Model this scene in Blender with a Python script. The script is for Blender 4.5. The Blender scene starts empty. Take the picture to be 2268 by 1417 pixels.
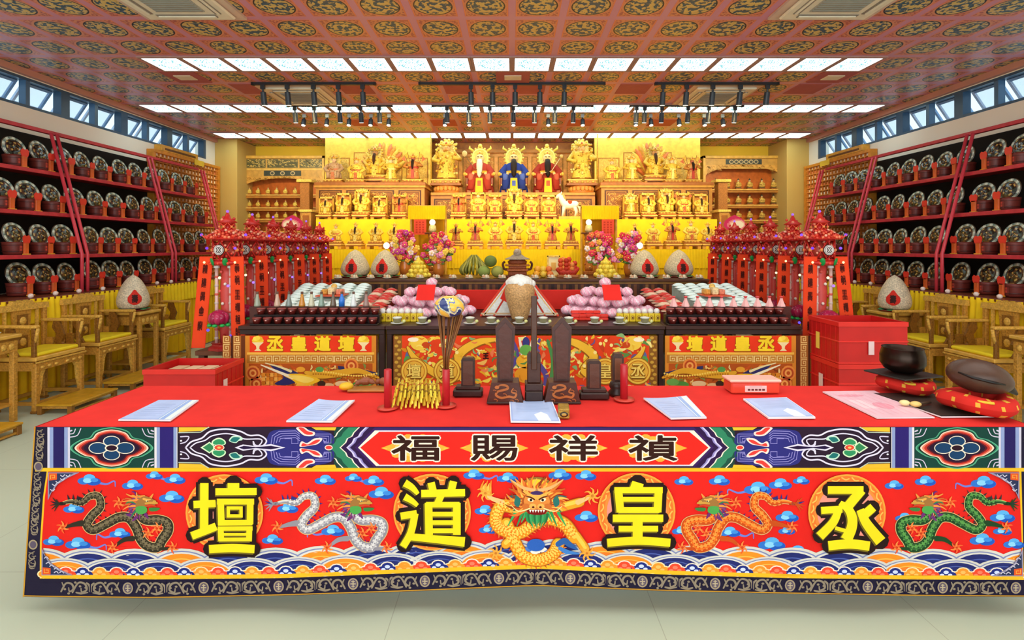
import bpy, math, random
import numpy as np
from mathutils import Vector, Matrix
from mathutils.geometry import tessellate_polygon
R = math.radians; PI = math.pi
rnd = random.Random(7)
SC = bpy.context.scene
COL = SC.collection
# ---------------------------------------------------------------- camera
FPX = 1120.0; HZ = 547.0; CX = 1134.0; EYE = 1.5
cam = bpy.data.cameras.new('camera'); camo = bpy.data.objects.new('camera', cam); COL.objects.link(camo)
cam.sensor_width = 36; cam.lens = 36 * FPX / 2268; cam.shift_y = -(1417 / 2 - HZ) / 2268
cam.clip_start = 0.05; cam.clip_end = 200
camo.location = (0, 0, EYE); camo.rotation_euler = (R(90), 0, 0)
SC.camera = camo
# ---------------------------------------------------------------- world and view
SC.view_settings.view_transform = 'Standard'; SC.view_settings.look = 'None'
SC.view_settings.gamma = 1; SC.view_settings.use_curve_mapping = False
SC.view_settings.exposure = 0.55
wd = bpy.data.worlds.new('daylight'); SC.world = wd; wd.use_nodes = True
bg = wd.node_tree.nodes['Background']
bg.inputs[0].default_value = (0.64, 0.88, 1.0, 1); bg.inputs[1].default_value = 1.0
LAMP = 4.2        # brightness of the luminous ceiling tiles
def spot(loc, aim, power, color, angle=60, blend=0.8, r=0.05):
    l = bpy.data.lights.new('spot_beam', 'SPOT'); l.energy = power; l.color = color
    l.spot_size = R(angle); l.spot_blend = blend; l.shadow_soft_size = r
    o = bpy.data.objects.new('spot_beam', l); COL.objects.link(o); o.location = loc
    o.rotation_euler = (Vector(aim) - Vector(loc)).to_track_quat('-Z', 'Y').to_euler()
    return o
WARM = (1.0, 0.78, 0.36)
# the beams of the track heads: they wash the altar in warm yellow light
for x in (-2.9, -1.6, -0.5, 0.5, 1.6, 2.9):
    spot((x, 6.3, 3.3), (x * 0.98, 9.0, 2.1), 105, WARM, 75)
    spot((x, 5.9, 3.28), (x * 0.95, 7.2, 1.4), 52, WARM, 75)
for x in (-4.3, 4.3):
    spot((x, 7.6, 3.35), (x, 9.9, 2.2), 65, WARM, 90)
# soft fill light added behind the viewer, at the hall's open end
al = bpy.data.lights.new('entrance_fill', 'AREA'); al.shape = 'RECTANGLE'; al.size = 8; al.size_y = 2.8
al.energy = 125; al.color = (1.0, 0.98, 0.95)
alo = bpy.data.objects.new('entrance_fill', al); COL.objects.link(alo); alo.location = (0, -2.9, 1.7); alo.rotation_euler = (R(90), 0, 0)

# unseen overhead fill light, added to brighten the front table and floor
cl = bpy.data.lights.new('ceiling_fill', 'AREA'); cl.shape = 'RECTANGLE'; cl.size = 8.5; cl.size_y = 3.0; cl.energy = 112; cl.color = (0.93, 1.0, 0.98)
clo = bpy.data.objects.new('ceiling_fill', cl); COL.objects.link(clo); clo.location = (0, 1.9, 3.44)

# ---------------------------------------------------------------- helpers
def lin(c):
    c = c / 255.0
    return c / 12.92 if c <= 0.04045 else ((c + 0.055) / 1.055) ** 2.4
_hx = {}
def hx(h):
    if isinstance(h, tuple): return h
    if h not in _hx:
        _hx[h] = tuple(lin(int(h[i:i + 2], 16)) for i in (0, 2, 4))
    return _hx[h]
def W(px, py, D):
    return ((px - CX) * D / FPX, D, EYE + (HZ - py) * D / FPX)
def XW(px, D): return (px - CX) * D / FPX
def ZW(py, D): return EYE + (HZ - py) * D / FPX

def new_mat(name, rough=0.5, metal=0.0, bump=0.0, bscale=40.0, vary=0.06, vscale=9.0, spec=0.5, coat=0.0):
    m = bpy.data.materials.new(name); m.use_nodes = True; nt = m.node_tree; b = nt.nodes['Principled BSDF']
    at = nt.nodes.new('ShaderNodeAttribute'); at.attribute_name = 'Col'
    tc = nt.nodes.new('ShaderNodeTexCoord')
    nz = nt.nodes.new('ShaderNodeTexNoise'); nz.inputs['Scale'].default_value = vscale; nz.inputs['Detail'].default_value = 3
    nt.links.new(tc.outputs['Object'], nz.inputs['Vector'])
    mr = nt.nodes.new('ShaderNodeMapRange'); mr.inputs[1].default_value = 0.3; mr.inputs[2].default_value = 0.7
    mr.inputs[3].default_value = 1 - vary; mr.inputs[4].default_value = 1 + vary
    nt.links.new(nz.outputs[0], mr.inputs[0])
    mu = nt.nodes.new('ShaderNodeVectorMath'); mu.operation = 'SCALE'
    nt.links.new(at.outputs['Color'], mu.inputs[0]); nt.links.new(mr.outputs[0], mu.inputs['Scale'])
    nt.links.new(mu.outputs[0], b.inputs['Base Color'])
    b.inputs['Roughness'].default_value = rough; b.inputs['Metallic'].default_value = metal
    b.inputs['Specular IOR Level'].default_value = spec
    if coat: b.inputs['Coat Weight'].default_value = coat
    if bump:
        n2 = nt.nodes.new('ShaderNodeTexNoise'); n2.inputs['Scale'].default_value = bscale; n2.inputs['Detail'].default_value = 4
        nt.links.new(tc.outputs['Object'], n2.inputs['Vector'])
        bp = nt.nodes.new('ShaderNodeBump'); bp.inputs['Strength'].default_value = bump; bp.inputs['Distance'].default_value = 0.02
        nt.links.new(n2.outputs[0], bp.inputs['Height']); nt.links.new(bp.outputs[0], b.inputs['Normal'])
    return m
M = {
    'matte': new_mat('matte_paint', 0.65, spec=0.25),
    'cloth': new_mat('woven_cloth', 0.8, spec=0.15, bump=0.05, bscale=220),
    'plastic': new_mat('plastic', 0.35, spec=0.4),
    'wood': new_mat('varnished_wood', 0.38, bump=0.08, bscale=30, vary=0.16, vscale=14, spec=0.35),
    'carved': new_mat('carved_wood', 0.45, bump=0.45, bscale=75, vary=0.24, vscale=60, spec=0.3),
    'gold': new_mat('gilt', 0.38, metal=0.12, bump=0.5, bscale=90, vary=0.22, vscale=60),
    'metal': new_mat('brushed_metal', 0.3, metal=0.85, vary=0.08),
    'ceramic': new_mat('glazed_ceramic', 0.15, vary=0.03),
    'speckle': new_mat('speckled_wrap', 0.55, bump=0.3, bscale=90, vary=0.35, vscale=70),
    'fluff': new_mat('wrapped_food', 0.3, bump=0.3, bscale=70, vary=0.1, vscale=40, spec=0.6),
    'flower': new_mat('petals', 0.6, vary=0.15, vscale=40),
}
def glass_mat(name, alpha, rough=0.1):
    m = new_mat(name, rough, vary=0.05); b = m.node_tree.nodes['Principled BSDF']; b.inputs['Alpha'].default_value = alpha
    return m
M['film'] = glass_mat('clear_film', 0.22)
M['tint'] = glass_mat('tinted_plastic', 0.75)
def emit_mat(name, strength):
    m = bpy.data.materials.new(name); m.use_nodes = True; nt = m.node_tree
    at = nt.nodes.new('ShaderNodeAttribute'); at.attribute_name = 'Col'
    e = nt.nodes.new('ShaderNodeEmission'); e.inputs[1].default_value = strength
    nt.links.new(at.outputs['Color'], e.inputs[0]); nt.links.new(e.outputs[0], nt.nodes['Material Output'].inputs[0])
    return m
M['bulb'] = emit_mat('lit_bulb', 1.3)
M['soft_lamp'] = emit_mat('soft_lamp', 0.6)
M['glow'] = emit_mat('lit_lamp', 4.0)

def rot(ax, ay, az): return Matrix.Rotation(az, 4, 'Z') @ Matrix.Rotation(ay, 4, 'Y') @ Matrix.Rotation(ax, 4, 'X')
def T(x, y, z): return Matrix.Translation((x, y, z))

class MB:
    """collects shapes, then links them as ONE mesh object"""
    def __init__(s): s.V = []; s.F = []; s.C = []; s.S = []; s.M = None
    def add(s, vs, fs, col, smooth=False):
        n = len(s.V)
        if s.M is not None:
            m = s.M; vs = [tuple(m @ Vector(v)) for v in vs]
        s.V.extend(vs); c = hx(col)
        for f in fs: s.F.append(tuple(i + n for i in f)); s.C.append(c); s.S.append(smooth)
        return s
    def box(s, x, y, z, a, b, c, col, bev=0.0, rz=0.0):
        """centre x y, BOTTOM z, full sizes a b c"""
        a, b, c = a / 2, b / 2, c / 2; z = z + c
        e = min(bev, a * 0.9, b * 0.9, c * 0.9)
        cr, sr = math.cos(rz), math.sin(rz)
        if e <= 0:
            vs = [(i * a, j * b, k * c) for i in (-1, 1) for j in (-1, 1) for k in (-1, 1)]
            fs = [(0, 1, 3, 2), (4, 6, 7, 5), (0, 4, 5, 1), (2, 3, 7, 6), (0, 2, 6, 4), (1, 5, 7, 3)]
        else:
            vs = []; ix = {}
            for i in (-1, 1):
                for j in (-1, 1):
                    for k in (-1, 1):
                        for q, p in enumerate(((i * a, j * (b - e), k * (c - e)), (i * (a - e), j * b, k * (c - e)), (i * (a - e), j * (b - e), k * c))):
                            ix[(i, j, k, q)] = len(vs); vs.append(p)
            g = lambda i, j, k, q: ix[(i, j, k, q)]
            fs = []
            for t in (-1, 1):
                fs.append((g(t, -1, -1, 0), g(t, 1, -1, 0), g(t, 1, 1, 0), g(t, -1, 1, 0)))
                fs.append((g(-1, t, -1, 1), g(1, t, -1, 1), g(1, t, 1, 1), g(-1, t, 1, 1)))
                fs.append((g(-1, -1, t, 2), g(1, -1, t, 2), g(1, 1, t, 2), g(-1, 1, t, 2)))
            for u in (-1, 1):
                for v in (-1, 1):
                    fs.append((g(u, v, -1, 0), g(u, v, 1, 0), g(u, v, 1, 1), g(u, v, -1, 1)))
                    fs.append((g(u, -1, v, 0), g(u, 1, v, 0), g(u, 1, v, 2), g(u, -1, v, 2)))
                    fs.append((g(-1, u, v, 1), g(1, u, v, 1), g(1, u, v, 2), g(-1, u, v, 2)))
                    for w in (-1, 1): fs.append((g(u, v, w, 0), g(u, v, w, 1), g(u, v, w, 2)))
        vs = [(x + p[0] * cr - p[1] * sr, y + p[0] * sr + p[1] * cr, z + p[2]) for p in vs]
        return s.add(vs, fs, col)
    def lathe(s, prof, col, x=0, y=0, z=0, n=16, sx=1, sy=1, smooth=True, cap=True):
        vs = []; fs = []
        for r, h in prof:
            for k in range(n):
                a = 2 * PI * k / n; vs.append((x + r * sx * math.cos(a), y + r * sy * math.sin(a), z + h))
        m = len(prof)
        for j in range(m - 1):
            for k in range(n):
                k2 = (k + 1) % n; fs.append((j * n + k, j * n + k2, (j + 1) * n + k2, (j + 1) * n + k))
        if cap:
            fs.append(tuple(range(n - 1, -1, -1))); fs.append(tuple((m - 1) * n + k for k in range(n)))
        return s.add(vs, fs, col, smooth)
    def cyl(s, x, y, z, r, h, col, n=16, r2=None):
        return s.lathe([(r, 0), (r if r2 is None else r2, h)], col, x, y, z, n, smooth=False)
    def ball(s, x, y, z, r, col, nu=12, nv=8, r2=None, r3=None):
        r2 = r if r2 is None else r2; r3 = r if r3 is None else r3
        vs = []; fs = []
        for j in range(1, nv):
            t = PI * j / nv
            for k in range(nu):
                a = 2 * PI * k / nu
                vs.append((x + r * math.sin(t) * math.cos(a), y + r2 * math.sin(t) * math.sin(a), z - r3 * math.cos(t)))
        b = len(vs); vs += [(x, y, z - r3), (x, y, z + r3)]
        for j in range(nv - 2):
            for k in range(nu):
                k2 = (k + 1) % nu; fs.append((j * nu + k, j * nu + k2, (j + 1) * nu + k2, (j + 1) * nu + k))
        for k in range(nu):
            k2 = (k + 1) % nu
            fs.append((b, k2, k)); fs.append((b + 1, (nv - 2) * nu + k, (nv - 2) * nu + k2))
        return s.add(vs, fs, col, True)
    def tube(s, pts, r, col, n=8, cap=True, smooth=True):
        P = [Vector(p) for p in pts]; m = len(P)
        rs = r if isinstance(r, (list, tuple)) else [r] * m
        vs = []; fs = []; up = None
        for i in range(m):
            t = (P[min(i + 1, m - 1)] - P[max(i - 1, 0)])
            if t.length < 1e-9: t = Vector((0, 0, 1))
            t.normalize()
            if up is None:
                up = Vector((0, 0, 1)) if abs(t.z) < 0.9 else Vector((0, 1, 0))
            a = t.cross(up)
            if a.length < 1e-6: a = t.cross(Vector((1, 0, 0)))
            a.normalize(); b = a.cross(t); up = b
            for k in range(n):
                w = 2 * PI * k / n; q = P[i] + (a * math.cos(w) + b * math.sin(w)) * rs[i]; vs.append(tuple(q))
        for i in range(m - 1):
            for k in range(n):
                k2 = (k + 1) % n; fs.append((i * n + k, i * n + k2, (i + 1) * n + k2, (i + 1) * n + k))
        if cap: fs.append(tuple(range(n - 1, -1, -1))); fs.append(tuple((m - 1) * n + k for k in range(n)))
        return s.add(vs, fs, col, smooth)
    def prism(s, poly, d0, d1, col, f=lambda u, v, d: (u, d, v)):
        """2-D outline given a thickness from d0 to d1 (default: u,v in the x-z plane, depth along y)"""
        n = len(poly); vs = [f(u, v, d0) for u, v in poly] + [f(u, v, d1) for u, v in poly]
        tri = tessellate_polygon([[Vector((u, v, 0)) for u, v in poly]])
        fs = [tuple(t) for t in tri] + [tuple(i + n for i in reversed(t)) for t in tri]
        fs += [(i, (i + 1) % n, (i + 1) % n + n, i + n) for i in range(n)]
        return s.add(vs, fs, col)
    def grid(s, f, nu, nv, col, smooth=True, colf=None):
        vs = [f(i / nu, j / nv) for j in range(nv + 1) for i in range(nu + 1)]
        if colf is None:
            fs = [(j * (nu + 1) + i, j * (nu + 1) + i + 1, (j + 1) * (nu + 1) + i + 1, (j + 1) * (nu + 1) + i) for j in range(nv) for i in range(nu)]
            return s.add(vs, fs, col, smooth)
        s.add(vs, [], col); n = len(s.V) - len(vs)
        for j in range(nv):
            for i in range(nu):
                s.F.append(tuple(n + q for q in (j * (nu + 1) + i, j * (nu + 1) + i + 1, (j + 1) * (nu + 1) + i + 1, (j + 1) * (nu + 1) + i)))
                s.C.append(hx(colf((i + .5) / nu, (j + .5) / nv))); s.S.append(smooth)
        return s
    def obj(s, name, mat='matte', parent=None, label=None, cat=None, group=None, kind=None, loc=None, rz=0):
        me = bpy.data.meshes.new(name); me.from_pydata([tuple(v) for v in s.V], [], s.F)
        ca = me.color_attributes.new('Col', 'FLOAT_COLOR', 'CORNER')
        cnt = np.array([len(f) for f in s.F]); c = np.ones((len(s.F), 4), dtype=np.float32)
        if len(s.F): c[:, :3] = np.array(s.C, dtype=np.float32)
        ca.data.foreach_set('color', np.repeat(c, cnt, axis=0).ravel())
        me.polygons.foreach_set('use_smooth', np.array(s.S, dtype=bool))
        me.materials.append(M[mat] if isinstance(mat, str) else mat); me.update()
        o = bpy.data.objects.new(name, me); COL.objects.link(o)
        if parent: o.parent = parent
        if loc: o.location = loc
        if rz: o.rotation_euler = (0, 0, rz)
        tag(o, label, cat, group, kind)
        return o
def tag(o, label=None, cat=None, group=None, kind=None):
    for k, v in (('label', label), ('category', cat), ('group', group), ('kind', kind)):
        if v: o[k] = v
    return o
def thing(name, label, cat, loc=(0, 0, 0), rz=0, group=None):
    o = bpy.data.objects.new(name, None); COL.objects.link(o); o.empty_display_size = 0.05
    o.location = loc; o.rotation_euler = (0, 0, rz)
    return tag(o, label, cat, group)
_kids = {}
def dup(root, loc, rz=0, label=None, scale=None, group=None):
    """copy a thing together with its parts and sub-parts"""
    r = root.copy(); COL.objects.link(r); r.location = loc; r.rotation_euler = (0, 0, rz)
    if scale: r.scale = (scale, scale, scale) if not isinstance(scale, tuple) else scale
    if label: r['label'] = label
    if group: r['group'] = group
    def rec(a, b):
        for ch in a.children:
            c = ch.copy(); COL.objects.link(c); c.parent = b; rec(ch, c)
    rec(root, r)
    return r
ORD = 'first second third fourth fifth sixth seventh eighth ninth tenth eleventh twelfth thirteenth fourteenth fifteenth sixteenth seventeenth eighteenth nineteenth twentieth'.split()
ORD += ['twenty-' + o for o in ORD[:9]] + ['thirtieth']
def catmull(pts, n=6, closed=False):
    P = [np.array(p, float) for p in pts]; m = len(P); out = []
    if m < 3 and not closed: return [tuple(p) for p in pts]
    for i in range(m if closed else m - 1):
        if closed: p0, p1, p2, p3 = P[(i - 1) % m], P[i], P[(i + 1) % m], P[(i + 2) % m]
        else: p0, p1, p2, p3 = P[max(i - 1, 0)], P[i], P[i + 1], P[min(i + 2, m - 1)]
        for k in range(n):
            t = k / n
            out.append(tuple(0.5 * ((2 * p1) + (-p0 + p2) * t + (2 * p0 - 5 * p1 + 4 * p2 - p3) * t * t + (-p0 + 3 * p1 - 3 * p2 + p3) * t ** 3)))
    if not closed: out.append(tuple(P[-1]))
    return out

_glyph = {}
def glyph(ch):
    """outline triangles of one printed character in a unit box"""
    if ch not in _glyph:
        c = bpy.data.curves.new('g', 'FONT'); c.body = ch; c.size = 1; c.resolution_u = 2
        o = bpy.data.objects.new('g', c); COL.objects.link(o)
        bpy.context.view_layer.update()
        dg = bpy.context.evaluated_depsgraph_get(); ev = o.evaluated_get(dg); me = ev.to_mesh()
        vs = [(v.co.x, v.co.y) for v in me.vertices]; fs = [tuple(p.vertices) for p in me.polygons]
        ev.to_mesh_clear(); bpy.data.objects.remove(o); bpy.data.curves.remove(c)
        xs = [v[0] for v in vs] or [0, 1]; ys = [v[1] for v in vs] or [0, 1]
        x0, x1, y0, y1 = min(xs), max(xs), min(ys), max(ys)
        _glyph[ch] = ([((x - x0) / max(x1 - x0, 1e-6), (y - y0) / max(y1 - y0, 1e-6)) for x, y in vs], fs)
    return _glyph[ch]

class Art:
    """flat printed pattern: shapes painted one over another, all becoming one mesh laid on a surface.
    v grows DOWN the picture."""
    def __init__(s, eps=0.0004): s.L = []; s.eps = eps; s.top = 0
    def _push(s, vs, fs, col, layer):
        s.L.append((vs, fs, hx(col), layer)); s.top = max(s.top, layer)
    def poly(s, pts, col, layer, holes=()):
        loops = [list(pts)] + [list(h) for h in holes]
        flat = [p for l in loops for p in l]
        tri = tessellate_polygon([[Vector((p[0], p[1], 0)) for p in l] for l in loops])
        s._push(flat, [tuple(t) for t in tri], col, layer)
    def rect(s, x0, y0, x1, y1, col, layer): s._push([(x0, y0), (x1, y0), (x1, y1), (x0, y1)], [(0, 1, 2, 3)], col, layer)
    def ell(s, cx, cy, rx, ry, col, layer, n=20, rz=0):
        c, q = math.cos(rz), math.sin(rz); pts = []
        for k in range(n):
            a = 2 * PI * k / n; x, y = rx * math.cos(a), ry * math.sin(a); pts.append((cx + x * c - y * q, cy + x * q + y * c))
        s._push(pts, [tuple(range(n))], col, layer)
    def stroke(s, pts, w, col, layer, closed=False, smooth=True, caps=True):
        P = catmull(pts, 6, closed) if smooth and len(pts) > 2 else [tuple(p) for p in pts]
        m = len(P)
        if isinstance(w, (list, tuple)):
            ws = list(np.interp(np.linspace(0, 1, m), np.linspace(0, 1, len(w)), w))
        else: ws = [w] * m
        L = []; Rr = []
        for i in range(m):
            a = P[(i - 1) % m] if closed else P[max(i - 1, 0)]; b = P[(i + 1) % m] if closed else P[min(i + 1, m - 1)]
            dx, dy = b[0] - a[0], b[1] - a[1]; d = math.hypot(dx, dy) or 1; nx, ny = -dy / d, dx / d; h = ws[i] / 2
            L.append((P[i][0] + nx * h, P[i][1] + ny * h)); Rr.append((P[i][0] - nx * h, P[i][1] - ny * h))
        fs = [(i, (i + 1) % m, (i + 1) % m + m, i + m) for i in range(m if closed else m - 1)]
        s._push(L + Rr, fs, col, layer)
        if caps and not closed:
            for i in (0, m - 1):
                if ws[i] > 0.5: s.ell(P[i][0], P[i][1], ws[i] / 2, ws[i] / 2, col, layer + .12, 10)
        if not smooth and len(P) > 2:
            for i in range(1, m - 1): s.ell(P[i][0], P[i][1], ws[i] / 2, ws[i] / 2, col, layer + .12 + .06 * (i % 3), 8)
    def text(s, ch, x0, y0, x1, y1, col, layer, grow=0.0):
        vs, fs = glyph(ch)
        offs = [(0, 0)] if grow <= 0 else [(grow * math.cos(k * PI / 4), grow * math.sin(k * PI / 4)) for k in range(8)] + [(0, 0)]
        for q_, (ox, oy) in enumerate(offs):
            s._push([(x0 + u * (x1 - x0) + ox, y1 - v * (y1 - y0) + oy) for u, v in vs], fs, col, layer + q_ * .1)
    def into(s, mb, f, maxlen=None):
        """f(u, v, height) -> point"""
        for vs, fs, c, layer in s.L:
            h = layer * s.eps
            if maxlen is None:
                mb.add([f(u, v, h) for u, v in vs], fs, c)
                continue
            V = [tuple(p) for p in vs]; out = []; st = []
            for q in fs:
                for k in range(1, len(q) - 1): st.append((q[0], q[k], q[k + 1]))
            mid = {}
            while st:
                a, b, d = st.pop()
                e = [((V[i][0] - V[j][0]) ** 2 + (V[i][1] - V[j][1]) ** 2, i, j, k) for i, j, k in ((a, b, d), (b, d, a), (d, a, b))]
                ln, i, j, k = max(e)
                if ln <= maxlen * maxlen: out.append((a, b, d)); continue
                key = (min(i, j), max(i, j))
                if key not in mid:
                    mid[key] = len(V); V.append(((V[i][0] + V[j][0]) / 2, (V[i][1] + V[j][1]) / 2))
                t = mid[key]; st.append((i, t, k)); st.append((t, j, k))
            mb.add([f(u, v, h) for u, v in V], out, c)
        return mb
# ================================================================ the room
PT = 0.438; Y0 = 5.295; ZC = 3.5; HX_ = 5.5; YB = 9.36; YA = 10.05
class NT:
    def __init__(s, name):
        s.m = bpy.data.materials.new(name); s.m.use_nodes = True; s.t = s.m.node_tree; s.b = s.t.nodes['Principled BSDF']
        tc = s.t.nodes.new('ShaderNodeTexCoord'); s.sep = s.t.nodes.new('ShaderNodeSeparateXYZ'); s.obj = tc.outputs['Object']
        s.t.links.new(s.obj, s.sep.inputs[0]); s.x, s.y, s.z = s.sep.outputs
    def ma(s, op, a, b=0.0, c=None):
        n = s.t.nodes.new('ShaderNodeMath'); n.operation = op
        for i, v in enumerate((a, b, c)):
            if v is None: continue
            if isinstance(v, (int, float)): n.inputs[i].default_value = v
            else: s.t.links.new(v, n.inputs[i])
        return n.outputs[0]
    def lt(s, a, b): return s.ma('LESS_THAN', a, b)
    def gt(s, a, b): return s.ma('GREATER_THAN', a, b)
    def noise(s, scale, detail=2, vec=None, kind='ShaderNodeTexNoise'):
        n = s.t.nodes.new(kind); n.inputs['Scale'].default_value = scale
        if 'Detail' in n.inputs: n.inputs['Detail'].default_value = detail
        s.t.links.new(vec or s.obj, n.inputs['Vector']); return n.outputs[0]
    def mix(s, f, a, b):
        n = s.t.nodes.new('ShaderNodeMix'); n.data_type = 'RGBA'
        if isinstance(f, (int, float)): n.inputs[0].default_value = f
        else: s.t.links.new(f, n.inputs[0])
        for i, v in ((6, a), (7, b)):
            if isinstance(v, (str, tuple)): n.inputs[i].default_value = (*hx(v), 1)
            else: s.t.links.new(v, n.inputs[i])
        return n.outputs[2]
    def out(s, col, rough=0.5, spec=0.4, height=None, dist=0.01):
        s.t.links.new(col, s.b.inputs['Base Color']); s.b.inputs['Roughness'].default_value = rough
        s.b.inputs['Specular IOR Level'].default_value = spec
        if height is not None:
            bp = s.t.nodes.new('ShaderNodeBump'); bp.inputs['Distance'].default_value = dist; bp.inputs['Strength'].default_value = 0.6
            s.t.links.new(height, bp.inputs['Height']); s.t.links.new(bp.outputs[0], s.b.inputs['Normal'])
        return s.m
# floor: large glossy tiles
n = NT('floor_tiles')
fu = n.ma('ABSOLUTE', n.ma('SUBTRACT', n.ma('FRACT', n.ma('DIVIDE', n.ma('ADD', n.x, 0.487 + 5.385), 1.077)), 0.5))
fv = n.ma('ABSOLUTE', n.ma('SUBTRACT', n.ma('FRACT', n.ma('DIVIDE', n.ma('ADD', n.y, 3.05), 1.077)), 0.5))
seam = n.gt(n.ma('MAXIMUM', fu, fv), 0.4985)
base = n.mix(n.noise(1.3, 4), 'bdcab2', 'c6d2bc')
M['floor'] = n.out(n.mix(seam, base, 'a8b09c'), 0.28, 0.35)
# ceiling: coffer tiles with gilt dragon roundels
n = NT('coffer_tiles')
u = n.ma('SUBTRACT', n.ma('FRACT', n.ma('DIVIDE', n.ma('ADD', n.x, PT * 40), PT)), 0.5)
v = n.ma('SUBTRACT', n.ma('FRACT', n.ma('DIVIDE', n.ma('SUBTRACT', n.y, Y0 - PT * 40), PT)), 0.5)
r = n.ma('SQRT', n.ma('ADD', n.ma('MULTIPLY', u, u), n.ma('MULTIPLY', v, v)))
mx = n.ma('MAXIMUM', n.ma('ABSOLUTE', u), n.ma('ABSOLUTE', v))
nz = n.noise(22, 1.5)
drag = n.mix(n.gt(nz, 0.5), '3d5a6a', 'd8b86c')
c = n.mix(n.lt(r, 0.30), '33404c', drag)
ring = n.ma('MULTIPLY', n.gt(r, 0.335), n.lt(r, 0.36))
dr2 = n.mix(n.gt(n.noise(26, 1.0), 0.47), '3d5866', 'd4b068')
c = n.mix(n.ma('MULTIPLY', n.gt(r, 0.27), n.lt(r, 0.345)), c, dr2)
c = n.mix(n.gt(r, 0.352), c, '3a3033')
c = n.mix(n.gt(r, 0.372), c, 'dc8c68')
cor = n.ma('MULTIPLY', n.gt(r, 0.41), n.gt(n.noise(40, 1), 0.5))
c = n.mix(cor, c, 'b9605a')
c = n.mix(n.gt(mx, 0.40), c, 'cc7074')
c = n.mix(n.ma('MULTIPLY', n.gt(mx, 0.405), n.lt(mx, 0.425)), c, 'f08a58')
c = n.mix(n.gt(mx, 0.43), c, 'd08aa0')
h = n.ma('ADD', n.ma('MULTIPLY', n.gt(mx, 0.42), 1.0), n.ma('MULTIPLY', n.ma('MULTIPLY', n.lt(r, 0.36), nz), 0.8))
M['ceiling'] = n.out(c, 0.32, 0.3, h, 0.02)
# painted walls
def wall_mat(name, c1, c2):
    n = NT(name); return n.out(n.mix(n.noise(2.0, 3), c1, c2), 0.7, 0.2, n.noise(120, 2), 0.001)
M['cream'] = wall_mat('cream_wall', 'f8efdc', 'faf3e4')
M['ochre'] = wall_mat('ochre_wall', 'c9a85c', 'd2b168')
M['yellow'] = wall_mat('yellow_wall', 'e8c238', 'eecb48')
M['terra'] = wall_mat('terracotta_cove', 'c98a78', 'd29784')

def struct(name, mb, m): return mb.obj(name, m, kind='structure')
struct('floor', MB().box(0, 3.6, -0.05, 11.0, 13.4, 0.05, 'cccccc'), 'floor')
struct('ceiling', MB().box(0, 3.6, ZC, 11.4, 13.4, 0.08, 'aa6666'), 'ceiling')
WZ0, WZ1 = 3.08, 3.42
for sd, nm in ((-1, 'left'), (1, 'right')):
    w = MB(); x = sd * (HX_ + 0.1)
    w.box(x, 3.3, 0, 0.2, 12.8, WZ0, 'ffffff'); w.box(x, 3.3, WZ1, 0.2, 12.8, ZC - WZ1, 'ffffff')
    w.box(x, 9.4, WZ0, 0.2, 0.62, WZ1 - WZ0, 'ffffff')
    w.box(x, 0.2, WZ0, 0.2, 6.6, WZ1 - WZ0, 'ffffff')
    struct('wall_' + nm, w, 'cream')
    struct('trim_1' if sd < 0 else 'trim_2', MB().box(sd * (HX_ - 0.03), 6.2, 3.432, 0.06, 6.3, 0.068, 'cc8877'), 'terra')
w = MB(); w.box(0, YA + 0.1, 0, 11.2, 0.2, ZC, 'ffffff'); struct('wall_back', w, 'yellow')
for sd, nm in ((-1, '3'), (1, '4')):
    struct('wall_column_left' if sd < 0 else 'wall_column_right', MB().box(sd * 5.295, (YB + YA) / 2, 0, 0.41, YA - YB, ZC, 'ffffff', 0.006), 'ochre')
# windows: bays of a dark frame with a sash hinged at the top and pushed outward
k = 0
for sd in (-1, 1):
    y = 9.08 - 0.95
    while y > 3.4:
        k += 1; xw = sd * (HX_ + 0.05); f = MB(); dk = '3d5872'
        f.box(xw, y + 0.475, WZ0, 0.1, 0.95, 0.03, dk); f.box(xw, y + 0.475, WZ1 - 0.03, 0.1, 0.95, 0.03, dk)
        f.box(xw, y + 0.03, WZ0 + .03, 0.1, 0.06, WZ1 - WZ0 - .06, dk); f.box(xw, y + 0.92, WZ0 + .03, 0.1, 0.06, WZ1 - WZ0 - .06, dk)
        f.box(xw, y + 0.475, WZ0 + .03, 0.08, 0.05, WZ1 - WZ0 - .06, '4f7090')
        wo = f.obj('window_%d' % k, 'plastic', kind='structure')
        for q in (0, 1):
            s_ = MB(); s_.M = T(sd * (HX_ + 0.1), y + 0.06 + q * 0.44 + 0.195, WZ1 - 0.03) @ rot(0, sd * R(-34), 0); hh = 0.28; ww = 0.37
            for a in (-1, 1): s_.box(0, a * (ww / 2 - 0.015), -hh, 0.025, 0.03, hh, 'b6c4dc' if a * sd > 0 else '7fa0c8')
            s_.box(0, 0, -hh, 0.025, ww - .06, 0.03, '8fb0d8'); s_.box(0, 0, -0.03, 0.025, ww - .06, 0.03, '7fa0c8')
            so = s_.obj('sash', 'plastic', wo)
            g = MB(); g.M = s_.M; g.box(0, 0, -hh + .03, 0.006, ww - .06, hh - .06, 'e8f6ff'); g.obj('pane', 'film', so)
        y -= 0.95

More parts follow.
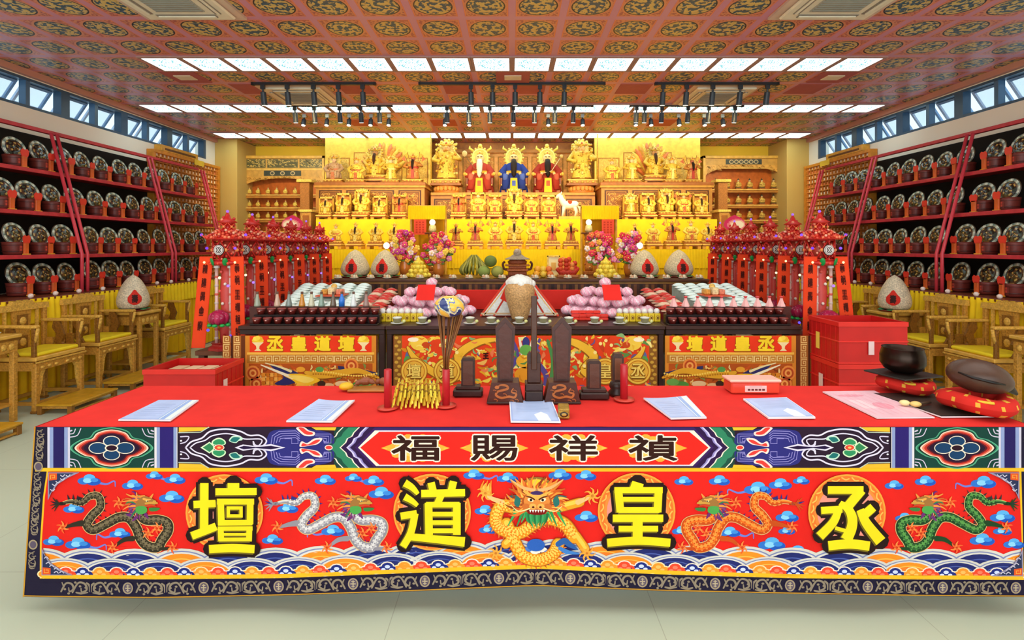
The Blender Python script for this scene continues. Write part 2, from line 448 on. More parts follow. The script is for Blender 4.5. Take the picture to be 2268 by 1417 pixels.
# ---------------------------------------------------------------- luminous ceiling tiles
n = NT('luminous_tile'); t = n.t
rr = n.ma('SQRT', n.ma('ADD', n.ma('MULTIPLY', n.x, n.x), n.ma('MULTIPLY', n.y, n.y)))
pat = n.ma('MULTIPLY', n.lt(rr, 0.165), n.gt(n.noise(60, 1.0), 0.49))
colr = n.mix(pat, (0.74, 0.98, 1.0), (0.05, 0.125, 0.135))
e = t.nodes.new('ShaderNodeEmission'); e.inputs[1].default_value = LAMP; t.links.new(colr, e.inputs[0])
t.links.new(e.outputs[0], t.nodes['Material Output'].inputs[0]); M['lumi'] = n.m
def lit_tile():
    f = MB()
    for a in (-1, 1):
        f.box(a * 0.203, 0, -0.016, 0.03, 0.436, 0.016, 'b08a80'); f.box(0, a * 0.203, -0.016, 0.376, 0.03, 0.016, 'b08a80')
    r_ = thing('ceiling_light', None, 'ceiling light')
    f.obj('frame', 'matte', r_); MB().box(0, 0, -0.012, 0.376, 0.376, 0.010, 'ffffff').obj('diffuser', 'lumi', r_)
    return r_
first = None
for row, (yy, a, b, nm) in enumerate(((Y0, -9, 9, 'row nearest the viewer'), (Y0 + 4 * PT, -12, 12, 'middle row'), (Y0 + 8 * PT, -12, 12, 'row against the altar wall'))):
    for i in range(a, b):
        lb = 'glowing white ceiling tile, %s from the left in the %s' % (ORD[i - a], nm)
        p = ((i + .5) * PT, yy + PT / 2, ZC)
        if first is None: first = lit_tile(); first.location = p; first['label'] = lb; first['group'] = 'luminous ceiling tiles'
        else: dup(first, p, label=lb)
# plain coffers without a roundel
pl = MB()
for i, j in ((-5, 2), (-2, 2), (0, 2), (3, 2), (5, 2), (-8, 2), (8, 2)):
    pl.box((i + .5) * PT, Y0 + (j + .5) * PT, ZC - .006, PT * .9, PT * .9, 0.006, 'b5605c')
for i in (-6, -3, 0, 2, 5):
    pl.box((i + .5) * PT, Y0 + 6.5 * PT, ZC - .006, PT * .9, PT * .9, 0.006, 'c8604a')
struct('ceiling_trim', pl, 'matte')
# ---------------------------------------------------------------- ceiling air conditioners and small hatches
def cassette():
    r_ = thing('air_conditioner', None, 'air conditioner', group='ceiling air conditioners')
    b = MB(); b.box(0, 0, -0.022, 0.86, 0.86, 0.022, 'd7b9a4'); b.box(0, 0, -0.05, 0.74, 0.74, 0.028, 'e9dcc2', 0.012); b.obj('body', 'plastic', r_)
    g = MB(); g.box(0, 0, -0.058, 0.40, 0.40, 0.010, 'a9a79c')
    for i in range(11): g.box(0, -0.18 + i * 0.036, -0.062, 0.38, 0.010, 0.005, '8f8e84')
    g.obj('intake_grille', 'plastic', r_)
    for q in range(4):
        m = MB(); m.M = rot(0, 0, q * PI / 2)
        m.box(0, 0.285, -0.055, 0.50, 0.05, 0.008, '8a8074'); m.box(0, 0.292, -0.062, 0.48, 0.02, 0.008, 'efe4cc')
        m.obj('louver', 'plastic', r_)
    return r_
ac = cassette(); ac.location = (-2.74, 3.98, ZC); ac['label'] = 'square white ceiling air conditioner cut off at the top left edge'
dup(ac, (2.66, 3.98, ZC), label='square white ceiling air conditioner cut off at the top right edge')
dup(ac, (-2.74, 6.61, ZC), label='square ceiling air conditioner behind the left black track rail')
dup(ac, (2.66, 6.61, ZC), label='square ceiling air conditioner behind the right black track rail')
for px, nm in ((411, 'left'), (1136, 'middle'), (1844, 'right')):
    x = XW(px, 5.93)
    r_ = thing('access_hatch', 'small cream hatch in a plain red ceiling coffer, %s one of three' % nm, 'hatch', (x, 5.93, ZC), group='ceiling hatches')
    MB().box(0, 0, -0.012, PT * .9, PT * .9, 0.012, 'b5605c').obj('surround', 'matte', r_)
    MB().box(0, 0, -0.022, 0.20, 0.15, 0.012, 'ead7b4', 0.003).obj('cover', 'plastic', r_)
# ---------------------------------------------------------------- black track lights
def rail(px0, px1, D, label):
    x0, x1 = XW(px0, D), XW(px1, D)
    r_ = thing('track_rail', label, 'light rail', ((x0 + x1) / 2, D, ZC), group='black light rails')
    MB().box(0, 0, -0.03, x1 - x0, 0.036, 0.03, '26282c').obj('rail', 'plastic', r_)
    for a in (-1, 1): MB().box(a * (x1 - x0) / 2, 0, -0.034, 0.03, 0.042, 0.034, '1b1c20').obj('end_cap', 'plastic', r_)
DA, DB, DC = 6.15, 7.1, 7.62
for n_, (a, b) in zip(('left', 'middle', 'right'), ((560, 830), (930, 1338), (1453, 1722))): rail(a, b, DA, '%s black light rail of the row nearer the viewer' % n_)
for n_, (a, b) in zip(('left', 'middle', 'right'), ((638, 868), (958, 1312), (1396, 1645))): rail(a, b, DB, '%s black light rail of the row nearer the altar' % n_)
def head(tilt, length, silver):
    r_ = thing('track_spotlight', None, 'spotlight')
    MB().box(0, 0, -0.05, 0.05, 0.03, 0.05, 'b8c4c8' if silver else '2c2e33').obj('adapter', 'plastic', r_)
    h = MB(); h.M = T(0, 0, -0.05) @ rot(R(tilt), 0, 0)
    h.lathe([(0.012, 0), (0.012, -0.03), (0.032, -0.035), (0.034, -length + .01), (0.034, -length)][::-1], '2a2d33', n=14, smooth=False); h.obj('lamp_head', 'plastic', r_)
    g = MB(); g.M = h.M; g.cyl(0, 0, -length - 0.003, 0.028, 0.004, 'fff0c8'); g.obj('lens', 'glow', r_)
    return r_
ha = head(14, 0.19, False); hb = head(12, 0.17, False); hc = head(-16, 0.13, True)
used = set()
def heads(proto, pxs, D, z, txt):
    for i, px in enumerate(pxs):
        lb = 'black spotlight, %s from the left %s' % (ORD[i], txt)
        if proto.name not in used:
            used.add(proto.name); proto.location = (XW(px, D), D, z); proto['label'] = lb; proto['group'] = 'track spotlights'
        else: dup(proto, (XW(px, D), D, z), label=lb)
heads(ha, (582, 636, 694, 749, 803), DA, ZC - .03, 'on the front left light rail')
heads(ha, (1043, 1091, 1141, 1196, 1250), DA, ZC - .03, 'on the front middle light rail')
heads(ha, (1469, 1521, 1579, 1640, 1700), DA, ZC - .03, 'on the front right light rail')
heads(hb, (653, 696, 752, 799, 840), DB, ZC - .03, 'on the rear left light rail')
heads(hb, (990, 1038, 1085, 1137, 1184, 1229, 1270), DB, ZC - .03, 'on the rear middle light rail')
heads(hb, (1410, 1428, 1466, 1524, 1570, 1628), DB, ZC - .03, 'on the rear right light rail')
heads(hc, (674, 725, 774, 822, 862, 986, 1040, 1137, 1214, 1290, 1407, 1441, 1503, 1559, 1600), DC, ZC, 'in the silver-topped row without a rail')
# ================================================================ front ritual table
DF, DBK, ZT = 2.125, 2.745, 0.745
TX0, TX1 = XW(78, DF), XW(2291, DF)
t_ = thing('folding_table', 'long table hidden under the red cloth in front', 'table', ((TX0 + TX1) / 2, (DF + DBK) / 2, 0))
MB().box(0, 0.01, ZT - .045, TX1 - TX0 - .02, DBK - DF - .06, .03, '7a5a40', .004).obj('table_top', 'wood', t_)
for i in (-1, 1):
    for j in (-1, 1):
        MB().tube([(i * 1.9, j * .2, ZT - .045), (i * 1.95, j * .23, 0)], .018, '55585c').obj('leg', 'metal', t_)
# red cloth over the top, falling a little at both ends and behind
def redtop(u, v):
    # u across, v from the front edge over the top and down the back
    x = TX0 + u * (TX1 - TX0); drop = 0
    y = DF - 0.004 + v * (DBK - DF + .01)
    z = ZT + .0012 * math.sin(x * 9 + y * 5) + .001 * math.sin(x * 23)
    return (x, y, z)
m = MB(); cr = 'd9302a'
m.grid(redtop, 90, 16, cr)
m.grid(lambda u, v: (TX0 + u * (TX1 - TX0), DBK + .006 + .01 * v * math.sin(u * 60), ZT - v * .35), 120, 5, cr)
for sx_ in (0, 1):
    xx = TX0 if sx_ == 0 else TX1; d = -1 if sx_ == 0 else 1
    m.grid(lambda u, v: (xx + d * (.004 + .012 * v), DF + u * (DBK - DF), ZT - v * (.34 + .03 * math.sin(u * 9))), 14, 5, cr)
m.grid(lambda u, v: (TX0 + u * (TX1 - TX0), DF - .006, ZT - v * .012), 90, 1, cr)
m.obj('red_tablecloth', 'cloth', None, 'plain red cloth over the top of the long front table', 'tablecloth')

# ---------------------------------------------------------------- printed banner across the front
A = Art(0.0005)
bx = [20, 82, 340, 628, 900, 1187, 1470, 1745, 2025, 2320]; by = [1281, 1281, 1283, 1280, 1269, 1259, 1272, 1280, 1283, 1284]
ex = by2 = None
eby = [1320, 1322, 1325, 1319, 1310, 1298, 1309, 1315, 1320, 1322]
def bl(x): return float(np.interp(x, bx, by))
def eb(x): return float(np.interp(x, bx, eby))
XL, XR, MC = 76, 2290, 1183.5
def lx(y): return 76 - 26 * (y - 945) / 380.0
def rx(y): return 2290 + 20 * (y - 945) / 380.0
GOLD, CREAM, NAVY, PURP = 'e9b423', 'f0dcc4', '1d1b52', '2c1540'
# ground colours
ys = np.linspace(945, 1322, 12)
base = [(lx(y), y) for y in ys]; xs_ = np.linspace(lx(1320), rx(1320), 60)
base += [(x, eb(x)) for x in xs_]; base += [(rx(y), y) for y in ys[::-1]]
A.poly(base, '201a30', 0)
xs_ = np.linspace(88, 2268, 60)
A.poly([(104, 1040)] + [(lx(y) + 30, y) for y in (1100, 1200)] + [(x, bl(x)) for x in xs_] + [(2262, 1040)], GOLD, 1)
xs2 = np.linspace(92, 2266, 60)
A.poly([(107, 1044)] + [(lx(y) + 34, y) for y in (1100, 1200)] + [(x, bl(x) - 5) for x in xs2] + [(2257, 1044)], 'dc2018', 2)
A.rect(78, 1036, 2286, 1044, GOLD, 2)
for k in range(60):      # gilt hem
    pass
A.stroke([(x, eb(x) - 2) for x in np.linspace(lx(1320), rx(1320), 50)], 2.4, 'c08a2c', 3, smooth=False, caps=False)
A.stroke([(lx(y) + 1.5, y) for y in ys], 3, 'c08a2c', 3, smooth=False, caps=False)
A.stroke([(rx(y) - 1.5, y) for y in ys], 3, 'c08a2c', 3, smooth=False, caps=False)
# border scrolls
SG = '8c7d6a'
def scroll(cx, cy, s, flip, vert=False):
    pts = [(-30, 8), (-20, -9), (-8, -8), (-4, 2), (-12, 8), (-14, 0)], [(-6, 10), (6, -10), (20, -8), (24, 4), (14, 9), (12, 1)], [(-24, -2), (-28, -11)], [(2, 10), (12, 12), (26, 10)], [(24, -10), (30, -4), (30, 8)]
    for p in pts:
        q = [(cx + flip * a * s, cy + b * s) if not vert else (cx + b * s, cy + flip * a * s) for a, b in p]
        A.stroke(q, [3.4 * s, 4.6 * s, 2.4 * s], SG, 4)
    for a, b in ((-22, 3), (10, -3), (0, -11), (-14, 12), (22, 0)):
        A.ell(*((cx + flip * a * s, cy + b * s) if not vert else (cx + b * s, cy + flip * a * s)), 3 * s, 2.4 * s, SG, 4, 8)
meds = [117, 283, 451, 617, 782, 941, 1105, 1263, 1423, 1584, 1750, 1922, 2088, 2250]
def by_(x): return (bl(x) + eb(x)) / 2 - 1
for i, x in enumerate(meds):
    if 1 < i + 1 < 15 and x > 200:
        A.ell(x, by_(x), 13, 15, '1d1640', 3); A.ell(x, by_(x), 11.5, 13, 'a39072', 4); A.ell(x, by_(x), 8.5, 10, '5d5060', 5)
        A.rect(x - 6, by_(x) - 1.2, x + 6, by_(x) + 1.2, 'b5a386', 6); A.rect(x - 1.2, by_(x) - 8, x + 1.2, by_(x) + 8, 'b5a386', 6)
        A.rect(x - 4, by_(x) - 6, x + 4, by_(x) - 4.4, 'b5a386', 6); A.rect(x - 4, by_(x) + 4.4, x + 4, by_(x) + 6, 'b5a386', 6)
    if i + 1 < len(meds):
        for q, f in ((.30, 1), (.70, -1)):
            xx = x + q * (meds[i + 1] - x); scroll(xx, by_(xx), 1.05, f)
        xx = (x + meds[i + 1]) / 2; A.rect(xx - 1.2, by_(xx) - 14, xx + 1.2, by_(xx) + 14, '171030', 5)
for y in (970, 1000, 1065, 1100, 1135, 1165, 1240):
    for f, s_ in ((lx, 1), (rx, -1)): scroll(f(y) + s_ * 15, y, .5 if False else .62, 1, True)
for y in (1033, 1206):
    for f, s_ in ((lx, 1), (rx, -1)): A.ell(f(y) + s_ * 15, y, 10, 11, 'a39072', 4); A.ell(f(y) + s_ * 15, y, 7, 8, '5d5060', 5)
# ---- upper band, drawn for the left half and mirrored
def band(mx):
    X = (lambda x: x) if not mx else (lambda x: 2 * MC - x)
    P = lambda pts: [(X(a), b) for a, b in pts]
    def R_(x0, y0, x1, y1, c, l): A.rect(min(X(x0), X(x1)), y0, max(X(x0), X(x1)), y1, c, l)
    Y0_, Y1_ = 946, 1036
    R_(105, Y0_, 155, Y1_, 'c9c2d2', 3); R_(110, Y0_, 150, Y1_, '8794bd', 4); R_(118, Y0_, 142, Y1_, '241a55', 5)
    R_(155, Y0_, 342, Y1_, '123c33', 3)
    R_(342, Y0_, 396, Y1_, 'd8d0d4', 3); R_(347, Y0_, 391, Y1_, '8794bd', 4); R_(354, Y0_, 384, Y1_, '2a1c66', 5); R_(393, Y0_, 396, Y1_, '1a1020', 5)
    # lobed medallion
    lob = [(-82, 0), (-62, -16), (-43, -21), (-31, -34), (0, -41), (31, -34), (43, -21), (62, -16), (82, 0), (62, 16), (43, 21), (31, 34), (0, 41), (-31, 34), (-43, 21), (-62, 16)]
    cx, cy = 247, 992
    for k, (s_, c) in enumerate(((1.13, '5aa884'), (1.09, '2d7a58'), (1.05, '0e1a18'), (1.0, 'f2cdb4'), (.95, 'e2735a'), (.89, 'b92f24'), (.82, '5a1420'), (.76, '24102a'))):
        A.poly(P(catmull([(cx + a * s_, cy + b * s_ * (1 if s_ <= 1.01 else .995)) for a, b in lob], 5, True)), c, 4 + k)
    for dx, dy, a, b in ((-30, 0, 21, 13), (30, 0, 21, 13), (0, -15, 19, 12), (0, 15, 19, 12)):
        A.ell(X(cx + dx), cy + dy, a, b, CREAM, 12, 18)
    for dx, dy, a, b in ((-30, 0, 19, 11.4), (30, 0, 19, 11.4), (0, -15, 17, 10.4), (0, 15, 17, 10.4)):
        A.ell(X(cx + dx), cy + dy, a, b, '173a5e', 13, 18)
    A.poly(P([(cx - 50, cy), (cx - 42, cy - 5), (cx - 42, cy + 5)]), CREAM, 12); A.poly(P([(cx + 50, cy), (cx + 42, cy - 5), (cx + 42, cy + 5)]), CREAM, 12)
    A.ell(X(cx), cy, 15, 8, CREAM, 14); A.ell(X(cx), cy, 12, 6, '2a0f1e', 15)
    for sx2 in (-1, 1):
        for sy2 in (-1, 1):
            q = lambda a, b: (cx + sx2 * a, cy + sy2 * b)
            A.stroke(P([q(93, 31), q(84, 33), q(80, 42)]), 2, 'c8bcd0', 6); A.stroke(P([q(93, 24), q(76, 28), q(68, 43)]), 2, 'c8bcd0', 6)
            A.stroke(P([q(93, 37), q(88, 39)]), 3, 'c8bcd0', 6)
    # arrow-shaped lotus panel
    R_(396, Y0_, 745, Y1_, '2a182a', 3)
    for f in (-1, 1):
        yv = lambda b: 991 + f * b
        A.poly(P([(396, yv(45)), (465, yv(45)), (446, yv(37)), (396, yv(35))]), 'eeb02c', 5)
        A.stroke(P([(396, yv(33)), (444, yv(34)), (462, yv(45))]), 2, 'b8c2b0', 6, smooth=False)
        A.stroke(P([(400, yv(24)), (418, yv(24)), (412, yv(13)), (400, yv(9))]), 2.4, 'cfc4dc', 6)
        A.ell(X(401), yv(15), 2.5, 2, 'e8e0ea', 6, 8)
        for off, w_ in ((0, 3.4), (10, 2.6)):
            A.stroke(P([(411 + off * 1.0, 991), (424 + off, yv(13 - off * .3)), (447 + off * .7, yv(21 - off * .5)), (466 + off * .4, yv(36 - off)), (500, yv(41 - off)), (532 - off * .4, yv(36 - off)), (552 - off, yv(27 - off * .8)), (575, yv(27 - off * .8)), (590 - off, yv(16 - off * .3)), (582 - off, yv(4)), (566 - off * .3, yv(5)), (561, yv(13 - off * .3))]), w_, 'd9cfe2', 7 + (off > 0))
        A.poly(P(catmull([(507, yv(15)), (516, yv(26)), (534, yv(24)), (537, yv(17)), (529, yv(15)), (522, yv(10))], 4, True)), 'bcd8c0', 9)
        A.poly(P(catmull([(510, yv(15)), (517, yv(23)), (531, yv(22)), (527, yv(16)), (521, yv(12))], 4, True)), '1f6a66', 10)
        A.poly(P(catmull([(472, yv(6)), (470, yv(15)), (485, yv(22)), (499, yv(15)), (497, yv(6))], 4, True)), 'cfe8b8', 9)
        A.poly(P(catmull([(474, yv(7)), (473, yv(14)), (485, yv(19)), (496, yv(14)), (495, yv(7))], 4, True)), '2f8a58', 10)
    A.poly(P([(444, 991), (464, 978), (474, 986), (474, 996), (464, 1004)]), 'cfe8b8', 9); A.poly(P([(449, 991), (464, 981), (472, 988), (472, 994), (464, 1001)]), '2f7a4c', 10)
    A.ell(X(485), 991, 12, 7, 'f2dcc0', 11); A.ell(X(485), 991, 10, 5.6, 'd8452c', 12); A.ell(X(485), 991, 4, 2.4, 'f4b060', 13)
    sp = [(520, 991), (538, 984), (566, 988), (600, 983), (632, 991), (600, 999), (566, 994), (538, 998)]
    A.poly(P(sp), 'd9cfe2', 9); A.poly(P([(528, 991), (540, 987), (566, 990), (600, 987), (622, 991), (600, 995), (566, 992), (540, 995)]), '221038', 10)
    # fretwork
    A.poly(P(catmull([(588, 991), (592, 968), (606, 953), (660, 949), (700, 952), (736, 962), (740, 991), (736, 1020), (700, 1030), (660, 1033), (606, 1029), (592, 1014)], 4, True)), '2c2a72', 5)
    for f in (-1, 1):
        yv = lambda b: 991 + f * b
        for a in range(4):
            A.stroke(P([(600 + a * 6, yv(6 + a * 2)), (603 + a * 6, yv(26 - a * 2)), (618 + a * 4, yv(36 - a * 5)), (655, yv(37 - a * 5)), (664, yv(30 - a * 5))]), 1.5, '8f86c8', 6, smooth=False, caps=False)
        for a in range(3):
            A.stroke(P([(690 + a * 8, yv(30 - a * 4)), (733 - a * 5, yv(30 - a * 5)), (733 - a * 5, yv(10 + a * 2)), (718, yv(10 + a * 2)), (716, yv(18))]), 1.5, '8f86c8', 6, smooth=False, caps=False)
        A.stroke(P([(630, yv(20)), (646, yv(20)), (646, yv(9)), (660, yv(9)), (660, yv(22))]), 1.5, '8f86c8', 6, smooth=False, caps=False)
        # red scrolls
        A.poly(P(catmull([(664, yv(2)), (668, yv(14)), (680, yv(10)), (696, yv(20)), (714, yv(20)), (704, yv(8)), (684, yv(4))], 4, True)), 'f0d2c8', 8)
        A.poly(P(catmull([(668, yv(3)), (671, yv(10)), (682, yv(7)), (697, yv(16)), (709, yv(17)), (700, yv(9)), (684, yv(5))], 4, True)), 'da3b34', 9)
        A.poly(P(catmull([(656, yv(44)), (664, yv(34)), (676, yv(26)), (694, yv(26)), (697, yv(34)), (684, yv(38)), (674, yv(45))], 4, True)), 'f0d2c8', 8)
        A.poly(P(catmull([(661, yv(44)), (668, yv(36)), (678, yv(29)), (691, yv(29)), (692, yv(33)), (680, yv(37)), (671, yv(44))], 4, True)), 'da3b34', 9)
        A.poly(P([(690, yv(45)), (745, yv(45)), (742, yv(38)), (700, yv(39))]), 'eeb02c', 7)
    A.ell(X(728), 991, 9, 6, 'f0d2c8', 8); A.ell(X(728), 991, 7, 4, 'da3b34', 9)
    # zig-zag ends of the cartouche
    def chev(x0, c, l, wob):
        pts = [(x0 + 42, Y0_), (x0 + 30, 958), (x0 + 26, 966), (x0 + 16, 971), (x0 + 12, 980), (x0, 991), (x0 + 12, 1002), (x0 + 16, 1011), (x0 + 26, 1016), (x0 + 30, 1024), (x0 + 42, Y1_)] if wob else [(x0 + 44, Y0_), (x0, 991), (x0 + 44, Y1_)]
        A.poly(P(pts + [(MC + 3, Y1_), (MC + 3, Y0_)]), c, l)
    A.rect(min(X(740), X(MC)), Y0_, max(X(740), X(MC)), Y1_, '1d3c34', 4)
    chev(716, CREAM, 4.5, True); chev(719, '1c4a3c', 5, True); chev(730, '2f7a58', 5.2, True)
    chev(752, CREAM, 5.5, True); chev(755, '2c1540', 6, True); chev(767, 'cbbfe6', 6.5, True); chev(771, '8d80b8', 6.7, True); chev(775, '2c1540', 7, True)
    chev(786, '3a1c58', 8, False); chev(793, 'e8dcc8', 9, False)
    A.poly(P([(840, 956), (798, 991), (840, 1029), (MC + 3, 1029), (MC + 3, 956)]), 'e3241a', 10)
    A.rect(min(X(838), X(MC)), 953, max(X(838), X(MC)), 955.4, 'd9cfe2', 10); A.rect(min(X(838), X(MC)), 1029.6, max(X(838), X(MC)), 1032, 'd9cfe2', 10)
    A.rect(min(X(830), X(MC)), 946, max(X(830), X(MC)), 953, '33205a', 9.6); A.rect(min(X(830), X(MC)), 1032, max(X(830), X(MC)), 1036, '2a1840', 9.6)
band(False); band(True)
for ch, x0, x1 in (('福', 865, 975), ('賜', 1041, 1148), ('祥', 1214, 1326), ('禎', 1390, 1502)):
    c = (x0 + x1) / 2; y = 992
    A.ell(c, y, 74, 6, 'f0b848', 11); A.poly([(c - 76, y), (c - 52, y - 9), (c - 52, y + 9)], 'e8a234', 11); A.poly([(c + 76, y), (c + 52, y - 9), (c + 52, y + 9)], 'e8a234', 11)
    A.ell(c, y, 57, 26, 'e9a53a', 11.5)
    for k in range(10): A.ell(c + 52 * math.cos(k * PI / 5), y + 25 * math.sin(k * PI / 5), 11, 7, 'e9a53a', 11.6, 10)
    A.ell(c, y, 46, 19, 'f4c060', 12)
    A.text(ch, x0 + 3, 965, x1 - 3, 1019, 'f6e2cc', 13, 4.6); A.text(ch, x0 + 3, 965, x1 - 3, 1019, '32160f', 14.5, 1.5)
# ---- the red field
def cloud(x, y, s=1.0, tail=0):
    for q_, (dx, dy, a, b, c) in enumerate(((-12, 2, 12, 7, '2f6fc4'), (8, 3, 15, 8, '1f55b4'), (0, -4, 12, 8, '58a8e0'), (-4, 1, 9, 5, '86c8ea'), (10, 0, 8, 4, '3c86d2'))):
        A.ell(x + dx * s, y + dy * s, a * s, b * s, c, 4 + q_ * .2, 14)
    if tail: A.stroke([(x + tail * 14 * s, y + 4), (x + tail * 34 * s, y + 9), (x + tail * 50 * s, y + 2), (x + tail * 52 * s, y + 14)], [6, 4, 3, 2], '6a78c8', 3.4)
for x, y, s_, t in ((198, 1063, 1.1, 1), (294, 1074, 1, 0), (342, 1053, .8, 1), (388, 1061, 1, 0), (381, 1101, 1.2, 0), (164, 1126, 1, 0), (119, 1198, 1, 0), (173, 1204, 1.2, 1), (266, 1181, 1, -1), (590, 1061, 1.1, 1), (604, 1195, 1, 0), (721, 1063, 1, 0), (783, 1058, .8, 1), (828, 1065, 1, 0), (845, 1092, 1.2, 0), (638, 1125, 1, 0), (738, 1175, 1.1, -1), (1050, 1051, 1, 1), (1125, 1058, 1, 0), (1075, 1130, 1, 0), (1082, 1172, .9, 1), (1241, 1051, 1.1, 0), (1298, 1053, 1, 0), (1299, 1144, 1.1, 0), (1515, 1065, .9, 0), (1594, 1064, 1, 0), (1679, 1082, 1.3, -1), (1510, 1175, .9, 0), (1617, 1178, 1, 1), (1729, 1072, 1.1, 0), (1775, 1064, .8, 0), (1744, 1144, 1.1, 0), (1743, 1175, .8, 0), (1710, 1205, 1.3, 0), (1767, 1222, 1.2, 0), (1981, 1074, .9, 0), (2050, 1065, 1, 0), (2179, 1068, 1.2, -1), (2004, 1146, .9, 0), (2221, 1144, 1.2, 0), (2221, 1175, .9, 0), (2176, 1195, 1.2, 0), (2246, 1204, 1, 0)):
    cloud(x, y, s_, t)
# waves
wv = []
for row in (0, 1):
    for i in range(-1, 24):
        x = 90 + i * 104 + (52 if row else 0); hh, ww = ((52, 84), (38, 74))[row]
        if x < 60 or x > 2300: continue
        y = bl(x) - (16 if row == 0 else 8); L = 5 + row * 4 + (i % 2) * .25
        org = (i * 7 + row * 3) % 3 == 0
        for k, (s_, c) in enumerate(((1.0, 'cfc9be'), (.90, '7a82ac'), (.85, 'd6d0c6'), (.78, '242a68' if not org else 'f08a22'), (.58, '4a5aa0' if not org else 'f8b648'), (.53, '242a68' if not org else 'ef7a26'))):
            pts = [(min(max(x + ww * s_ * math.cos(a_), 96), 2262), y - hh * s_ * math.sin(a_)) for a_ in np.linspace(0, PI, 15)]
            A.poly(pts, c, L + k * .5)
for i in range(58):
    x = 108 + i * 37.5
    if x > 2258: break
    c1, c2 = (('f0902a', 'f6b45c'), ('e8472a', 'f0785a'), ('1f2c78', '3c56b4'))[i % 3]; y = bl(x) - 14
    L0 = 13 + (i % 2) * .1
    for q_, (dx, dy, a, b) in enumerate(((-12, 4, 12, 8), (12, 4, 12, 8), (0, -2, 14, 10))): A.ell(x + dx, y + dy, a + 2, b + 1.5, 'f2dcc8' if i % 3 else 'f6d8a0', L0 + q_ * .2, 12)
    for q_, (dx, dy, a, b) in enumerate(((-12, 4, 11, 7), (12, 4, 11, 7), (0, -2, 13, 9))): A.ell(x + dx, y + dy, a, b, c1, L0 + .7 + q_ * .2, 12)
    for q_, (dx, dy, a, b) in enumerate(((-9, 4, 5, 3), (9, 4, 5, 3), (0, -2, 6, 4))): A.ell(x + dx, y + dy, a, b, c2 if i % 3 != 2 else 'c8d0f0', L0 + 1.4 + q_ * .2, 10)
A.poly([(92, bl(92) - 5)] + [(x, bl(x) - 9) for x in np.linspace(92, 2266, 60)] + [(2266, bl(2266) - 4)] + [(x, bl(x) - 1) for x in np.linspace(2266, 92, 60)], GOLD, 15)
# corner pieces
for cx, cy, fx, fy in ((106, 1046, 1, 1), (2258, 1046, -1, 1), (92, 1274, 1, -1), (2266, 1276, -1, -1)):
    A.poly([(cx, cy), (cx + fx * 70, cy), (cx + fx * 44, cy + fy * 12), (cx + fx * 22, cy + fy * 26), (cx + fx * 8, cy + fy * 44), (cx, cy + fy * 62)], '8d86a0', 15.5)
    A.poly([(cx + fx * 2, cy + fy * 2), (cx + fx * 58, cy + fy * 2), (cx + fx * 38, cy + fy * 10), (cx + fx * 18, cy + fy * 24), (cx + fx * 3, cy + fy * 50)], '2a3050', 16)
    A.poly([(cx + fx * 2, cy + fy * 2), (cx + fx * 20, cy + fy * 2), (cx + fx * 20, cy + fy * 16), (cx + fx * 2, cy + fy * 18)], 'd8521e', 16.5)
    A.stroke([(cx + fx * 6, cy + fy * 14), (cx + fx * 6, cy + fy * 6), (cx + fx * 15, cy + fy * 6), (cx + fx * 15, cy + fy * 12), (cx + fx * 10, cy + fy * 12)], 1.8, 'f0a040', 17, smooth=False)
    for a, b in ((28, 6), (40, 6), (28, 14), (10, 26), (6, 38), (18, 20)): A.stroke([(cx + fx * a, cy + fy * b), (cx + fx * (a + 5), cy + fy * (b + 3)), (cx + fx * (a + 9), cy + fy * (b - 1))], 2, 'c4bccb', 17)
